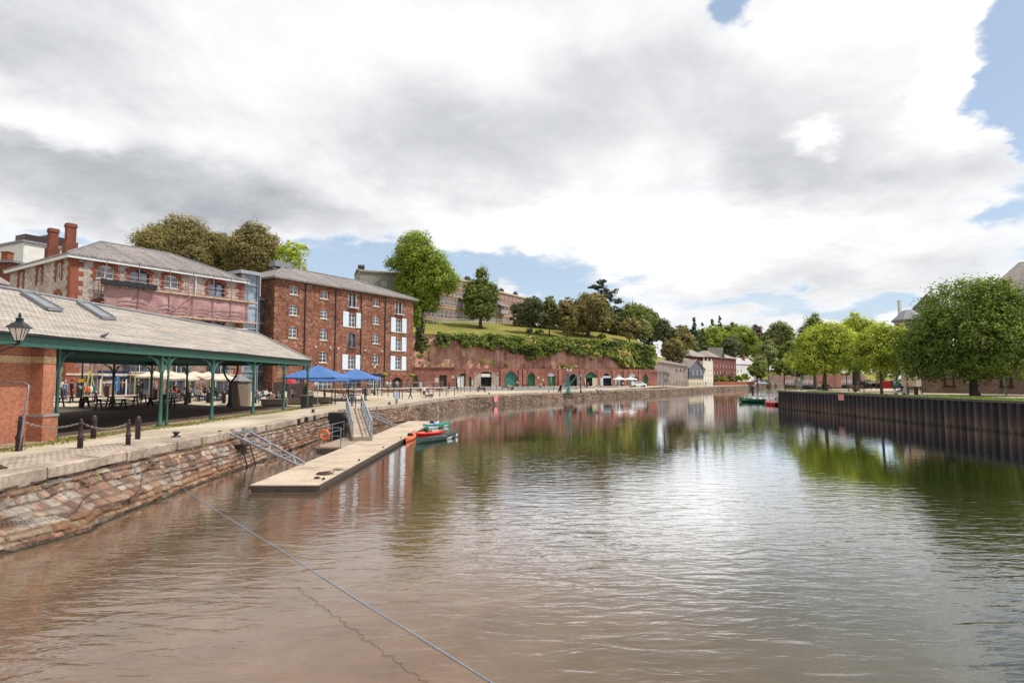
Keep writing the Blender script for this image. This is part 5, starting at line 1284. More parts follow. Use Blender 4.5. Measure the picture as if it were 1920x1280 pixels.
def leaves_mesh(name, pos, nrm, size, tint, mat):
    n = len(pos)
    r = G_.normal(size=(n, 3)); t = np.cross(nrm, r); t /= np.linalg.norm(t, axis=1)[:, None] + 1e-9
    b_ = np.cross(nrm, t); s = size[:, None]
    q = np.stack([pos - t*s*.62, pos + b_*s*.42 - t*s*.08, pos + t*s*.62, pos - b_*s*.42 + t*s*.08], 1).reshape(-1, 3)
    me = bpy.data.meshes.new(name); me.vertices.add(4*n); me.vertices.foreach_set('co', q.astype(np.float32).ravel())
    me.loops.add(4*n); me.loops.foreach_set('vertex_index', np.arange(4*n, dtype=np.int32)); me.polygons.add(n)
    me.polygons.foreach_set('loop_start', np.arange(0, 4*n, 4, dtype=np.int32))
    me.update(calc_edges=True)
    a = me.attributes.new('tint', 'FLOAT', 'POINT'); a.data.foreach_set('value', np.repeat(tint, 4).astype(np.float32))
    me.materials.append(mat); me.validate(); return me
def unit(n):
    v = G_.normal(size=(n, 3)); return v / np.linalg.norm(v, axis=1)[:, None]
def clumps(lobes, nclump, nleaf, cr, size, flat=.75, low=-.35, inner=.55):
    """lobes: list of (cx,cy,cz,rx,ry,rz). returns arrays for leaves"""
    L_ = np.array(lobes, float); w = (L_[:, 3]*L_[:, 4]*L_[:, 5]) ** .667; w /= w.sum()
    idx = G_.choice(len(L_), nclump, p=w); u = unit(nclump); 
    bad = u[:, 2] < low; u[bad, 2] *= -.6
    rad = inner + (1 - inner) * G_.random(nclump) ** .6
    rad = np.where(G_.random(nclump) < .14, rad * (1.02 + .17 * G_.random(nclump)), rad)
    cc = L_[idx, :3] + u * rad[:, None] * L_[idx, 3:6]
    # no clump deep inside another lobe
    crr = cr * (.5 + 1.1 * G_.random(nclump) ** 1.5); ct = G_.random(nclump) * .6
    P_ = np.repeat(cc, nleaf, 0); v = unit(nclump * nleaf); rr = np.repeat(crr, nleaf) * (.65 + .4 * G_.random(nclump*nleaf))
    P_ = P_ + v * rr[:, None] * np.array([1, 1, flat])
    nr = v * .55 + np.repeat(u, nleaf, 0) * .55 + G_.normal(size=v.shape) * .42 + np.array([0, 0, .25]); nr /= np.linalg.norm(nr, axis=1)[:, None]
    tint = np.repeat(ct, nleaf) + .24 * G_.random(len(P_)) + .16 * v[:, 2] + .1  # upward side of each clump tinted lighter, as if lit from above
    return P_, nr, size * (.7 + .6 * G_.random(len(P_))), np.clip(tint, 0, 1)
def tree(name, label, px, top, bot, hw, Y, mat='mid', base=None, group='trees on the skyline', lobes=None, leaf=None, dens=1.0, trunk=None, bark='bark', zbase=None, lean=0, depth=.8, low=-.8, cl=.17, flat=.75, cat='tree', inner=.55, forks=4):
    """crown from photo extents (px centre, top/bottom py, half width px) at distance Y"""
    if px > 1270 and 225 <= Y < 350: Y *= 1.2
    if px > 1270 and 200 <= Y < 225: Y *= 1.2
    c = P(px, (top + bot) / 2, Y); sc = Y / FPX; rw = hw * sc * 1.1; rh = (bot - top) / 2 * sc * 1.08
    x, y = c.x, Y; z0 = zbase if zbase is not None else gh(x, y)
    z0 = min(z0, c.z - rh*.6)
    root = thing(name, label, cat, (x, y, z0), 0, group)
    if lobes is None:
        lobes = [(0, 0, 0, .72, .72, .75)]
        for k in range(7):
            a = k * 2.4 + px; rr = .45 + .12 * math.sin(k * 5 + px)
            lobes.append((math.cos(a)*rr, math.sin(a)*rr, -.35 + .14*k - .1, .45, .45, .42))
        lobes.append((.05, 0, .5, .48, .48, .5))
    Lb = [(l[0]*rw, l[1]*rw*depth, c.z - z0 + l[2]*rh, l[3]*rw, l[4]*rw*depth, l[5]*rh) for l in lobes]
    leaf = leaf or max(.2, Y / 587 * 1.35); area = rw * rh * 4
    crn = cl * min(rw, rh) * (1 if rw > 2 else 1.3)
    nl = 26; nc = int(dens * 3.4 * area * 2.2 / (nl * leaf * leaf * .52)); nc = min(max(nc, 40), 2600)
    a = clumps(Lb, nc, nl, crn, leaf, flat, low, inner)
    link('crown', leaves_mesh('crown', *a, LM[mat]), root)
    mb = MB(); tr = trunk or max(.12, rw * .06); ctr = c.z - z0
    top_ = Vector((lean*rw, 0, ctr - rh*.1))
    s_ = Vector((0, 0, -.5)); m1 = Vector((lean*rw*.2, .02*rw, (ctr - rh) * .5 + .2))
    fk = Vector((lean*rw*.4, 0, max(ctr - rh*.75, .6)))
    mb.path([s_, Vector((0, 0, .25)), m1, fk, top_], [tr*1.6, tr*1.15, tr*.95, tr*.8, tr*.3], 8)
    for k in range(forks):
        l = Lb[((k*2+1) if forks < 6 else k) % len(Lb)]; e_ = Vector((l[0], l[1], l[2])); b0 = s_.lerp(fk, .9) + (top_ - fk) * (.12*k)
        md = b0.lerp(e_, .5) + Vector((0, 0, rh*.08)); mb.path([b0, md, e_], [tr*.6, tr*.42, tr*.12], 6)
    mb.build('trunk', M[bark], root, smooth=True)
    return root

SK = 'trees on the skyline'
tree('holm_oak', 'large rounded brown-green holm oak behind the stone warehouse roof', 334, 408, 540, 84, 122, 'holm', dens=1.5, cl=.16)
tree('holm_oak', 'darker holm oak in the gap between the two big rounded trees', 412, 440, 540, 38, 128, 'dark', dens=1.3)
tree('holm_oak', 'tall domed holm oak behind the roof of the red warehouse', 472, 420, 535, 54, 120, 'holm', dens=1.5, cl=.16)
tree('young_tree', 'thin light green tree with open branches right of the domed holm oak', 545, 446, 520, 36, 118, 'lime', dens=.32, cl=.12, leaf=.28, inner=.3)
tree('horse_chestnut', 'tall bright green tree standing on the slope behind the red warehouse', 793, 437, 592, 62, 178, 'bright', dens=1.15, trunk=.6, lobes=[
    (-.22, 0, .62, .50, .5, .36), (-.05, 0, .30, .68, .68, .36), (-.60, 0, .22, .42, .4, .16), (.30, 0, .08, .50, .5, .30), (.45, 0, -.22, .50, .5, .30), (-.15, 0, -.22, .62, .6, .42), (-.45, 0, -.5, .40, .4, .30), (.1, 0, -.62, .40, .4, .30), (.72, 0, -.1, .28, .3, .18), (-.5, 0, .5, .3, .3, .14)], cl=.13)
tree('round_tree', 'dense mid green tree with a pointed top in front of the crescent', 901, 502, 608, 33, 178, 'mid', dens=1.35, trunk=.55, lobes=[
    (0, 0, -.15, .85, .85, .6), (.05, 0, .62, .28, .3, .38), (-.4, 0, .1, .5, .5, .42), (.45, 0, .05, .5, .5, .42), (0, 0, -.45, .8, .8, .42)], cl=.15)
tree('holm_oak', 'dark brown-green holm oak at the right end of the crescent', 996, 557, 614, 29, 176, 'dark', dens=1.5, zbase=19)
tree('small_tree', 'lighter feathery tree between two dark holm oaks on the slope', 1030, 554, 622, 20, 178, 'olive', dens=1.2, zbase=18)
tree('holm_oak', 'grey-green holm oak right of the feathery tree', 1064, 560, 628, 22, 176, 'holm', dens=1.4, zbase=17)
tree('holm_oak', 'broad brown holm oak above the middle of the ivy covered cliff', 1103, 551, 630, 42, 184, 'holm', dens=1.5, zbase=17, trunk=.7)
tree('cedar', 'dark flat-layered cedar standing above the other trees', 1130, 526, 600, 33, 205, 'conifer', dens=.8, zbase=19, lobes=[
    (-.05, 0, .88, .28, .3, .10), (-.3, 0, .62, .5, .5, .10), (.32, 0, .44, .55, .5, .11), (-.15, 0, .22, .75, .7, .12), (.5, 0, -.02, .6, .5, .12), (-.3, 0, -.22, .75, .7, .15), (.2, 0, -.45, .85, .8, .2), (0, 0, -.7, .8, .8, .25), (.05, 0, .1, .2, .2, .8)], cl=.12, flat=.5, low=-1, forks=9)
tree('beech', 'big domed green tree in the wood beneath the church spire', 1186, 571, 640, 46, 205, 'mid', dens=1.4, zbase=18)
tree('beech', 'olive green tree at the right shoulder of the wooded dome', 1222, 582, 640, 22, 208, 'olive', dens=1.3, zbase=17)
tree('holm_oak', 'grey-brown low crown at the front of the hilltop wood', 1180, 597, 638, 24, 186, 'holm', dens=1.4, zbase=16)
tree('small_tree', 'pale pinkish-green small tree at the cliff top', 1208, 600, 640, 20, 187, 'pale', dens=1.3, zbase=15.5)
tree('yew', 'dark upright tree with a bare pale trunk above the ivy', 1243, 598, 645, 20, 196, 'dark', dens=1.4, zbase=14)
tree('holm_oak', 'olive-brown tree overhanging the right end of the cliff', 1277, 612, 664, 27, 202, 'holm', dens=1.5, zbase=8)
tree('small_tree', 'blue-green bush low on the slope left of the pointed conifer', 1286, 612, 655, 12, 235, 'conifer', dens=1.1, zbase=6)
tree('holm_oak', 'low olive oak filling the slope at the right end of the creepers', 1262, 632, 682, 26, 216, 'holm', dens=1.4, zbase=3)
tree('beech', 'green tree behind the roof of the stone boat store', 1296, 640, 680, 20, 236, 'mid', dens=1.3, zbase=3)
def conifer(label, px, top, bot, hw, Y, mat='conifer', zb=None, grp=SK):
    lb = [(0, 0, -.8 + .2*i, .95*(1-.105*i), .95*(1-.105*i), .17) for i in range(9)] + [(0, 0, .9, .13, .13, .13)]
    return tree('conifer', label, px, top, bot, hw, Y, mat, lobes=lb, dens=1.1, zbase=zb, cl=.16, low=-1, group=grp, bark='darkbark')
conifer('narrow dark pointed conifer left of the apartments skyline', 1302, 598, 660, 11, 250, zb=4)
conifer('small pointed conifer just left of the bright green grove', 1318, 607, 655, 9, 262, 'dark', zb=4)
conifer('tall thin conifer spire in the middle of the distant wood', 1350, 593, 640, 9, 300, zb=5)
conifer('green pointed conifer beside the thin conifer spire', 1336, 599, 650, 10, 290, 'olive', zb=5)
tree('beech', 'wide bright green tree directly behind the brick apartments', 1340, 612, 670, 42, 280, 'bright', dens=1.3, zbase=4)
tree('beech', 'bright green domed tree between the apartments and the copper beech', 1388, 612, 672, 38, 290, 'bright', dens=1.4, zbase=4)
tree('yew', 'very dark tree in the shade behind the apartment gable', 1372, 630, 678, 24, 262, 'dark', dens=1.4, zbase=3)
tree('beech', 'olive tree on the skyline left of the copper beech', 1372, 607, 640, 26, 330, 'olive', dens=1.2, zbase=6)
tree('copper_beech', 'dark purple copper beech in the distant wood', 1416, 611, 672, 22, 300, 'purple', dens=1.5, zbase=3)
tree('lime_tree', 'tall rounded olive-green tree right of the copper beech', 1461, 605, 676, 30, 270, 'olive', dens=1.4, zbase=3)
tree('lime_tree', 'grey-green tree in front of the tall rounded tree', 1440, 636, 688, 20, 255, 'pale', dens=1.2, zbase=3)
tree('lime_tree', 'dark green tree beside the stone wall beyond the inlet', 1480, 640, 690, 22, 262, 'mid', dens=1.3, zbase=3)
tree('lime_tree', 'dark green tree at the back of the far wood on the right', 1520, 632, 694, 30, 280, 'dark', dens=1.3, zbase=3)
tree('lime_tree', 'mid green tree far behind the right bank lime trees', 1610, 640, 700, 36, 230, 'mid', dens=1.2, zbase=3)
tree('lime_tree', 'pale green tree seen through the gap at the right bank path', 1680, 650, 712, 30, 190, 'bright', dens=1.1, zbase=3)
SH_ = 'shrubs by the far quay'
def shrub(label, px, top, bot, hw, Y, mat='mid', zb=1.8, group=SH_, dens=1.4):
    return tree('shrub', label, px, top, bot, hw, Y, mat, zbase=zb, group=group, dens=dens, cat='shrub', forks=2)
shrub('round dark green bush in front of the white house', 1420, 679, 712, 17, 225, 'mid')
shrub('pale round bush right of the white house roof', 1428, 664, 705, 14, 240, 'pale')
shrub('big dark rounded bush at the left of the far stone wall', 1470, 672, 706, 22, 235, 'mid')
shrub('olive bush at the right of the far stone wall', 1505, 680, 708, 22, 240, 'dark')
for i, (px, t_, b_, hw, mt, w_) in enumerate(((1342, 704, 717, 7, 'mid', 'small green bush at the left end of'), (1356, 706, 717, 8, 'bright', 'bright green bush second along'), (1370, 704, 716, 8, 'olive', 'olive bush in the middle of'), (1385, 703, 716, 8, 'bright', 'light green bush right of the middle of'), (1398, 699, 715, 9, 'lime', 'yellow-green bush at the right end of'))):
    shrub(w_ + ' the low brick garden wall', px, t_, b_, hw, 206 + i*5, mt)
shrub('tall dark climbing shrub against the right end of the red warehouse', 788, 578, 668, 10, 118, 'dark', 50, 'climbing shrubs')
shrub('bright green climbing shrub above the dark one beside the warehouse', 783, 574, 622, 7, 114, 'bright', 50, 'climbing shrubs')
shrub('rounded olive shrub below the cliff edge near the warehouse', 790, 628, 664, 13, 146, 'mid', 50, 'climbing shrubs')
shrub('clipped green bush on the grass at the right of the crescent', 1011, 616, 628, 9, 172, 'mid', 16, 'bushes on the grass slope', 1.6)
shrub('round clipped bush on the cliff top under the brown holm oak', 1127, 625, 638, 10, 176, 'mid', 14.5, 'bushes on the grass slope', 1.6)
shrub('small clipped bush beside the railing above the cliff', 992, 616, 625, 7, 171, 'dark', 16, 'bushes on the grass slope', 1.6)

# creepers hanging over the cliff: nobody could count them
def ivy():
    lob = []
    for px in np.arange(822, 1262, 5.5):
        x0 = (px - 960) / FPX * 158; Yc = ycliff(x0); x = (px - 960) / FPX * Yc; Yc = ycliff(x)
        q = (px - 822) / 440
        lo = np.interp(px, [822, 850, 880, 905, 930, 960, 985, 1010, 1035, 1060, 1090, 1120, 1150, 1165, 1190, 1215, 1235, 1262], [641, 644, 655, 652, 655, 652, 662, 674, 652, 655, 662, 664, 668, 688, 690, 692, 690, 680])
        hi = hilltop(x, 0) + .3; py_top = 710.5 - (hi - CAMZ) * FPX / Yc; lo = lo + random.uniform(-4, 4) + 17 * mnoise.noise(Vector((px * .045, 3.3, 0)))
        n = max(2, int((lo - py_top) / 5))
        for k in range(n):
            py = py_top + 2 + (lo - py_top) * k / n; z = CAMZ + (710.5 - py) / FPX * Yc; s_ = random.uniform(.8, 1.35)
            lob.append((x + random.uniform(-.5, .5), Yc + 1.2 + (1 - k/n) * .9, z, .95*s_, .9*s_, .8*s_))
    for px, py in ((870, 671), (795, 668), (812, 690), (925, 682), (830, 688), (840, 686), (905, 676), (1050, 690), (1062, 688), (1075, 692), (1085, 690), (1180, 694), (1205, 692), (1120, 674), (950, 684), (812, 650), (803, 640)):
        x0 = (px - 960) / FPX * 160; Yc = ycliff(x0); lob.append((x0, Yc + .6, CAMZ + (710.5 - py) / FPX * Yc, .8, .6, .7))
    P_, nr, sz, ti = clumps(lob, 3600, 16, .5, .42, .9, -.6, .4)
    big = np.array([mnoise.noise(Vector((p[0]*.16, p[2]*.3, 3))) for p in P_])
    ti = np.clip(ti * .7 + big * .75 + .16, 0, 1)
    return leaves_mesh('creepers', P_, nr, sz, ti, leaf_mat('creeper_leaves', (.034, .045, .016), (.145, .18, .034), .35, (.33, .27, .12)))
stuff(link('creepers', ivy()), 'green ivy and creepers hanging over the top of the red cliff', 'creepers')
def under():
    lob = []
    for px in np.arange(968, 1318, 5):
        Y = np.interp(px, [968, 1100, 1240, 1318], [192, 198, 206, 232]); c = PR(px, Y); z = gh(c.x, Y); k = random.uniform(.8, 1.3)
        for h in (1.0, 3.0, 4.8): lob.append((c.x + random.uniform(-.6, .6), Y + random.uniform(-2, 2), z + h*k, 2.2, 2, 1.8))
    a = clumps(lob, 1500, 16, .9, .6, .8, -.8, .6); return leaves_mesh('undergrowth', a[0], a[1], a[2], a[3], LM['dark'])
stuff(link('undergrowth', under()), 'dark shaded undergrowth beneath the trees on the brow of the hill', 'undergrowth')
# woods on the far hillside, one mass
def wood():
    lob = []
    for px in np.arange(1255, 2300, 7):
        Y = 470 + 40 * math.sin(px * .013) + random.uniform(-20, 20)
        tp = np.interp(px, [1255, 1300, 1420, 1500, 1560, 1700, 2300], [650, 640, 640, 642, 640, 655, 655]) + random.uniform(-7, 7)
        for py in np.arange(tp, 714, 11): c = P(px + random.uniform(-3, 3), py + 6, Y + (714 - py) * .5); lob.append((c.x, c.y, c.z, 6.5, 6, 5))
    a = clumps(lob, 2400, 16, 2.2, 1.5, .8, -.8, .6)
    return leaves_mesh('distant_wood', a[0], a[1], a[2], a[3], LM['olive'])
stuff(link('distant_wood', wood()), 'hazy mass of far woodland closing the view beyond the river bend', 'wood')
# grass tufts
def tufts(name, label, fn, n, h, mat, tintlo=.2):
    P_ = np.array([fn() for _ in range(n)]); nr = G_.normal(size=(n, 3)); nr[:, 2] *= .25; nr /= np.linalg.norm(nr, axis=1)[:, None]
    P_[:, 2] += h * .3
    o = link(name, leaves_mesh(name, P_, nr, h * (.5 + G_.random(n)), np.clip(tintlo + .7 * G_.random(n), 0, 1), mat)); stuff(o, label, 'grass'); return o
def f1():
    y = random.uniform(20, 60) if random.random() < .6 else random.choice((25.5, 26.5, 32.7, 33.4, 38.3, 44.4, 50.3, 56.1)) + random.gauss(0, .5)
    x = -18.85 + random.gauss(0, .28) - .25 * math.sin(y * .5); return (x, y, gh(x, y))
gm_ = leaf_mat('quay_grass', (.08, .085, .025), (.17, .165, .05), .3, (.28, .23, .10))
tufts('grass_tufts', 'line of short grass growing at the feet of the green posts', f1, 5200, .075, gm_)
def f2():
    r_ = random.random(); y = 28 + 58 * (r_ ** .8)*.9; x = RX0 + random.uniform(.1, 1.4) + (1 if y < 60 else 0) * random.uniform(0, 3); return (x, y, RB + .05)
tufts('bank_turf', 'rough grass along the top of the sheet pile wall', f2, 9000, .16, leaf_mat('bank_grass_blades', (.05, .09, .015), (.14, .20, .04), .3, (.24, .26, .09)))
def f3():
    y = random.uniform(15, 40); return (xcope(y) + random.uniform(.1, .25) + .3 * max(0, random.gauss(0, 1)), y, 1.32 - abs(random.gauss(0, .18)))
tufts('wall_weeds', 'dry weeds growing from the joints under the coping stones', f3, 220, .08, leaf_mat('wall_weed_leaves', (.10, .10, .03), (.25, .2, .07), .3, (.4, .3, .12)))

# ------------------------------------------------------------------ right bank trees
RG = 'trees on the right bank'
def rtree(*a, **k): return tree(*a, group=RG, zbase=RB, **k)
rtree('horse_chestnut', 'very large dark green chestnut tree filling the right edge', 1822, 526, 722, 118, 64, 'chest', dens=1.7, trunk=.42, leaf=.20, cl=.13, bark='darkbark', depth=.85, lobes=[
    (0, 0, -.1, .8, .8, .62), (-.1, -.1, .45, .62, .6, .5), (.45, 0, .25, .55, .5, .5), (-.6, 0, -.25, .45, .5, .45), (-.45, -.2, .15, .48, .5, .38), (.2, -.2, .62, .4, .4, .34), (-.3, 0, -.6, .5, .5, .32), (.3, -.2, -.55, .6, .6, .36), (.75, -.1, -.3, .5, .5, .45), (-.75, 0, -.55, .3, .3, .3)])
rtree('lime_tree', 'smaller bright lime tree with a straight trunk left of the woman with the pushchair', 1650, 606, 704, 52, 71, 'lime', dens=1.15, trunk=.16, leaf=.19, cl=.15, inner=.4)
rtree('lime_tree', 'broad bright yellow-green lime tree nearest the tip of the bank', 1545, 604, 704, 62, 93, 'lime', dens=1.35, trunk=.32, leaf=.22, cl=.15, lobes=[
    (0, 0, -.05, .7, .7, .6), (-.55, 0, -.4, .5, .5, .42), (.1, 0, .5, .55, .5, .46), (.5, 0, .2, .5, .5, .5), (-.25, 0, .2, .5, .5, .45), (.5, 0, -.4, .5, .5, .4), (-.1, 0, -.6, .6, .6, .3)])
rtree('lime_tree', 'second lime tree crown rising right of the broad one', 1600, 590, 700, 42, 98, 'lime', dens=1.3, trunk=.34, leaf=.22, cl=.15, bark='darkbark')
rtree('lime_tree', 'darker green lime crown showing behind at the left', 1526, 591, 680, 32, 112, 'mid', dens=1.1, trunk=.3, leaf=.25)
rtree('lime_tree', 'thin lime tree beside the path bench', 1606, 640, 704, 28, 88, 'bright', dens=.8, trunk=.12, leaf=.2, cl=.2)
rtree('lime_tree', 'green tree filling the gap left of the large chestnut', 1690, 650, 712, 24, 92, 'bright', dens=.8, trunk=.12, leaf=.22)
rtree('horse_chestnut', 'dark chestnut crown behind the large one at the far right', 1930, 560, 720, 50, 74, 'chest', dens=.9, trunk=.35, leaf=.22)
# ------------------------------------------------------------------ people
SKIN = [pbr('skin', (.50, .30, .22), (.44, .25, .18), 6, .6)]
CL = {}
def cloth(c):
    k = tuple(c)
    if k not in CL: CL[k] = pbr('cloth', c, tuple(x * .75 for x in c), 7, .9)
    return CL[k]
HAIRC = {'brown': (.06, .035, .02), 'black': (.015, .012, .012), 'blond': (.42, .28, .12), 'grey': (.35, .34, .33), 'white': (.6, .58, .55)}
def person_meshes(J):
    """J: dict of joints -> meshes body, shirt, trousers, shoes, hair"""
    bm = bpy.data.meshes.new('tmp'); names = list(J['pts']); idx = {n: i for i, n in enumerate(names)}
    bm.from_pydata([J['pts'][n][0] for n in names], [(idx[a], idx[b_]) for a, b_ in J['edges']], [])
    o = bpy.data.objects.new('tmp', bm); COL.objects.link(o)
    sk = o.modifiers.new('s', 'SKIN'); sk.use_smooth_shade = True; sk.branch_smoothing = .3
    if not bm.skin_vertices: pass
    for i, n in enumerate(names):
        r = J['pts'][n][1]; bm.skin_vertices[0].data[i].radius = r if isinstance(r, tuple) else (r, r)
    bm.skin_vertices[0].data[idx['pelvis']].use_root = True
    sb = o.modifiers.new('d', 'SUBSURF'); sb.levels = 1; sb.render_levels = 1
    dg = bpy.context.evaluated_depsgraph_get(); dg.update()
    me = bpy.data.meshes.new_from_object(o.evaluated_get(dg)); bpy.data.objects.remove(o)
    V = [v.co.copy() for v in me.vertices]; NR = [v.normal.copy() for v in me.vertices]; F = [tuple(p.vertices) for p in me.polygons]
    pts = {n: Vector(J['pts'][n][0]) for n in names}
    segs = [(a, b_) for a, b_ in J['edges']]
    def near(c):
        best = None; bd = 1e9
        for a, b_ in segs:
            p, q = pts[a], pts[b_]; d = q - p; t = max(0, min(1, (c - p).dot(d) / max(d.length_squared, 1e-9))); dd = (p + d * t - c).length - .0
            r = J['pts'][a][1]; r = r[0] if isinstance(r, tuple) else r; dd /= max(r, .03) ** .3
            if dd < bd: bd = dd; best = (a, b_, t)
        return best
    reg = []
    for f in F:
        c = sum((V[i] for i in f), Vector()) / len(f); a, b_, t = near(c); k = J['cloth'](a, b_, t, c); reg.append(k)
    hands = MB()
    for s_ in ('l', 'r'):
        w = pts['hand_' + s_]; e = pts['wrist_' + s_]; d = (w - e).normalized(); u = d.orthogonal().normalized() if abs(d.z) < .9 else Vector((0, 1, 0)); sd = d.cross(u).normalized()
        for k in range(4):
            b0 = w + u * (k - 1.5) * .02; ln = (.055, .07, .065, .05)[k]; hands.path([b0 - d*.01, b0 + d*ln*.5 + sd*.004, b0 + d*ln*.9 + sd*.02], [.011, .010, .007], 5)
        hands.path([e + u*.03 + d*.02, e + u*.055 + d*.05, e + u*.05 + d*.08], [.012, .011, .008], 5)
    def sub(name, keep, off, extra=None):
        mb = MB(); mp = {}
        for f, k in zip(F, reg):
            if keep is not None and k not in keep: continue
            for i in f:
                if i not in mp: mp[i] = len(mb.v); mb.v.append(tuple(V[i] + NR[i] * off))
            mb.f.append(tuple(mp[i] for i in f)); mb.m.append(0)
        if extra: mb.add(extra.v, extra.f, 0)
        return mb.mesh(name, SKIN[0], True)
    head = pts['head']
    # face: nose, ears, eyes sit on the body mesh
    ex = MB(); ex.v = list(hands.v); ex.f = list(hands.f); ex.m = list(hands.m)
    ex.add([head + Vector(q) for q in ((-.014, -.098, -.01), (.014, -.098, -.01), (0, -.128, -.022), (0, -.098, .03))], [(0, 1, 2), (0, 2, 3), (1, 3, 2)])
    for s_ in (-1, 1): ex.lathe([(.004, -.03), (.018, -.015), (.02, .01), (.006, .03)], head + Vector((s_*.088, .005, -.005)), 6)
    body = sub('body', None, 0, ex)
    hair = MB(); hair.lathe([(.062, -.07), (.092, -.03), (.105, .03), (.098, .075), (.07, .108), (.02, .124)], head + Vector((0, .018, .01)), 10, sy=1.02)
    return {'body': body, 'shirt': sub('shirt', ('shirt',), .012), 'trousers': sub('trousers', ('trousers',), .014), 'shoes': sub('shoes', ('shoes',), .012), 'hair': hair.mesh('hair', SKIN[0], True)}
def skeleton(pose, shorts=False, sleeves=True, dress=False):
    p = {}; S_ = 1.0
    sit = pose == 'sit'; hz = .52 if sit else .93
    yl = .0
    p['pelvis'] = ((0, 0, hz), (.135, .10)); p['waist'] = ((0, .01 if not sit else .0, hz+.17), (.12, .09)); p['chest'] = ((0, .01 if not sit else -.03, hz+.38), (.15, .105)); p['neck'] = ((0, -.01 if not sit else -.06, hz+.55), .05)
    p['head'] = ((0, -.03 if not sit else -.10, hz+.70), (.085, .095)); p['crown'] = ((0, -.025 if not sit else -.095, hz+.78), (.075, .085))
    arm = {'stand': ((.02, -.02), (.03, -.08)), 'walk': ((-.16, .14), (-.28, .10)), 'hold': ((-.05, -.05), (-.30, -.30)), 'sit': ((-.12, -.12), (-.36, -.36))}[pose]
    for k, (s_, sx) in enumerate((('l', -1), ('r', 1))):
        sh = (sx*.175, .01 if not sit else -.03, hz+.47); p['sh_'+s_] = (sh, .055)
        ey = arm[0][k]; wy = arm[1][k]
        ez = hz+.18; wz = hz-.06
        if pose in ('sit',): ez, wz = hz+.20, hz+.16
        if pose == 'hold': wz = hz+.22
        p['el_'+s_] = ((sx*.22, ey, ez), .042); p['wrist_'+s_] = ((sx*(.22 if pose != 'hold' else .12), wy, wz), .028)
        d = (Vector(p['wrist_'+s_][0]) - Vector(p['el_'+s_][0])).normalized() * .075; w = Vector(p['wrist_'+s_][0]) + d; p['hand_'+s_] = (tuple(w), (.038, .02))
        lg = {'stand': (0, 0), 'walk': (-.22, .24), 'hold': (.02, -.04), 'sit': (0, 0)}[pose][k]
        p['hip_'+s_] = ((sx*.09, 0, hz-.05), .088)
        if sit: p['knee_'+s_] = ((sx*.12, -.42, hz), .062); p['ank_'+s_] = ((sx*.12, -.40, .09), .042); p['toe_'+s_] = ((sx*.13, -.56, .04), (.04, .032))
        else:
            p['knee_'+s_] = ((sx*.095, lg*.45 - .02, .49), .060); ay = lg + (.06 if lg > 0 else 0); az_ = .09 + (.05 if lg > .1 else 0)
            p['ank_'+s_] = ((sx*.10, ay, az_), .042); p['toe_'+s_] = ((sx*.11, ay-.15, .04 + (.01 if lg > .1 else 0)), (.04, .032))
    E = [('pelvis', 'waist'), ('waist', 'chest'), ('chest', 'neck'), ('neck', 'head'), ('head', 'crown')]
    for s_ in 'lr': E += [('chest', 'sh_'+s_), ('sh_'+s_, 'el_'+s_), ('el_'+s_, 'wrist_'+s_), ('wrist_'+s_, 'hand_'+s_), ('pelvis', 'hip_'+s_), ('hip_'+s_, 'knee_'+s_), ('knee_'+s_, 'ank_'+s_), ('ank_'+s_, 'toe_'+s_)]
    def cl(a, b_, t, c):
        if b_ in ('head', 'crown') or (a == 'chest' and b_ == 'neck' and t > .75): return 'skin'
        if b_ in ('waist', 'chest', 'neck', 'sh_l', 'sh_r'): return 'shirt' if not (b_ == 'waist' and t < .35) else 'trousers'
        if b_[:2] == 'el': return 'shirt'
        if b_[:5] == 'wrist': return 'shirt' if sleeves and t < .9 else 'skin'
        if b_[:4] == 'hand': return 'skin'
        if b_[:3] in ('hip',): return 'trousers'
        if b_[:4] == 'knee': return 'trousers'
        if b_[:3] == 'ank': return 'shoes' if t > .93 else ('skin' if shorts and t > .05 else 'trousers')
        return 'shoes'
    return {'pts': p, 'edges': E, 'cloth': cl}
PM = {}
def pose_meshes(pose, shorts, sleeves):
    k = (pose, shorts, sleeves)
    if k not in PM: PM[k] = person_meshes(skeleton(pose, shorts, sleeves))
    return PM[k]
npeople = 0
def person(loc, label, rz=0, pose='stand', shirt=(.1, .1, .12), trousers=(.05, .06, .1), hair='brown', shorts=False, sleeves=True, h=1.0, hat=None, bag=None, group=None):
    global npeople; npeople += 1
    t = thing('person', label, 'person', loc, rz, group); ms = pose_meshes(pose, shorts, sleeves)
    for n, mat in (('body', SKIN[0]), ('shirt', cloth(shirt)), ('trousers', cloth(trousers)), ('shoes', cloth((.03, .028, .03))), ('hair', cloth(HAIRC[hair]))):
        o = link(n, ms[n], t)
        o.material_slots[0].link = 'OBJECT'; o.material_slots[0].material = mat
    t.scale = (h, h, h)
    hz = .52 if pose == 'sit' else .93
    if hat: mb = MB(); mb.lathe([(.17, 0), (.17, .015), (.1, .02), (.095, .09), (.05, .12)], (0, -.02 if pose != 'sit' else -.08, hz+.745), 12); mb.build('hat', cloth(hat), t)
    if bag: mb = MB(); mb.lathe([(.10, 0), (.15, .06), (.155, .3), (.13, .40), (.05, .44)], (0, .19, hz+.08), 8, sy=.6); mb.build('backpack', cloth(bag), t)
    return t
W_ = (.72, .70, .68); BK = (.02, .02, .025); NV = (.03, .04, .09); GY = (.22, .22, .24); DN = (.07, .11, .19); BR = (.2, .13, .09); PK = (.5, .3, .28); RD = (.45, .04, .04)
# ================================================================== near quay
def ilab(i, n=99): return ORD[i]
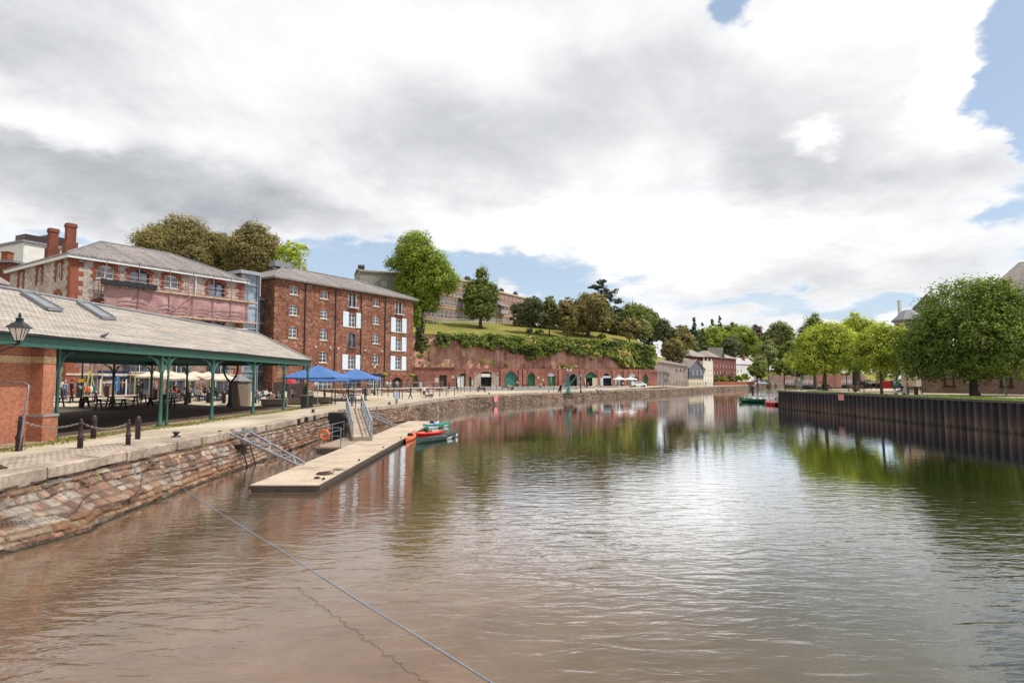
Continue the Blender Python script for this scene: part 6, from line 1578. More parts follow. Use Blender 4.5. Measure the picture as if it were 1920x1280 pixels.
# lantern on its bracket arm; the post carrying it stands just past the left edge
t = thing('street_lamp', 'old fashioned black lantern with frosted glass panes on a bracket arm at the left edge', 'street lamp', (-15.75, 17.0, 1.7))
mb = MB(); mb.lathe([(.16, 0), (.16, .3), (.1, .4), (.075, 1.2), (.06, 3.6), (.05, 4.2), (.08, 4.25), (.02, 4.5)], (0, 0, 0), 12); mb.build('pole', M['black'], t, smooth=True)
lx = -14.33 + 15.75; lz = P(35, 645, 17).z - 1.7
mb = MB(); mb.path([(0, 0, lz-.62), (lx*.35, 0, lz-.40), (lx*.7, 0, lz-.17), (lx, 0, lz+.0)], .022, 6); mb.path([(0, 0, lz-.05), (lx*.6, 0, lz-.02), (lx, 0, lz+.01)], .02, 6)
mb.path([(lx*.45+.09*math.cos(a), 0, lz-.16+.09*math.sin(a)) for a in np.linspace(0, 5.5, 14)], .014, 5, cap=False); mb.build('bracket', M['black'], t)
mb = MB(); mb.lathe([(.05, -.02), (.09, .03), (.05, .08), (.13, .13)], (lx, 0, lz), 12)
hh = .62
for k in range(4):
    a = math.pi/2*k + math.pi/4 + .2; c, s_ = math.cos(a), math.sin(a); mb.bar((lx+.14*c, .14*s_, lz+.12), (lx+.33*c, .33*s_, lz+hh), .022)
    c2, s2 = math.cos(a+math.pi/2), math.sin(a+math.pi/2); mb.bar((lx+.34*c, .34*s_, lz+hh), (lx+.34*c2, .34*s2, lz+hh), .03)
    am = a + math.pi/4; mb.bar((lx+.10*math.cos(am), .10*math.sin(am), lz+.12), (lx+.235*math.cos(am), .235*math.sin(am), lz+hh), .014)
    mb.lathe([(.02, 0), (.035, .03), (.01, .07)], (lx+.36*c, .36*s_, lz+hh-.01), 6)
mb.build('lantern_frame', M['black'], t)
mb = MB()
vs = [(lx+.13*math.cos(math.pi/2*k+math.pi/4+.2), .13*math.sin(math.pi/2*k+math.pi/4+.2), lz+.14) for k in range(4)] + [(lx+.315*math.cos(math.pi/2*k+math.pi/4+.2), .315*math.sin(math.pi/2*k+math.pi/4+.2), lz+hh-.01) for k in range(4)]
mb.add(vs, [(k, (k+1)%4, 4+(k+1)%4, 4+k) for k in range(4)] + [(4, 5, 6, 7)]); mb.build('lantern_glass', M['lampglass'], t)
mb = MB(); mb.lathe([(.46, hh+.0), (.42, hh+.03), (.25, hh+.17), (.13, hh+.24), (.12, hh+.33), (.16, hh+.35), (.04, hh+.42), (.06, hh+.47), (.015, hh+.6)], (lx, 0, lz), 4)
mb.v = [((v[0]-lx)*math.cos(.2)-v[1]*math.sin(.2)+lx, (v[0]-lx)*math.sin(.2)+v[1]*math.cos(.2), v[2]) for v in mb.v]; mb.build('lantern_roof', M['black'], t)

for k_ in kids_of(t):
    if k_.name.split('.')[0] in ('lantern_frame', 'lantern_glass', 'lantern_roof'):
        for v in k_.data.vertices: v.co = Vector((lx, 0, lz)) + (v.co - Vector((lx, 0, lz))) * .76
# bent tubular handrail
a = GT(36, 846); mb = MB(); q = P(54, 722, a.y + .2); q2 = P(-60, 716, a.y + .6)
mb.path([a, (a.x+.05, a.y, a.z+.5), P(46, 775, a.y+.1), P(53, 735, a.y+.15), q, P(46, 717.5, a.y+.25), P(20, 716, a.y+.35), q2, (q2.x, q2.y, 1.7)], .03, 8)
tag(mb.build('handrail', M['galv'], smooth=True), 'bent grey steel tube handrail in front of the brick end wall', 'handrail')

# bollards
def bollard_meshes():
    mb = MB(); mb.lathe([(.14, 0), (.14, .34), (.165, .37), (.165, .43), (.12, .47), (.10, .55), (.085, .85), (.115, .87), (.115, .9), (.07, .93), (.085, .97), (.075, 1.03), (.02, 1.07)], (0, 0, 0), 14)
    return mb.mesh('bollard', M['brownblack'], True)
bme = bollard_meshes()
NB = []
for i, (px, py, ph, lab) in enumerate(((35, 845, 65, 'tall tapering iron bollard beside the bent handrail, nearest on the left'), (150, 840, 55, 'slim tapering iron bollard holding the white chain in front of the brick pier'), (240, 834, 48, 'slim tapering iron bollard, the smallest of the three on the cobbles'))):
    p = GT(px, py); s_ = ph * p.y / FPX / 1.07; o = link('bollard', bme, None, p); o.scale = (s_*(.66), s_*.66, s_); tag(o, lab, 'bollard', 'tapering bollards at the cobbled strip'); NB.append((p, s_*1.07))
mb = MB(); mb.lathe([(.15, 0), (.155, .8), (.17, .82), (.17, .86), (.15, .88), (.15, .93), (.12, 1.0), (.03, 1.04)], (0, 0, 0), 16); cme = mb.mesh('bollard', M['brownblack'], True)
for px, py, ph, lab in ((175, 822, 44, 'thick round topped iron bollard behind the chain'), (258, 823, 43, 'thick round topped iron bollard right of the chain')):
    p = GT(px, py); s_ = ph * p.y / FPX / 1.04; o = link('bollard', cme, None, p); o.scale = (s_*.72, s_*.72, s_); tag(o, lab, 'bollard', 'thick bollards on the path')
def chain(a, b_, sag, r=.022, n=None):
    a, b_ = Vector(a), Vector(b_); n = n or int((b_-a).length / .075); mb = MB()
    pts = [a.lerp(b_, i/n) - Vector((0, 0, sag*4*(i/n)*(1-i/n))) for i in range(n+1)]
    for i in range(n):
        d = (pts[i+1]-pts[i]); m_ = (pts[i]+pts[i+1])/2; u, w = mb.frame(pts[i], pts[i+1]); s_ = u if i % 2 else w
        lp = [m_ + d.normalized()*math.cos(t_)*.055 + s_*math.sin(t_)*.03 for t_ in np.linspace(0, 2*math.pi, 9)[:-1]]
        mb.path(lp + [lp[0]], r*.55, 4, cap=False)
    return mb
up = lambda i: NB[i][0] + Vector((0, 0, NB[i][1]*.86))
tag(chain(up(0), up(1), .22).build('chain', M['chain']), 'pale iron chain slung between the two left tapering bollards', 'chain')
tag(chain(up(1), up(2), .24).build('chain', M['chain']), 'pale iron chain slung between the two right tapering bollards', 'chain')
# small mooring bollards on the quay edge
mb = MB(); mb.lathe([(.2, 0), (.2, .04), (.1, .06), (.085, .14), (.15, .18), (.16, .22), (.05, .25)], (0, 0, 0), 12); mme = mb.mesh('mooring_bollard', M['black'], True)
for px, py, s_, lab in ((330, 819, 1.0, 'nearest squat mooring bollard, on the path right of the thick bollards'), (587, 773, 1.0, 'squat mooring bollard on the quay edge right of the wheelie bins'), (730, 758, 1.0, 'squat mooring bollard behind the gangway gate'), (917, 739, 1.1, 'squat mooring bollard above the pink wall notice'), (1029, 734.5, 1.1, 'most distant squat mooring bollard, left of the old crane')):
    o = link('mooring_bollard', mme, None, GT(px, py)); o.scale = (s_,)*3; tag(o, lab, 'mooring bollard', 'mooring bollards')
# chains and ropes hanging on the wall
def wallpt(px, py, Y): p = P(px, py, Y); return p
def onwall(y, z):
    toe = float(np.interp(y, TOE_Y, TOE)); q = (1.40 - z) / 1.40
    base = toe * (q*.45 + .55*min(max((q-.35)/.35, 0), 1)) if toe > 1 else toe * max(q, 0)**.9
    return Vector((xcope(y) + .06 + base + .14, y, z))
mb = MB()
def wallrope(pts, r, chainlike=False):
    P3 = []
    for (y0_, z0_), (y1_, z1_) in zip(pts, pts[1:]):
        for k in range(8): P3.append(onwall(y0_+(y1_-y0_)*k/8, z0_+(z1_-z0_)*k/8))
    if not chainlike: mb.path(P3, r, 5)
    else:
        for a, b_ in zip(P3, P3[1:]): c_ = chain(a, b_, 0, r); mb.v_off = 0; mb.add(c_.v, c_.f)
wallrope([(14.2, 1.0), (14.9, .72), (15.6, .58), (16.6, .52), (17.6, .66), (18.6, .8)], .013, True)
tag(mb.build('hanging_chain', M['brownblack']), 'rusty chain draped along the nearest part of the quay wall', 'chain'); mb = MB()
wallrope([(17.8, .5), (18.6, .42), (19.8, .42), (20.6, .5)], .013, True)
tag(mb.build('hanging_chain', M['brownblack']), 'short rusty chain loop low on the quay wall above the waterline', 'chain'); mb = MB()
wallrope([(17.6, .32), (18.8, .36), (20.4, .55), (21.6, .95), (22.2, 1.15), (23.4, .8), (25, .62), (26.5, .68), (27.8, 1.2)], .012)
tag(mb.build('brown_rope', M['brownrope']), 'brown rope running up and down the middle of the near quay wall', 'rope')
# blue mooring line over the water
a = onwall(22.0, .75); b0 = G(344, 915, .06); e_ = G(958, 1290, .1); mb = MB(); pts = [a, b0]
for k in range(1, 30): q = b0.lerp(e_, k/29); q.z = .015 + .005*math.sin(k*1.3); q.x += .015*math.sin(k*.5); pts.append(q)
mb.path(pts, .0045, 6); mb.path([p + Vector((.018 + .008*math.sin(i*.8), .01, .0)) for i, p in enumerate(pts)], .003, 5)
tag(mb.build('mooring_line', M['rope']), 'long blue mooring line crossing the water from the quay wall', 'rope')
mb = MB(); a = G(556, 1100, .012); e_ = G(812, 1290, .012); pts = [a.lerp(e_, k/70) + Vector((.035*math.sin(k*1.9) + .03*math.sin(k*.7), .04*math.cos(k*1.4), 0)) for k in range(71)]
mb.path(pts, .003, 5); tag(mb.build('sunken_line', M['siltline']), 'thin dark wavy line at the surface of the shallow brown water', 'rope')

# ================================================================== pontoon, gangway, stays
PX0, PX1, PY0, PY1 = -10.0, -7.4, 22.7, 57.0
DZ = .27
t = thing('pontoon', 'long pale timber decked landing pontoon floating beside the quay wall', 'pontoon', (0, 0, 0))
mb = MB(); mb.bb(PX0, PX1, PY0, PY1, DZ-.07, DZ)
mb.M = None; mb.build('deck', M['deck'], t)
mb = MB(); mb.bb(PX0+.03, PX1-.03, PY0+.03, PY1-.03, -.2, DZ-.08); mb.build('float', M['decksides'], t)
mb = MB(); mb.bb(PX1-.02, PX1+.05, PY0, PY1, DZ-.17, DZ-.03); mb.bb(PX0-.05, PX0-.002, PY0, PY1, DZ-.17, DZ-.03); mb.bb(PX0, PX1, PY0-.06, PY0-.002, DZ-.17, DZ-.03); mb.build('rubbing_strip', M['darkwood'], t)
for y in np.arange(PY0+1.2, PY1, 5.5):
    mb = MB(); mb.bar((PX1-.18, y-.13, DZ+.05), (PX1-.18, y+.13, DZ+.05), .05); mb.bb(PX1-.22, PX1-.14, y-.04, y+.04, DZ, DZ+.05); mb.build('cleat', M['black'], t)
mb = MB(); mb.bb(-11.7, PX0-.06, 35.2, 41.0, .17, .27); mb.build('side_landing', M['wood'], t); mb = MB(); mb.bb(-11.65, PX0-.1, 35.3, 40.9, -.2, .16); mb.build('landing_float', M['decksides'], t)
mb = MB()
rp = [(-11.55, 40.6), (-11.55, 38.0), (-11.55, 35.4), (-10.25, 35.4)]
for x, y in rp: mb.tube((x, y, .27), (x, y, 1.42), .03, n=6)
for z in (1.4, .9): mb.path([(x, y, z) for x, y in rp], .022, 6)
mb.build('railing', M['galv'], t)
mb = MB(); mb.path([(-10.95 + .0*math.cos(a), 34.1, 1.15 + .28*math.sin(a)) if False else (-11.2 + .26*math.cos(a), 35.28, 1.0 + .26*math.sin(a)) for a in np.linspace(0, 2*math.pi, 18)], .065, 8, cap=False)
tag(mb.build('lifebuoy', M['orange'], smooth=True), 'orange lifebuoy hung on the railing of the side landing', 'lifebuoy')
# coils of rope and cleat on deck
def coil(c, r0, n, label, mat='brownrope'):
    mb = MB(); pts = []
    for k in range(n*14): a = k*2*math.pi/14; r_ = r0*(1 + .18*math.sin(k*.37)) - .03*(k//14 % 2); pts.append((c[0] + r_*math.cos(a)*1.5, c[1] + r_*math.sin(a), .29 + .018*(k//14) + .01*math.sin(k)))
    mb.path(pts, .013, 5); return tag(mb.build('rope_coil', M[mat]), label, 'rope')
coil(G(609, 889, .27), .22, 5, 'larger tangled coil of dark rope near the end of the pontoon')
coil(G(636, 881, .27), .16, 3, 'smaller loose coil of pale rope further along the pontoon', 'chain')
coil(G(595, 897, .27), .08, 4, 'small tight heap of dark rope at the pontoon corner')
# gangway
t = thing('gangway', 'aluminium gangway with side trusses sloping from the quay down to the pontoon', 'gangway', (0, 0, 0))
g0a, g0b = G(662, 822, .40), G(697, 822, .40); top_c = Vector((-13.55, 50.5, 1.80)); w = (g0b - g0a).length
axis = (top_c - (g0a + g0b)/2); rt = Vector((axis.y, -axis.x, 0)).normalized(); lo = (g0a + g0b)/2
def gp(s_, u, z=0): return lo + axis*s_ + rt*(u*w/2) + Vector((0, 0, z))
mb = MB(); mb.slab([gp(0, -1), gp(0, 1), gp(1, 1), gp(1, -1)], .1)
for k in range(26): mb.bar(gp(k/26, -.9, .015), gp(k/26, .9, .015), .03)
mb.build('walkway', M['deck'], t)
for u in (-1, 1):
    mb = MB(); n = 9
    mb.bar(gp(.0, u, 1.1), gp(.98, u, 1.15), .09, .09); mb.bar(gp(0, u, .05), gp(1, u, .05), .09, .16); mb.bar(gp(0, u, .6), gp(1, u, .6), .05)
    for k in range(n+1): mb.bar(gp(k/n, u, 0), gp(k/n, u, 1.12), .06)
    for k in range(n): mb.bar(gp(k/n, u, 0 if k % 2 else .6), gp((k+1)/n, u, .6 if k % 2 else 0), .04)
    mb.build('side_truss', M['alu'], t)
mb = MB(); mb.bar(gp(-.012, -1.0, -.02), gp(-.012, 1.0, -.02), .08, .34); mb.build('ramp_plate', M['wood'], t)
mb = MB(); a, b_ = gp(1.0, -1), gp(1.0, 1)
for q in (a, (a+b_)/2 + rt*.15, b_): mb.bar((q.x, q.y, 1.75), (q.x, q.y, 2.95), .06)
mb.bar((a.x, a.y, 2.93), (b_.x, b_.y, 2.93), .06); mb.bar((a.x, a.y, 2.3), (b_.x, b_.y, 2.3), .05); mb.build('gate', M['black'], t)
# truss stays holding the pontoon off the wall
def stay(label, p0, p1, w):
    t = thing('pontoon_stay', label, 'stay', (0, 0, 0), 0, 'aluminium stays of the pontoon'); p0, p1 = Vector(p0), Vector(p1)
    d = p1 - p0; s_ = Vector((d.y, -d.x, 0)).normalized() * w/2; mb = MB(); n = 5
    for q in (-1, 1): mb.bar(p0 + s_*q, p1 + s_*q*.45, .07, .1)
    for k in range(n): a, b_ = k/n, (k+1)/n; sg = 1 if k % 2 else -1; mb.bar(p0 + d*a + s_*sg*(1-.55*a), p0 + d*b_ - s_*sg*(1-.55*b_), .045); mb.bar(p0 + d*b_ + s_*(1-.55*b_), p0 + d*b_ - s_*(1-.55*b_), .04)
    mb.build('truss', M['alu'], t); mb = MB()
    u = s_.normalized()
    for k in range(4): c = p0 + u*(-w*.9 + w*.6*k) - d.normalized()*.15; mb.bar(c + Vector((0, 0, -.1)), c + Vector((0, 0, .16)), .1, .22)
    mb.bar(p0 - u*w - d.normalized()*.1, p0 + u*w - d.normalized()*.1, .12, .1); mb.build('wall_hinge', M['galv'], t)
stay('nearer aluminium truss stay sloping from the wall to the pontoon', (-13.62, 29.6, 1.62), (PX0+.1, 27.8, .34), 1.15)
stay('farther aluminium truss stay right of the gangway', (-13.6, 53.0, 1.5), (PX0+.1, 50.0, .34), 1.0)
mb = MB()
for x_, dz in ((0, 0), (.9, .1)): mb.path([(-13.55+.25, 29.0 + x_, 1.5), (-13.2, 29.0 + x_, .9), (-12.9, 29.1 + x_, -.2)], .035, 5)
mb.bar((-13.3, 28.9, 1.05), (-13.3, 30.0, 1.05), .5, .12); tag(mb.build('wall_ladder', M['brownblack']), 'dark rusty iron bars hanging below the nearer stay hinge', 'ladder')
mb = MB(); mb.bb(-14.2, -13.2, 45.6, 46.4, -.3, 1.7); mb.bb(-13.2, -13.0, 45.7, 46.3, -.3, 1.3)
for i in range(4): mb.bb(-13.0, -12.95, 45.72 + .15*i, 45.82 + .15*i, -.3, 1.25)
tag(mb.build('fender_pile', M['black']), 'black timber fender pile against the wall left of the gangway', 'fender')
for px, py, y in ((583, 786, 42.0), (572, 788, 40.6), (592, 783, 43.2)):
    pass
for i, y in enumerate((38.9, 40.6, 42.4)):
    mb = MB(); mb.bb(xcope(y)-.02, xcope(y)+.14, y-.14, y+.14, .9, 1.70); tag(mb.build('wall_fender', M['brownblack']), ('nearest','middle','farthest')[i] + ' short dark fender block on the wall left of the gangway', 'fender', 'short fender blocks')

# ------------------------------------------------------------------ canoes and kayaks
def hull(Ln, B, D, rise, n=24, m_=10, tumble=0, deck=False):
    mb = MB(); vs = []
    def sec(s_, inset):
        a = abs(s_); b_ = B/2 * (1 - a**2.2) - inset; b_ = max(b_, .004); top = D + rise * a**3.2; bot = rise*.55 * a**4
        r_ = []
        for j in range(m_ + 1):
            th = math.pi * j / m_; r_.append((s_*Ln/2*(1-.0), -math.cos(th)*b_*(1 if abs(math.cos(th)) > .0 else 0), bot + inset + (top - bot) * (1 - math.sin(th)**.8)))
        return r_
    for inset in (0, .02):
        for i in range(n+1): vs += sec(-1 + 2*i/n, inset)
    k = m_ + 1; fs = []
    for o in (0, (n+1)*k):
        for i in range(n):
            for j in range(m_): q = (o+i*k+j, o+(i+1)*k+j, o+(i+1)*k+j+1, o+i*k+j+1); fs.append(q if o else q[::-1])
    o = (n+1)*k
    for i in range(n):
        fs.append((i*k, (i+1)*k, o+(i+1)*k, o+i*k)); fs.append((i*k+m_, o+i*k+m_, o+(i+1)*k+m_, (i+1)*k+m_))
    mb.add(vs, fs); return mb
def canoe(label, pa, pb, mat, B=.9, patches=(), seats=True, rise=.22, D=.36):
    pa, pb = Vector(pa), Vector(pb); Ln = (pb-pa).length; c = (pa+pb)/2; rz = math.atan2(pb.y-pa.y, pb.x-pa.x)
    t = thing('canoe', label, 'canoe', (c.x, c.y, -.10), rz, 'canoes and kayaks moored to the pontoon'); hull(Ln, B, D, rise).build('hull', M[mat], t, smooth=True)
    mb = MB(); n = 24
    for sg in (-1, 1):
        pts = [(-Ln/2 + Ln*i/n, sg*B/2*(1-abs(-1+2*i/n)**2.2), D + rise*abs(-1+2*i/n)**3.2 + .01) for i in range(n+1)]; mb.path(pts, .022, 5)
    mb.build('gunwale', M['black'] if mat != 'canoeblue' else M['white'], t)
    for x in (-Ln*.22, Ln*.2): mb = MB(); w = B/2*(1-abs(2*x/Ln)**2.2); mb.bb(x-.13, x+.13, -w, w, D-.08, D-.05); mb.build('seat', M['wood'], t)
    mb = MB(); mb.bar((0, -B/2, D-.01), (0, B/2, D-.01), .04); mb.build('thwart', M['wood'], t)
    for (s0, s1) in patches:
        mb = MB(); vs = []; n = 8; k = 4
        for i in range(n+1):
            s_ = s0 + (s1-s0)*i/n; a = abs(s_); b_ = B/2*(1-a**2.2) + .03; tp = D + rise*a**3.2; bt = rise*.55*a**4
            for j in range(k+1): th = math.pi*(.05 + .2*j/k); vs.append((s_*Ln/2, -math.cos(th)*b_, bt + (tp-bt)*(1-math.sin(th)**.8)))
        mb.add(vs, [(i*(k+1)+j, (i+1)*(k+1)+j, (i+1)*(k+1)+j+1, i*(k+1)+j+1) for i in range(n) for j in range(k)]); mb.build('white_panel', M['white'], t)
    return t
def kayak(label, pa, pb, mat, mat2, B=.72, z=-.05):
    pa, pb = Vector(pa), Vector(pb); Ln = (pb-pa).length; c = (pa+pb)/2; rz = math.atan2(pb.y-pa.y, pb.x-pa.x)
    t = thing('kayak', label, 'kayak', (c.x, c.y, z), rz, 'canoes and kayaks moored to the pontoon'); mb = hull(Ln, B, .22, .16); mb.build('hull', M[mat], t, smooth=True)
    mb = MB(); n = 20; vs = []; k = 6
    for i in range(n+1):
        s_ = -1+2*i/n; a = abs(s_); b_ = B/2*(1-a**2.2)
        for j in range(k+1): u = -1+2*j/k; hole = a < .18 and abs(u) < .7; vs.append((s_*Ln/2, u*b_, .22 + .16*a**3.2 + .1*(1-u*u)*(1-a*a) - (.16 if hole else 0)))
    mb.add(vs, [(i*(k+1)+j, (i+1)*(k+1)+j, (i+1)*(k+1)+j+1, i*(k+1)+j+1) for i in range(n) for j in range(k)]); mb.build('deck', M[mat2], t, smooth=True)
    mb = MB(); mb.path([(.36*math.cos(a), .24*math.sin(a), .33) for a in np.linspace(0, 2*math.pi, 16)], .025, 6, cap=False); mb.build('cockpit_rim', M['black'], t)
    mb = MB(); mb.bb(-.22, -.12, -.17, .17, .2, .5); mb.build('seat_back', M['black'], t)
    return t
canoe('dark green canoe with white panels, nearest of the moored boats', G(780, 827, .2), G(859, 813, .2), 'canoegreen', .95, ((.16, .42), (.72, .88)))
kayak('red kayak with an orange deck moored behind the dark green canoe', G(771, 812, .2), G(832, 808, .2), 'red', 'orange', .75)
kayak('short bright orange kayak pointing at the pontoon edge', G(761, 824, .2), G(777, 812, .2), 'orange', 'orange', .7)
canoe('teal green canoe with white panels behind the red kayak', G(793, 801, .2), G(843, 794, .2), 'canoeteal', .9, ((-.75, -.2), (.2, .6)))
kayak('pale blue and white kayak, farthest of the moored boats', G(797, 797, .2), G(823, 791, .2), 'canoeblue', 'canoeblue', .75)

# ================================================================== shed surroundings
def picnic_proto():
    t = thing('picnic_table', 'x', 'picnic table', (0, 0, 0), 0, 'dark picnic tables beyond the shed')
    mb = MB(); [mb.bb(-.95, .95, -.38+.155*k, -.24+.155*k, .71, .755) for k in range(5)]; mb.build('table_top', M['darkwood'], t)
    for s_ in (-1, 1):
        mb = MB(); mb.bb(-.95, .95, s_*.72-.14, s_*.72-.01, .42, .46); mb.bb(-.95, .95, s_*.72+.01, s_*.72+.14, .42, .46); mb.build('seat', M['darkwood'], t)
    for x in (-.7, .7):
        mb = MB(); mb.bar((x, -.68, 0), (x, -.22, .71), .09, .045); mb.bar((x, .68, 0), (x, .22, .71), .09, .045); mb.bar((x, -.86, .4), (x, .86, .4), .09, .04); mb.bar((x, -.36, .69), (x, .36, .69), .08, .04); mb.build('leg_frame', M['darkwood'], t)
    return t
proto = picnic_proto()
for i, (px, Y, rz, lab) in enumerate(((142, 49.5, .35, 'dark timber picnic table nearest the brick pier'), (186, 51, .3, 'dark timber picnic table with people standing behind it'), (160, 54, .5, 'dark timber picnic table partly hidden behind the nearest two'), (236, 52.5, .3, 'dark timber picnic table right of the left back post'),
        (292, 56, .25, 'dark timber picnic table behind the double green post'), (334, 57, .25, 'dark timber picnic table left of the lone stout bollard'),
        (212, 49.5, .3, 'front dark timber picnic table left of the first back post'), (306, 53, .25, 'front dark timber picnic table right of the double green post'))):
    o = proto if i == 0 else dup(proto, (0, 0, 0)); p = PZ(px, Y); o.location = p; o.rotation_euler = (0, 0, rz); o['label'] = lab; o.scale = (1.28, 1.2, 1.2)
mb = MB(); mb.lathe([(.2, 0), (.2, 1.0), (.23, 1.02), (.23, 1.08), (.2, 1.1), (.2, 1.18), (.12, 1.26), (.02, 1.3)], (0, 0, 0), 14); sbm = mb.mesh('stout_bollard', M['brownblack'], True)
for px, Y, lab in ((150, 58, 'stout black bollard behind the standing visitors'), (293, 60, 'stout black bollard behind the double green post'), (357, 58.5, 'stout black bollard standing alone right of the picnic tables'), (393, 59.5, 'stout black bollard half hidden by a green post'), (422, 60, 'stout black bollard left of the timber kiosk'), (479, 62, 'stout black bollard right of the timber kiosk'), (203, 61, 'stout black bollard outside the blue shop door')):
    o = link('bollard', sbm, None, PZ(px, Y)); tag(o, lab, 'bollard', 'stout bollards across the square')
# beige parasols
def parasol_proto(mat, R_, H_, name, cat, valance=.0, n=6, drop=.55):
    t = thing(name, 'x', cat, (0, 0, 0)); mb = MB(); vs = [(0, 0, H_)]
    for k in range(n): th = 2*math.pi*k/n; vs.append((R_*math.cos(th), R_*math.sin(th), H_-drop))
    for k in range(n): th = 2*math.pi*(k+.5)/n; rr = R_*math.cos(math.pi/n)*.97; vs.append((rr*math.cos(th), rr*math.sin(th), H_-drop-.06))
    fs = []
    for k in range(n): fs += [(0, 1+k, 1+n+k), (0, 1+n+k, 1+(k+1) % n)]
    o = len(vs); vs += [(v[0], v[1], v[2]-.18) for v in vs[1:1+2*n]]
    for k in range(n): a, b_, c = 1+k, 1+n+k, 1+(k+1) % n; fs += [(a, o+a-1, o+b_-1, b_), (b_, o+b_-1, o+c-1, c)]
    mb.add(vs, fs); mb.build('canopy', M[mat], t)
    mb = MB(); mb.tube((0, 0, 0), (0, 0, H_+.08), .035, n=8); mb.lathe([(.28, 0), (.28, .07), (.06, .1)], (0, 0, 0), 10); mb.build('pole', M['wood'] if mat == 'canvas' else M['white'], t)
    mr = MB(); [mr.bar((0, 0, H_-.55), (R_*.55*math.cos(2*math.pi*k/n), R_*.55*math.sin(2*math.pi*k/n), H_-drop*.55-.03), .025) for k in range(n)]; mr.build('ribs', M['wood'], t)
    return t
pp_ = parasol_proto('canvas', 1.75, 2.85, 'parasol', 'parasol')
for i, (px, Y, rz, lab) in enumerate(((288, 62, .1, 'beige parasol just right of the double green post'), (314, 65, .5, 'beige parasol second from the left, behind the back post'), (341, 60, .2, 'front beige parasol between two green posts'), (366, 65, .3, 'beige parasol behind and right of the front one'), (391, 66, .2, 'beige parasol behind the middle green post'), (417, 63, .4, 'beige parasol beside the forked iron post'))):
    o = pp_ if i == 0 else dup(pp_, (0, 0, 0)); o.location = PZ(px, Y); o.rotation_euler = (0, 0, rz); o['label'] = lab; o['group'] = 'beige parasols at the cafe tables'
# large blue parasols
pb_ = parasol_proto('blue', 3.9, 4.05, 'large_parasol', 'parasol', n=4, drop=1.25)
for i, (px, Y, rz, s_, lab) in enumerate(((597, 62, .75, 1.0, 'large square blue parasol, the left of the pair outside the red warehouse'), (668, 71, .85, .95, 'large square blue parasol, the right of the pair outside the red warehouse'))):
    o = pb_ if i == 0 else dup(pb_, (0, 0, 0)); p = PZ(px, Y); o.location = p; o.rotation_euler = (0, 0, rz); o.scale = (s_,)*3; o['label'] = lab; o['group'] = 'large blue parasols'
    k = 4.05; 
p = PZ(628, 70); o = dup(pb_, p, .7, 'large square blue parasol showing behind and between the front two', 'large blue parasols', .85)
# timber kiosk
p = PZ(452, 58); t = thing('kiosk', 'hexagonal timber clad kiosk with a pale pointed metal roof', 'kiosk', p, .2)
mb = MB(); n = 6; Rk = .98; mb.lathe([(Rk, 0), (Rk, 2.35)], (0, 0, 0), n)
for k in range(n):
    a0, a1 = 2*math.pi*(k+.5)/n, 2*math.pi*(k+1.5)/n
    for i in range(7):
        u = (i+.5)/7; x = Rk*(math.cos(a0)*(1-u) + math.cos(a1)*u); y = Rk*(math.sin(a0)*(1-u)+math.sin(a1)*u); mb.box((x*1.01, y*1.01, 1.18), (.125, .03, 2.3), rz=(a0+a1)/2+math.pi/2)
mb.build('timber_cladding', M['wood'], t); mb = MB(); mb.lathe([(1.14, 2.35), (1.14, 2.42), (.04, 2.95)], (0, 0, 0), n); mb.build('roof', M['lead'], t)
# timber planter benches
def timber_box(label, px, Y, rz, L_, W__, H_=.62):
    t = thing('timber_bench', label, 'bench', PZ(px, Y), rz, 'chunky timber benches on the quay'); mb = MB()
    for k in range(4): mb.bb(-L_/2, L_/2, -W__/2, -W__/2+.08, .1+k*.13, .1+k*.13+.12); mb.bb(-L_/2, L_/2, W__/2-.08, W__/2, .1+k*.13, .1+k*.13+.12); mb.bb(-L_/2, -L_/2+.08, -W__/2+.09, W__/2-.09, .1+k*.13, .1+k*.13+.12); mb.bb(L_/2-.08, L_/2, -W__/2+.09, W__/2-.09, .1+k*.13, .1+k*.13+.12)
    mb.build('side_boards', M['wood'], t); mb = MB(); n = int(W__/.16)
    for k in range(n): mb.bb(-L_/2-.03, L_/2+.03, -W__/2+W__*k/n, -W__/2+W__*(k+.92)/n, .625, .675)
    mb.build('top_boards', M['wood'], t); mb = MB(); mb.bb(-L_/2+.15, L_/2-.15, -W__/2+.15, W__/2-.15, 0, .1); mb.build('plinth', M['darkvoid'], t)
timber_box('low chunky timber bench with people sitting behind it', 517, 57.5, .35, 2.4, 1.5)
timber_box('low chunky timber bench behind the wheelie bins', 561, 60.5, .2, 2.3, 1.3)
timber_box('low chunky timber bench below the blue parasols', 605, 63.0, .25, 2.0, 1.3)
# wheelie bins
def wbin(label, p, rz):
    t = thing('wheelie_bin', label, 'wheelie bin', p, rz, 'grey wheelie bins'); mb = MB()
    mb.add([(-.22, -.25, .05), (.22, -.25, .05), (.22, .22, .05), (-.22, .22, .05), (-.29, -.34, .98), (.29, -.34, .98), (.29, .3, .98), (-.29, .3, .98)], [(0, 3, 2, 1), (4, 5, 6, 7), (0, 1, 5, 4), (1, 2, 6, 5), (2, 3, 7, 6), (3, 0, 4, 7)]); mb.bb(-.31, .31, -.36, .33, .94, .99)
    mb.build('body', pbr('bin_plastic', (.035, .04, .042), (.025, .03, .03), 3, .5), t); mb = MB(); mb.bb(-.31, .31, -.38, .34, 1.0, 1.05); mb.bar((-.25, .38, 1.0), (.25, .38, 1.0), .03); mb.build('lid', M['galv'], t)
    for x in (-.25, .25): mb = MB(); mb.lathe([(.1, -.02), (.1, .02)], (0, 0, 0), 12); mb.v = [(x+v[2], .26+v[0], .1+v[1]) for v in mb.v]; mb.build('wheel', M['black'], t)
    return t
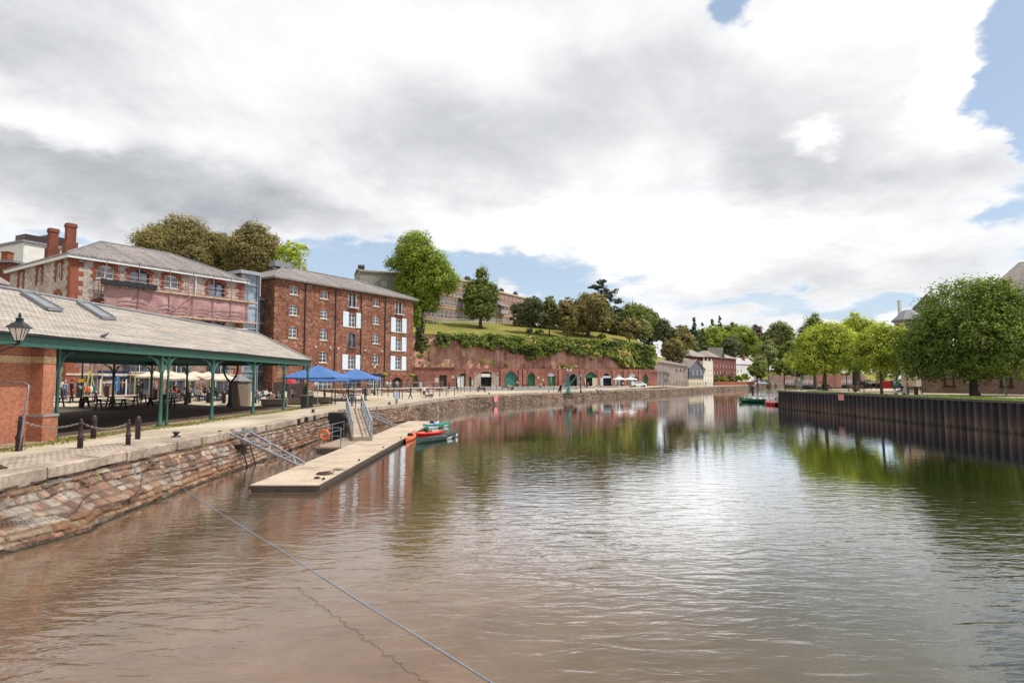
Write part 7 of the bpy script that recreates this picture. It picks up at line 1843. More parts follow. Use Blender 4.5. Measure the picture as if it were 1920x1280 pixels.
wbin('dark grey wheelie bin, the left and nearer of the pair', PZ(573, 52.3), .1).scale = (1.12,)*3
wbin('grey wheelie bin tucked behind the right of the other one', PZ(583, 53.6), .3).scale = (1.08,)*3
# timber screens of the pub garden
for px0, px1, Y0, Y1, lab in ((540, 577, 66.5, 68.5, 'tall brown timber screen under the left blue parasol'), (514, 533, 69, 70, 'brown timber screen panel left of the garden')):
    a, b_ = PZ(px0, Y0), PZ(px1, Y1); d = b_-a; mb = MB(); mb.bb(0, d.length, -.04, .04, 0, 1.9); [mb.bb(.2*i, .2*i+.17, -.06, -.04, 0, 1.88) for i in range(int(d.length/.2))]
    tag(mb.build('timber_screen', M['darkwood'], None, a, math.atan2(d.y, d.x)), lab, 'screen')

# pub terrace: raised stone platform with steps, railings
o_ = PA + FD*6.5 + FN*7.2; t = thing('pub_terrace', 'raised stone terrace with railings and steps in front of the red warehouse', 'terrace', (o_.x, o_.y, 1.7), FROT)
mb = MB(); mb.bb(0, 21.5, .2, 7.0, -.2, 1.05); mb.build('stone_platform', M['rubbledark'], t); mb = MB(); mb.bb(-.1, 21.6, .05, 7.0, 1.05, 1.17); mb.build('paving', M['concrete'], t)
mb = MB()
for i in range(15): x = .2 + i*1.5; mb.bar((x, .25, 1.17), (x, .25, 2.1), .05)
mb.bar((.2, .25, 2.1), (21.2, .25, 2.1), .05); mb.bar((.2, .25, 1.6), (21.2, .25, 1.6), .035); mb.build('railing', M['galv'], t)
for x0 in (5.0, 12.5, 17):
    mb = MB(); [mb.bb(x0, x0+1.6, -1.4+.3*k, .05, -.2+0, .12+.2*k) for k in range(5)]; mb.build('steps', M['concrete'], t)
    mb = MB(); [(mb.bar((x, -1.6, 1.0), (x, .2, 2.1), .035), mb.bar((x, -1.6, 0), (x, -1.6, 1.0), .035)) for x in (x0-.05,)]; mb.build('handrail', M['alu'], t)
# tables on terrace
def cafe_set(p, label, mat='galv', grp='cafe tables'):
    t = thing('cafe_table', label, 'table', p, random.uniform(0, 3), grp); mb = MB(); mb.lathe([(.38, .71), (.38, .74)], (0, 0, 0), 12); mb.build('table_top', M[mat], t)
    mb = MB(); mb.tube((0, 0, 0), (0, 0, .71), .03, n=6); mb.lathe([(.22, 0), (.22, .03)], (0, 0, 0), 8); mb.build('pedestal', M['black'], t)
# hanging baskets, wall
def wl(t_, y_, z_): return Vector((PA.x + FD.x*t_ + FN.x*y_, PA.y + FD.y*t_ + FN.y*y_, z_))
def basket(p, label, mat='bright'):
    t = thing('hanging_basket', label, 'hanging basket', p, 0, 'flower baskets on the red warehouse')
    mb = MB(); mb.lathe([(.05, -.3), (.25, -.2), (.32, 0)], (0, 0, 0), 10); mb.bar((0, 0, 0), (0, 0, .7), .02); mb.build('basket', M['darkwood'], t)
    a = clumps([(0, 0, .1, .42, .42, .35)], 14, 14, .16, .14); link('flowers', leaves_mesh('flowers', *a, LM[mat]), t)
basket(wl(20.3, .8, 4.95), 'green and yellow hanging basket left of the warehouse arched door', 'lime'); basket(wl(26.8, .8, 4.9), 'green and yellow hanging basket right of the warehouse arched door', 'lime')
basket(wl(9.0, 2.5, 4.3), 'large rusty red hanging basket under the left blue parasol', 'holm'); basket(wl(15.0, 2.5, 4.25), 'large rusty red hanging basket under the right blue parasol', 'holm')
# black lamp post in front of the warehouse
def lamp_post(label, p, H_, grp='lamp posts along the quay', globes=False):
    t = thing('street_lamp', label, 'street lamp', p, 0, grp); mb = MB(); mb.lathe([(.16, 0), (.16, .5), (.09, .6), (.06, 2), (.05, H_-.7), (.1, H_-.65)], (0, 0, 0), 10); mb.bar((-.3, 0, H_-.95), (.3, 0, H_-.95), .03); mb.build('pole', M['black'], t)
    mb = MB(); mb.lathe([(.1, H_-.6), (.22, H_-.15)], (0, 0, 0), 6); mb.build('lantern_glass', M['lampglass'], t); mb = MB(); mb.lathe([(.28, H_-.14), (.12, H_+.02), (.03, H_+.18)], (0, 0, 0), 6); mb.build('lantern_roof', M['black'], t)
p = GT(702, 741); lamp_post('black Victorian style lamp post in front of the right blue parasol', p, (741-682)*p.y/FPX)
p = GT(786, 727); lamp_post('thin black lamp post by the right corner of the red warehouse', p, (727-683)*p.y/FPX)
p = GT(1089, 737); lamp_post('thin lamp post right of the old teal crane', p, (737-700)*p.y/FPX)
p = GT(1217, 723); lamp_post('thin black lamp post beside the lattice staging', p, (723-693)*p.y/FPX)
p = GT(1437, 717); lamp_post('distant lamp post near the parked white cars', p, (717-700)*p.y/FPX)
# signpost with yellow plate seen through the shed
p = PZ(155.5, 50); t = thing('signpost', 'tall black post with a small yellow sign seen through the shed', 'signpost', p); mb = MB(); mb.lathe([(.16, 0), (.16, .6), (.07, .8), (.06, 3.9)], (0, 0, 0), 8); mb.build('post', M['black'], t)
mb = MB(); mb.bb(-.28, .32, -.1, -.05, 2.15, 2.42); mb.build('yellow_plate', M['signyellow'], t); mb = MB(); mb.bb(-.1, .1, -.1, -.05, 1.6, 1.85); mb.build('white_plate', M['white'], t)
# A frame with buoyancy vests for hire
p = PZ(170, 55); t = thing('display_frame', 'yellow pole tripod hung with colourful vests outside the shop', 'display', p); mb = MB()
for a in (0, 2.1, 4.2): mb.tube((.75*math.cos(a+.4), .75*math.sin(a+.4), 0), (0, 0, 2.9), .04, n=6)
mb.build('poles', M['yellow'], t)
for i, (c, a) in enumerate((('orange', .3), ('white', 1.0), ('doorgreen', 1.8), ('blue', 2.7), ('red', -.4))): mb = MB(); mb.lathe([(.12, 0), (.2, .2), (.19, .5), (.1, .7)], (.34*math.cos(a-1.6), .34*math.sin(a-1.6), .75), 8, sy=.5); mb.build('vest', M[c], t)
# blue feather flags by the shop
for px, Y, lab in ((213, 60, 'tall blue feather flag left of the iron post by the blue shop'), (221, 61, 'second blue feather flag standing beside the shop window')):
    t = thing('feather_flag', lab, 'flag', PZ(px, Y), .4, 'blue feather flags'); t.scale = (.55, .55, .85); mb = MB(); mb.tube((0, 0, 0), (0, 0, 2.8), .02, n=5); mb.build('pole', M['white'], t); mb = MB()
    mb.poly([(.02, 0, .6), (.42, .05, .75), (.5, .08, 1.6), (.38, .05, 2.4), (.02, 0, 2.75)]); mb.build('banner', M['blue'], t)
# scarlet heart-shaped sign board / parasol
p = PZ(547, 64); t = thing('red_parasol', 'small bright scarlet parasol beside the timber screen', 'parasol', p); mb = MB(); mb.lathe([(.62, 2.15), (.5, 2.45), (.05, 2.75)], (0, 0, 0), 8); mb.build('canopy', M['red'], t); mb = MB(); mb.tube((0, 0, 0), (0, 0, 2.8), .025, n=5); mb.build('pole', M['white'], t)
# A-board menu
for px, Y, lab in ((691, 74, 'pale menu board standing at the terrace steps'), (583, 60, 'white menu panel on a post by the wheelie bins')):
    p = PZ(px, Y); mb = MB(); mb.bar((-.3, 0, 0), (-.3, 0, 1.3), .04); mb.bar((.3, 0, 0), (.3, 0, 1.3), .04); mb.bb(-.32, .32, -.03, .03, .5, 1.35); tag(mb.build('menu_board', M['cream'], None, p, .3), lab, 'sign')
# wooden post with blue white board
p = GT(743.5, 758); t = thing('information_post', 'short timber post with a blue and white information board by the quay edge', 'sign', p); mb = MB(); mb.bb(-.1, .1, -.1, .1, 0, 1.1); mb.build('post', M['wood'], t)
mb = MB(); mb.bb(-.25, .25, -.14, -.1, .55, 1.25); mb.build('board', pbr('pale_blue_panel', (.5, .6, .72), (.4, .5, .62), 4, .6), t)
p = GT(788.5, 731); mb = MB(); mb.bb(-.25, .25, -.08, .08, 0, 1.75); tag(mb.build('white_post', M['white'], None, p), 'plain white slab post at the corner of the brick wall', 'post')
p = PZ(778, 118); mb = MB(); mb.bb(-.9, .9, -.6, .6, 0, 1.55); mb.bb(-.95, .95, -.65, .65, 1.55, 1.7); tag(mb.build('dark_cabinet', M['black'], None, p), 'black lidded storage cabinet at the foot of the warehouse corner', 'cabinet')

# slim black posts along the road
mb = MB(); mb.lathe([(.055, 0), (.055, .9), (.07, .92), (.07, .97), (.03, 1.0)], (0, 0, 0), 8); sp_ = mb.mesh('post', M['black'])
plist = [(622, 758, 1.5), (628.5, 758, 1.5), (680, 740, 1.2), (694, 741, 1.2), (708, 742, 1.1), (716, 743, 1.1), (727.5, 744, 1.1), (738, 744, 1.1), (749, 747, 1.1), (754, 748, 1.1), (789, 740.5, 1), (804, 740, 1), (812, 740, 1), (824.5, 743.5, 1.1), (836.5, 742.5, 1.1), (840, 737.5, 1), (852, 742, 1.1), (858.5, 736.5, 1), (864.5, 736, 1), (870.6, 735.5, 1), (882, 734.5, 1), (894, 733.5, 1), (909, 732.5, 1), (915, 732, 1), (920, 731.5, 1), (931, 730.5, 1), (1038, 733, 1.1), (1080, 731, 1)]
for i, (px, py, s_) in enumerate(plist):
    o = link('slim_post', sp_, None, GT(px, py)); o.scale = (1, 1, s_*1.05)
    tag(o, ORD[i] + ' slim black iron post from the left along the quay road', 'post', 'slim black posts along the road')
mb = MB(); mb.lathe([(.3, 0), (.28, .12), (.12, .3), (.1, .75), (.16, .8), (.14, .95), (.03, 1.02)], (0, 0, 0), 10); fb = mb.mesh('bollard', M['black'], True)
for i, px in enumerate((813, 827, 842, 857)): o = link('bollard', fb, None, GT(px, 728.5)); o.scale = (1.25,)*3; tag(o, ORD[i] + ' broad footed black bollard in front of the brown cellar door', 'bollard', 'broad footed bollards')
# bicycles
def bicycle(p, rz, label, mat='orange', grp='parked bicycles'):
    t = thing('bicycle', label, 'bicycle', p, rz, grp); mb = MB(); mb.bar((-.35, 0, .34), (0, 0, .3), .03); mb.bar((-.35, 0, .34), (-.15, 0, .78), .03); mb.bar((0, 0, .3), (-.15, 0, .85), .035); mb.bar((0, 0, .3), (.38, 0, .72), .035); mb.bar((-.15, 0, .78), (.38, 0, .78), .035); mb.bar((.36, 0, .85), (.53, 0, .34), .03); mb.build('frame', M[mat], t)
    for x in (-.52, .53): mb = MB(); mb.path([(x + .33*math.cos(a), 0, .34 + .33*math.sin(a)) for a in np.linspace(0, 2*math.pi, 16)], .022, 5, cap=False); [mb.bar((x, 0, .34), (x + .32*math.cos(a), 0, .34 + .32*math.sin(a)), .008) for a in np.linspace(0, 5.2, 6)]; mb.build('wheel', M['black'], t)
    mb = MB(); mb.bar((.36, -.28, .98), (.36, .28, .98), .03); mb.bar((.36, 0, .8), (.36, 0, .98), .03); mb.build('handlebar', M['black'], t); mb = MB(); mb.box((-.17, 0, .9), (.24, .13, .05)); mb.build('saddle', M['black'], t)
for i, (px, py, c, lab) in enumerate(((638, 752, 'black', 'black parked bicycle nearest the two tall posts'), (644, 751, 'orange', 'orange parked bicycle, left of two orange ones'), (650, 750, 'orange', 'orange parked bicycle, right of two orange ones'), (819, 727, 'black', 'dark bicycle leaning at the brick wall notice'))):
    bicycle(GT(px, py), .4 + .3*i, lab, c)
# benches with people on the far quay
def bench(p, rz, label, mat='darkwood', grp='park benches'):
    t = thing('bench', label, 'bench', p, rz, grp)
    mb = MB(); [mb.bb(-.8, .8, -.25+.12*k, -.15+.12*k, .43, .46) for k in range(4)]; mb.build('seat', M[mat], t)
    mb = MB(); [mb.bb(-.8, .8, .27, .30, .55+.13*k, .65+.13*k) for k in range(3)]; mb.build('backrest', M[mat], t)
    for x in (-.7, .7): mb = MB(); mb.bb(x-.03, x+.03, -.25, -.19, 0, .43); mb.bb(x-.03, x+.03, .24, .3, 0, .95); mb.bb(x-.03, x+.03, -.25, .28, .62, .66); mb.bb(x-.03, x+.03, -.25, -.2, .46, .62); mb.build('leg', M['black'], t)
for px, py, lab in ((903, 735, 'dark bench with a seated person on the open quay, farthest left'), (947, 731, 'dark bench before the wide blue green door'), (985, 727, 'dark bench before the narrow green door'), (1016, 726, 'dark bench with a light edge left of the arched green door')):
    bench(GT(px, py), math.pi + .3, lab)

# old hand crane
p = GT(1066, 737); t = thing('quay_crane', 'old teal painted iron hand crane on the quay edge', 'crane', p, .2); t.scale = (.66, .66, .8)
mb = MB(); mb.lathe([(.8, 0), (.75, .3), (.5, .7), (.4, 1.2)], (0, 0, 0), 10); mb.build('base', M['teal'], t)
mb = MB(); mb.bar((0, 0, 1.2), (.1, 0, 4.8), .4); mb.bar((.1, 0, 4.8), (-1.0, 0, 3.2), .15); mb.bar((0, 0, 1.6), (2.6, 0, 4.2), .22); mb.bar((.1, 0, 4.8), (2.6, 0, 4.2), .1); mb.bar((-.9, 0, 1.4), (-.2, 0, 3.4), .3); mb.build('jib_and_post', M['teal'], t)
mb = MB(); mb.lathe([(.5, -.12), (.5, .12)], (0, 0, 0), 14); mb.v = [(v[0]-.6, v[2]-.35, v[1]+2.0) for v in mb.v]; mb.build('gear_wheel', M['teal'], t)
mb = MB(); mb.bb(-1.2, 1.3, -.6, .9, -1.3, -.02); mb.build('masonry_block', M['farmasonry'], t)
mb = MB(); [mb.lathe([(.05, -.22), (.22, -.08), (.22, .08), (.05, .22)], (x, 0, 5.3), 8) for x in (-.3, .7)]; mb.bar((-.3, 0, 5.0), (.7, 0, 5.0), .06); mb.bar((.2, 0, 4.7), (.2, 0, 5.0), .08); mb.build('globe_lamps', M['white'], t)
# mooring timbers on quay edge
p = GT(1047, 734.5); mb = MB(); mb.bar((0, 0, 0), (.5, 0, 1.3), .3); mb.bar((.5, 0, 0), (.45, 0, 1.4), .3); tag(mb.build('mooring_timber', M['black'], None, p), 'dark leaning mooring timbers left of the teal crane', 'mooring post')
# pink marker on wall
p = P(919.5, 743.5, 99); mb = MB(); mb.bb(-.35, .35, -.1, .1, -.6, .6); tag(mb.build('wall_marker', pbr('pink_marker', (.72, .28, .28), (.6, .2, .2), 3, .6), None, (xcope(99.3)+.55, 99.0, 1.1), .6), 'small pink marker plate on the far quay wall', 'sign')
# white parasols, far cafe
pw_ = parasol_proto('wcanvas', 1.7, 2.7, 'parasol', 'parasol')
for i, (px, Y, lab) in enumerate(((1161, 158, 'white parasol, left of the pair at the far cellar cafe'), (1182, 159, 'white parasol, right of the pair at the far cellar cafe'))):
    o = pw_ if i == 0 else dup(pw_, (0, 0, 0)); o.location = PZ(px, Y); o['label'] = lab; o['group'] = 'white cafe parasols'; o.scale = (1.05,)*3
# railings posts along far quay
def railing(label, pxs, Y0, Y1, H_=1.1, mat='black', n=20):
    a, b_ = PZ(pxs[0], Y0), PZ(pxs[1], Y1); mb = MB()
    for i in range(n+1): q = a.lerp(b_, i/n); mb.bar((q.x, q.y, q.z), (q.x, q.y, q.z + H_), .09)
    for z in (H_, H_*.55): mb.bar(a + Vector((0, 0, z)), b_ + Vector((0, 0, z)), .05)
    return tag(mb.build('railing', M[mat]), label, 'railing')
railing('black post railing along the far quay before the stone boat store', (1222, 1345), 182, 232, 1.15, 'black', 22)
railing('pale post railing beside the distant white cars', (1440, 1500), 330, 352, 1.5, 'galv', 16)
# parked vehicles far away
def van(p, rz, label, mat, L_=4.6, H_=1.9):
    t = thing('parked_car', label, 'car', p, rz, 'vehicles parked on the far quay')
    mb = MB(); pr_ = [(-L_/2, .35), (-L_/2, .95), (-L_/2+.25, 1.05), (-L_/2+.7, H_), (L_/2-1.5, H_), (L_/2-.8, 1.05), (L_/2-.05, .85), (L_/2, .35)]
    n = len(pr_); vs = [(x, -.85, z) for x, z in pr_] + [(x, .85, z) for x, z in pr_]; mb.add(vs, [tuple(range(n)), tuple(reversed(range(n, 2*n)))] + [(i, n+i, n+(i+1) % n, (i+1) % n) for i in range(n)]); mb.build('body', M[mat], t)
    mb = MB(); mb.bb(-L_/2+.75, L_/2-1.35, -.87, .87, 1.1, H_-.15); mb.build('windows', M['glass'], t)
    for x in (-L_/2+.8, L_/2-.8):
        for y in (-.8, .8): mb = MB(); mb.lathe([(.32, -.1), (.32, .1)], (0, 0, 0), 12); mb.v = [(x+v[0], y+v[2], .32+v[1]) for v in mb.v]; mb.build('wheel', M['black'], t)
van(PZ(1417, 292), .3, 'white van parked left of two white cars on the far quay', 'white', 5.2, 2.4)
van(PZ(1427, 288), .2, 'white car parked in the middle on the far quay', 'white'); van(PZ(1436, 294), .1, 'silver car parked at the right of the far white vehicles', 'lead')
van(PZ(1196, 164), .2, 'white van outside the last white arched cellar', 'white', 4.4, 1.5)

# ================================================================== boats at the bend
t = thing('ferry_boat', 'long low green passenger boat with white railings moored at the pile wall tip', 'boat', (0, 0, 0))
fa, fb_ = G(1386, 753, 0), G(1462, 755, 0); c = (fa+fb_)/2; t.location = (c.x, c.y, -.1); t.rotation_euler = (0, 0, math.atan2(fb_.y-fa.y, fb_.x-fa.x)); Ln = (fb_-fa).length
hull(Ln, 2.4, .75, .35).build('hull', M['doorgreen'], t, smooth=True)
mb = MB(); mb.bb(-Ln*.38, Ln*.42, -.95, .95, .55, .62); mb.build('deck', M['cream'], t)
mb = MB(); 
for sg in (-1, 1):
    for z in (1.05, 1.35, 1.65): mb.bar((-Ln*.3, sg*1.0, z), (Ln*.42, sg*1.0, z), .07)
    for i in range(9): x = -Ln*.3 + Ln*.72*i/8; mb.bar((x, sg*1.0, .6), (x, sg*1.0, 1.7), .06)
mb.build('railing', M['white'], t); mb = MB(); mb.bar((-Ln*.25, 0, .6), (-Ln*.25, 0, 3.0), .06); mb.build('mast', M['galv'], t)
for i in range(4): mb = MB(); x = -Ln*.15 + i*1.1; mb.bb(x, x+.35, -.8, .8, .62, 1.0); mb.build('bench', M['white'], t)
def pedalo(px, py, rz, label):
    p = G(px, py, 0); t = thing('pedal_boat', label, 'pedal boat', (p.x, p.y, -.05), rz, 'red pedal boats at the pile wall')
    for s_ in (-.55, .55): m2 = hull(2.8, .62, .42, .12); m2.v = [(v[0], v[1]+s_, v[2]) for v in m2.v]; m2.build('float', M['red'], t, smooth=True)
    mb = MB(); mb.bb(-1.1, 1.0, -.75, .75, .40, .52); mb.build('deck', pbr('faded_red_plastic', (.75, .12, .16), (.62, .08, .1), 3, .4), t)
    for s_ in (-.38, .38): mb = MB(); mb.bb(-.3, .2, s_-.27, s_+.27, .52, .70); mb.bb(-.42, -.3, s_-.27, s_+.27, .52, 1.1); mb.build('seat', M['white'], t)
pedalo(1444, 758, 1.2, 'red pedal boat with white seats, left of the pair'); pedalo(1453, 759, 1.5, 'red pedal boat with white seats touching the pile wall')
p = G(1519, 722.5, 0.4); mb = hull(7, 2.2, 1.1, .4); p = PR(1519, 225, .4); tag(mb.build('moored_boat', M['black'], None, p, .1, True), 'dark moored boat in the inlet behind the bank tip', 'boat')
# low white lock footbridge
a, b_ = PR(1472, 236, 2.2), PR(1600, 240, 2.2); t = thing('footbridge', 'low footbridge with white rails across the inlet beyond the trees', 'footbridge', (0, 0, 0)); mb = MB(); mb.bar(a, b_, 2, .5); mb.build('deck', M['greystone'], t); mb = MB()
for i in range(17): q = a.lerp(b_, i/16); mb.bar(q, q + Vector((0, 0, 1.6)), .12)
for z in (1.6, .9): mb.bar(a + Vector((0, 0, z)), b_ + Vector((0, 0, z)), .1)
mb.build('railing', M['white'], t)

# ================================================================== right bank
bench(PR(1600, 84, RB), -.2, 'weathered bench beneath the thin lime tree on the right bank', 'wood'); bench(PR(1608, 84, RB), -.2, 'second weathered bench beside the first on the right bank', 'wood')
bench(PR(1713, 70, RB), -.3, 'dark bench behind the woman with the pushchair', 'darkwood'); bench(PR(1547, 97, RB), .1, 'bench with two seated people near the bank tip', 'darkwood')
for px, py, lab in ((1718, 741, 'short dark timber post right of the woman with the pushchair'),): p = G(px, py, RB); mb = MB(); mb.bb(-.14, .14, -.14, .14, 0, .95); tag(mb.build('timber_post', M['darkwood'], None, p), lab, 'post')
p = G(1887, 741, RB); mb = MB(); mb.lathe([(.09, 0), (.09, .2), (.055, .3), (.05, 2.9)], (0, 0, 0), 8); tag(mb.build('green_pole', pbr('pale_green_paint', (.22, .36, .16), (.16, .28, .12), 5, .6), None, p), 'pale green metal pole in front of the riverside flats', 'pole')
p = G(1604, 735, RB); t = lamp_post('dark teal lamp post among the lime tree trunks', p, 5.2, 'lamp posts on the right bank')
p = G(1588, 729, RB); t = lamp_post('thin lamp post behind the lime tree trunks', p, 3.6, 'lamp posts on the right bank')
p = PR(1501, 90, RB); t = thing('life_ring_post', 'teal post with notices at the tip of the right bank', 'post', p); mb = MB(); mb.bar((0, 0, 0), (0, 0, 2.4), .14); mb.build('post', M['teal'], t); mb = MB(); mb.bb(-.7, .1, -.1, .1, .6, 1.5); mb.build('notice', M['galv'], t)
p = PR(1492, 92, RB); mb = MB(); mb.bar((0, 0, 0), (0, 0, 2.0), .08); mb.bb(-.3, .3, -.05, .05, 1.0, 1.7); tag(mb.build('notice_post', M['galv'], None, p), 'small grey notice post left of the teal post at the tip', 'sign')
for px, Y, c, lab in ((1672, 118, 'teal', 'green skip or container at the end of the right bank path'), (1660, 118, 'red', 'faded red box beside the green container')):
    p = PR(px, Y, RB); mb = MB(); mb.add([(-.8, -.6, 0), (.8, -.6, 0), (.8, .6, 0), (-.8, .6, 0), (-1.0, -.7, 1.3), (1.0, -.7, 1.3), (1.0, .7, 1.3), (-1.0, .7, 1.3)], [(0, 3, 2, 1), (4, 5, 6, 7), (0, 1, 5, 4), (1, 2, 6, 5), (2, 3, 7, 6), (3, 0, 4, 7)]); mb.bb(-1.06, 1.06, -.76, .76, 1.3, 1.42)
    tag(mb.build('container', M[c], None, p), lab, 'container')
p = PR(1604, 112, RB); mb = MB(); mb.bb(-.35, .35, -.35, .35, 0, 1.1); mb.lathe([(.45, 1.1), (.4, 1.25), (.1, 1.35)], (0, 0, 0), 8); tag(mb.build('litter_bin', M['canoegreen'], None, p), 'dark green litter bin between the tree trunks', 'litter bin')
# pushchair
p = G(1688, 741, RB); t = thing('pushchair', 'dark pushchair standing in front of the bench on the right bank', 'pushchair', p, -.3); mb = MB(); mb.bar((-.45, -.22, .15), (.45, -.22, 1.0), .03); mb.bar((-.45, .22, .15), (.45, .22, 1.0), .03); mb.bar((.35, -.22, .15), (-.2, -.22, .7), .03); mb.bar((.35, .22, .15), (-.2, .22, .7), .03); mb.bar((.45, -.22, 1.0), (.45, .22, 1.0), .03); mb.build('frame', M['galv'], t)
mb = MB(); mb.box((-.05, 0, .5), (.55, .4, .08), ry=-.2); mb.box((.18, 0, .75), (.08, .4, .55), ry=.4); mb.build('seat', M['navy'], t); mb = MB(); mb.lathe([(.02, .0), (.3, .0), (.3, .05), (.2, .25), (.02, .32)], (0, 0, .82), 10); mb.build('hood', M['navy'], t)
for x, y in ((-.42, -.24), (-.42, .24), (.38, -.24), (.38, .24)): mb = MB(); mb.lathe([(.13, -.03), (.13, .03)], (0, 0, 0), 10); mb.v = [(x+v[0], y+v[2], .13+v[1]) for v in mb.v]; mb.build('wheel', M['black'], t)

# ================================================================== people
FR = 0; AW = math.pi
def pz(px, py): return GT(px, py)
person(PZ(119, 57), 'person in a white top half hidden by the green post', 2.6, 'stand', W_, BK, 'brown', h=1.05)
person(PZ(125, 55.5), 'person in a grey-blue top and jeans standing with their back turned', AW, 'stand', (.24, .27, .36), DN, 'grey', h=1.06)
person(PZ(137, 56.5), 'person in a black top with bare legs next to the one in jeans', AW-.4, 'stand', BK, BK, 'brown', True, h=1.06)
person(PZ(151, 59), 'bareheaded older person in dark clothes behind the stout bollard', .2, 'stand', BK, GY, 'blond', h=.98)
person(PZ(199, 63), 'person in a lilac top and dark shorts at the blue shop door', 1.3, 'walk', (.34, .30, .42), NV, 'blond', True, h=.98)
person(PZ(180, 57), 'crouching child in white near the vests display', .5, 'sit', W_, PK, 'white', h=.8)
person(PZ(262, 60), 'person in black leaning near the double green post', .5, 'stand', BK, BK, 'black', h=1.0)
person(PZ(268, 61), 'person in black with a pale face right of the other', -.5, 'stand', BK, NV, 'brown', h=1.08)
for i, (px, Y, c, hr, rz, lab) in enumerate(((327, 66, BK, 'black', .6, 'diner in black at the back row of cafe tables under the third parasol'), (351, 66, RD, 'brown', 2.2, 'diner in red at the back row near the middle parasols'), (361, 65, W_, 'blond', -1.0, 'fair haired diner in white at the back row'), (386, 67, GY, 'grey', .1, 'grey haired diner at the back row behind the middle green post'), (428, 66, NV, 'brown', 1.4, 'diner in navy at the back row beside the kiosk'), (495, 65, (.08, .2, .17), 'black', -.5, 'diner in dark green behind the row of low hedges'), (500, 66, W_, 'brown', 1.0, 'diner in white beside the one in dark green'))):
    person(PZ(px, Y), lab, rz, 'sit', c, BK, hr, group='people seated at the back row of tables')
person(PZ(231, 64), 'shop visitor in orange looking at the shop window', 2.4, 'stand', (.5, .2, .05), NV, 'brown'); person(PZ(245, 66), 'shop visitor in grey by the shop window', -2.4, 'walk', GY, BK, 'grey')
person(PZ(610, 66), 'waiter in black walking under the left blue parasol', 1.1, 'walk', BK, BK, 'brown'); person(PZ(686, 73), 'visitor in blue near the menu board', .6, 'stand', DN, NV, 'blond')
stools = []
for i, (px, Y, c, hr, rz, lab) in enumerate(((316, 62, BR, 'grey', .3, 'seated grey haired diner under the second beige parasol'), (323, 63, BR, 'brown', 2, 'seated diner in brown facing away under the second parasol'), (347, 61, W_, 'brown', 1.0, 'seated diner in white beside the front parasol pole'), (333, 62.5, RD, 'black', -.6, 'seated diner in dark red left of the front parasol pole'),
        (371, 62, (.3, .3, .32), 'brown', .9, 'seated diner in grey beyond the lone bollard'), (378, 61, (.55, .46, .38), 'blond', 2.2, 'seated diner in pale beige left of the post'), (397, 63, (.3, .25, .45), 'brown', -.9, 'seated diner in purple reading a white menu'), (404, 63, BK, 'black', 2.8, 'seated diner in black opposite the purple one'), (411, 62, NV, 'black', 1.2, 'seated diner in navy near the kiosk'),
        (484, 62, GY, 'grey', .5, 'seated person in grey just right of the kiosk bollard'), (507, 62, BK, 'black', 0, 'seated person in black with sunglasses behind the timber bench'), (513, 61.5, PK, 'brown', .3, 'seated person in dusty pink behind the timber bench'), (523, 59.5, (.34, .27, .24), 'grey', 2.9, 'bald seated person in a brown top on the timber bench'), (531, 60, (.06, .2, .4), 'brown', 2.9, 'seated person in blue on the right end of the timber bench'))):
    p = PZ(px, Y); person(p, lab, rz, 'sit', c, DN, hr, h=1.0, group='people seated outside the cafes')
    t = thing('chair', 'metal chair under the ' + lab.replace('seated ', '').replace('bald ', ''), 'chair', p, rz, 'cafe chairs'); mb = MB(); mb.bb(-.2, .2, -.2, .2, .42, .45); mb.build('seat', M['black'], t); mb = MB(); mb.bb(-.2, .2, .19, .22, .5, .85); mb.build('backrest', M['black'], t)
    for x in (-.18, .18):
        for y in (-.18, .18): mb = MB(); mb.bar((x, y, 0), (x, y, .42), .025); mb.build('leg', M['black'], t)
for i, (px, Y, lab) in enumerate(((319, 61, 'round cafe table under the second beige parasol'), (340, 60.8, 'round cafe table at the front beige parasol pole'), (375, 60.5, 'round cafe table right of the lone bollard'), (400, 61.5, 'round cafe table with a white menu near the kiosk'), (509, 60.5, 'round cafe table behind the timber bench'))): cafe_set(PZ(px, Y), lab)
person(PZ(550, 63), 'person in a white shirt leaning forward under the scarlet parasol', 1.9, 'hold', W_, NV, 'brown')
tz = 2.87
def onter(px, s_): # on the terrace: local distance s_ out from facade
    a = (px-960)/FPX; 
    A_ = PA + FN*s_; tt = (a*A_.y - A_.x) / (FD.x - a*FD.y); return Vector((A_.x + FD.x*tt, A_.y + FD.y*tt, tz))
for px, s_, c, hr, rz, lab in ((594, 4.5, W_, 'blond', .4, 'blond person in white seated on the terrace under the left blue parasol'), (726, 5, (.6, .58, .55), 'brown', 1, 'seated person in cream, leftmost at the terrace tables by the arched door'), (733, 5, (.62, .6, .58), 'grey', -1, 'seated person in white, second at the terrace tables by the arched door'), (745, 5, (.5, .42, .36), 'brown', .5, 'seated person in beige, right end of the terrace tables')):
    person(onter(px, s_), lab, rz, 'sit', c, GY, hr, group='people on the pub terrace')
for px in (729, 741, 752, 600, 640, 690): cafe_set(onter(px, 4.3), {729: 'terrace table left of the arched door', 741: 'terrace table before the arched door', 752: 'terrace table at the right end of the terrace', 600: 'terrace table under the left blue parasol', 640: 'terrace table between the blue parasols', 690: 'terrace table by the menu board'}[px], 'wood', 'terrace tables')
person(GT(653, 752), 'person with a red backpack at the top of the gangway', 2.2, 'stand', (.05, .09, .14), NV, 'black', bag=RD)
person(GT(663.5, 750), 'blond person in a pale pink top facing the one with the backpack', -1.4, 'hold', (.62, .5, .44), GY, 'blond', h=1.08)
person(GT(660, 762), 'child in a navy jacket leaning on the gangway gate', 3.0, 'stand', (.13, .15, .24), DN, 'black', h=.85)
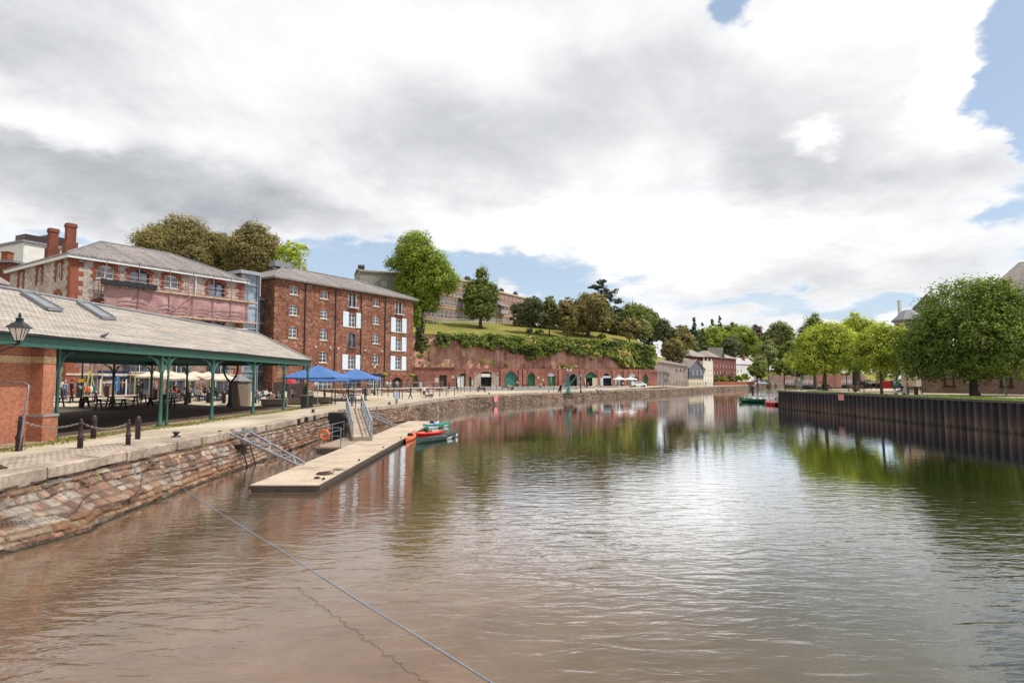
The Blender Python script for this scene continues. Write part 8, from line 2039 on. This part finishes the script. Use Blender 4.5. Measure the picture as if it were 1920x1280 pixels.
person(GT(769.5, 748), 'walker in a black top and jeans on the open quay', 1.5, 'walk', BK, DN, 'black')
person(GT(795, 746.5), 'walker in a white shirt and black shorts with a small dog', AW, 'walk', W_, BK, 'black', True, h=1.0)
# dogs
def dog(p, rz, label, mat):
    t = thing('dog', label, 'dog', p, rz); mb = MB(); mb.path([(-.3, 0, .36), (-.2, 0, .38), (0, 0, .37), (.2, 0, .38), (.3, 0, .44), (.38, 0, .52), (.44, 0, .55), (.55, 0, .52)], [.06, .09, .10, .12, .08, .07, .075, .03], 8)
    for x, y in ((-.24, -.07), (-.24, .07), (.2, -.07), (.2, .07)): mb.path([(x, y, .34), (x + (.05 if x < 0 else -.02), y, .2), (x - (.03 if x < 0 else 0), y, .1), (x, y, 0)], [.05, .035, .022, .025], 6)
    mb.path([(-.3, 0, .40), (-.42, 0, .5), (-.46, 0, .6)], [.03, .02, .01], 5)
    for y in (-.05, .05): mb.path([(.42, y, .6), (.40, y*1.6, .53)], [.025, .012], 5)
    mb.build('body', M[mat], t, smooth=True)
dog(GT(802, 746.5), .5, 'small dark dog beside the walker in the white shirt', 'black'); dog(GT(809.5, 746), 1.2, 'small black dog sniffing the ground further right', 'black')
pl = [(899, 734, 'sit', BK, 'black', 'person in black seated on the leftmost far bench'), (905, 734, 'sit', (.16, .14, .25), 'brown', 'person in dark purple seated beside the one in black'), (953, 731, 'sit', W_, 'grey', 'person in white seated before the wide door'), (958, 731, 'sit', PK, 'brown', 'person in pink seated before the wide door'), (963, 732, 'sit', (.3, .06, .06), 'black', 'person in dark red seated before the wide door'), (970, 726, 'stand', (.6, .55, .5), 'brown', 'lone person standing right of the wide blue green door'),
      (1014, 727, 'sit', W_, 'brown', 'person in white sitting left of the arched green door'), (1033, 725, 'stand', (.1, .35, .25), 'brown', 'person in green standing before the arched green door'), (1055, 727, 'sit', PK, 'brown', 'person in pink seated left of the crane'), (1060, 727, 'sit', W_, 'grey', 'person in white seated left of the crane'),
      (1088, 726, 'stand', (.6, .5, .45), 'blond', 'person with fair hair right of the crane'), (1096, 727, 'sit', BK, 'brown', 'person in black seated before the open arched shop'), (1103, 726, 'sit', (.5, .12, .08), 'black', 'person in rust red seated before the open arched shop'), (1118, 737, 'sit', W_, 'black', 'person in white sitting on the quay edge with a companion'), (1126, 738, 'sit', W_, 'black', 'companion in pale clothes on the quay edge'),
      (1133, 722, 'stand', (.5, .1, .08), 'brown', 'person in a rust top before the blue boarded shop'), (1138, 722, 'stand', NV, 'black', 'person in navy before the blue boarded shop'), (1142, 722, 'stand', DN, 'brown', 'person in denim before the blue boarded shop'), (1155, 723, 'sit', W_, 'grey', 'person in white seated left at the far parasols'), (1169, 724, 'sit', W_, 'brown', 'person in white seated between the far parasols'),
      (1175, 723, 'stand', PK, 'brown', 'person in pink standing between the far parasols'), (1182, 727, 'walk', BK, 'black', 'person in black walking past the far parasols'), (1186, 722, 'sit', PK, 'grey', 'person in pink seated at the right far parasol'), (1194, 725, 'walk', (.15, .2, .3), 'black', 'person in dark blue pushing along right of the far parasols'),
      (1397, 718, 'walk', BK, 'black', 'dark figure walking far along the quay, left of three'), (1411, 717, 'stand', NV, 'black', 'dark figure near the far white van'), (1426, 717, 'stand', BK, 'brown', 'dark figure before the far white cars'), (1459, 715, 'walk', BK, 'black', 'distant walker beyond the far pale railing')]
for i, (px, py, po, c, hr, lab) in enumerate(pl): person(GT(px, py), lab, random.uniform(-2.5, 2.5), po, c, random.choice([BK, DN, NV, GY]), hr, h=1.06)
rp = [(1537, 92, 'sit', W_, 'black', 'person in white leaning on the bench near the bank tip'), (1542, 93, 'sit', BK, 'black', 'person in black seated near the bank tip'), (1614, 104, 'walk', BK, 'black', 'leftmost walker on the shaded path, in black'), (1624, 104, 'walk', BK, 'brown', 'second walker on the shaded path, in dark clothes'), (1631, 98, 'walk', (.42, .34, .28), 'brown', 'walker in beige in the middle of the path group'), (1642, 103, 'walk', (.22, .1, .08), 'black', 'walker in maroon right of the beige one, beside the lime trunk'), (1619, 110, 'walk', NV, 'black', 'small dark walker farther back on the path'),
      (1675, 90, 'walk', (.3, .3, .32), 'brown', 'person in a white cap and grey top on the path')]
for px, Y, po, c, hr, lab in rp: person(PR(px, Y, RB), lab, random.uniform(2.4, 3.8), po, c, BK, hr, hat=W_ if 'cap' in lab else None)
person(G(1702, 742, RB), 'woman in a brick red top and jeans standing by the pushchair', 1.2, 'hold', (.42, .15, .11), DN, 'brown', sleeves=False, h=1.04)
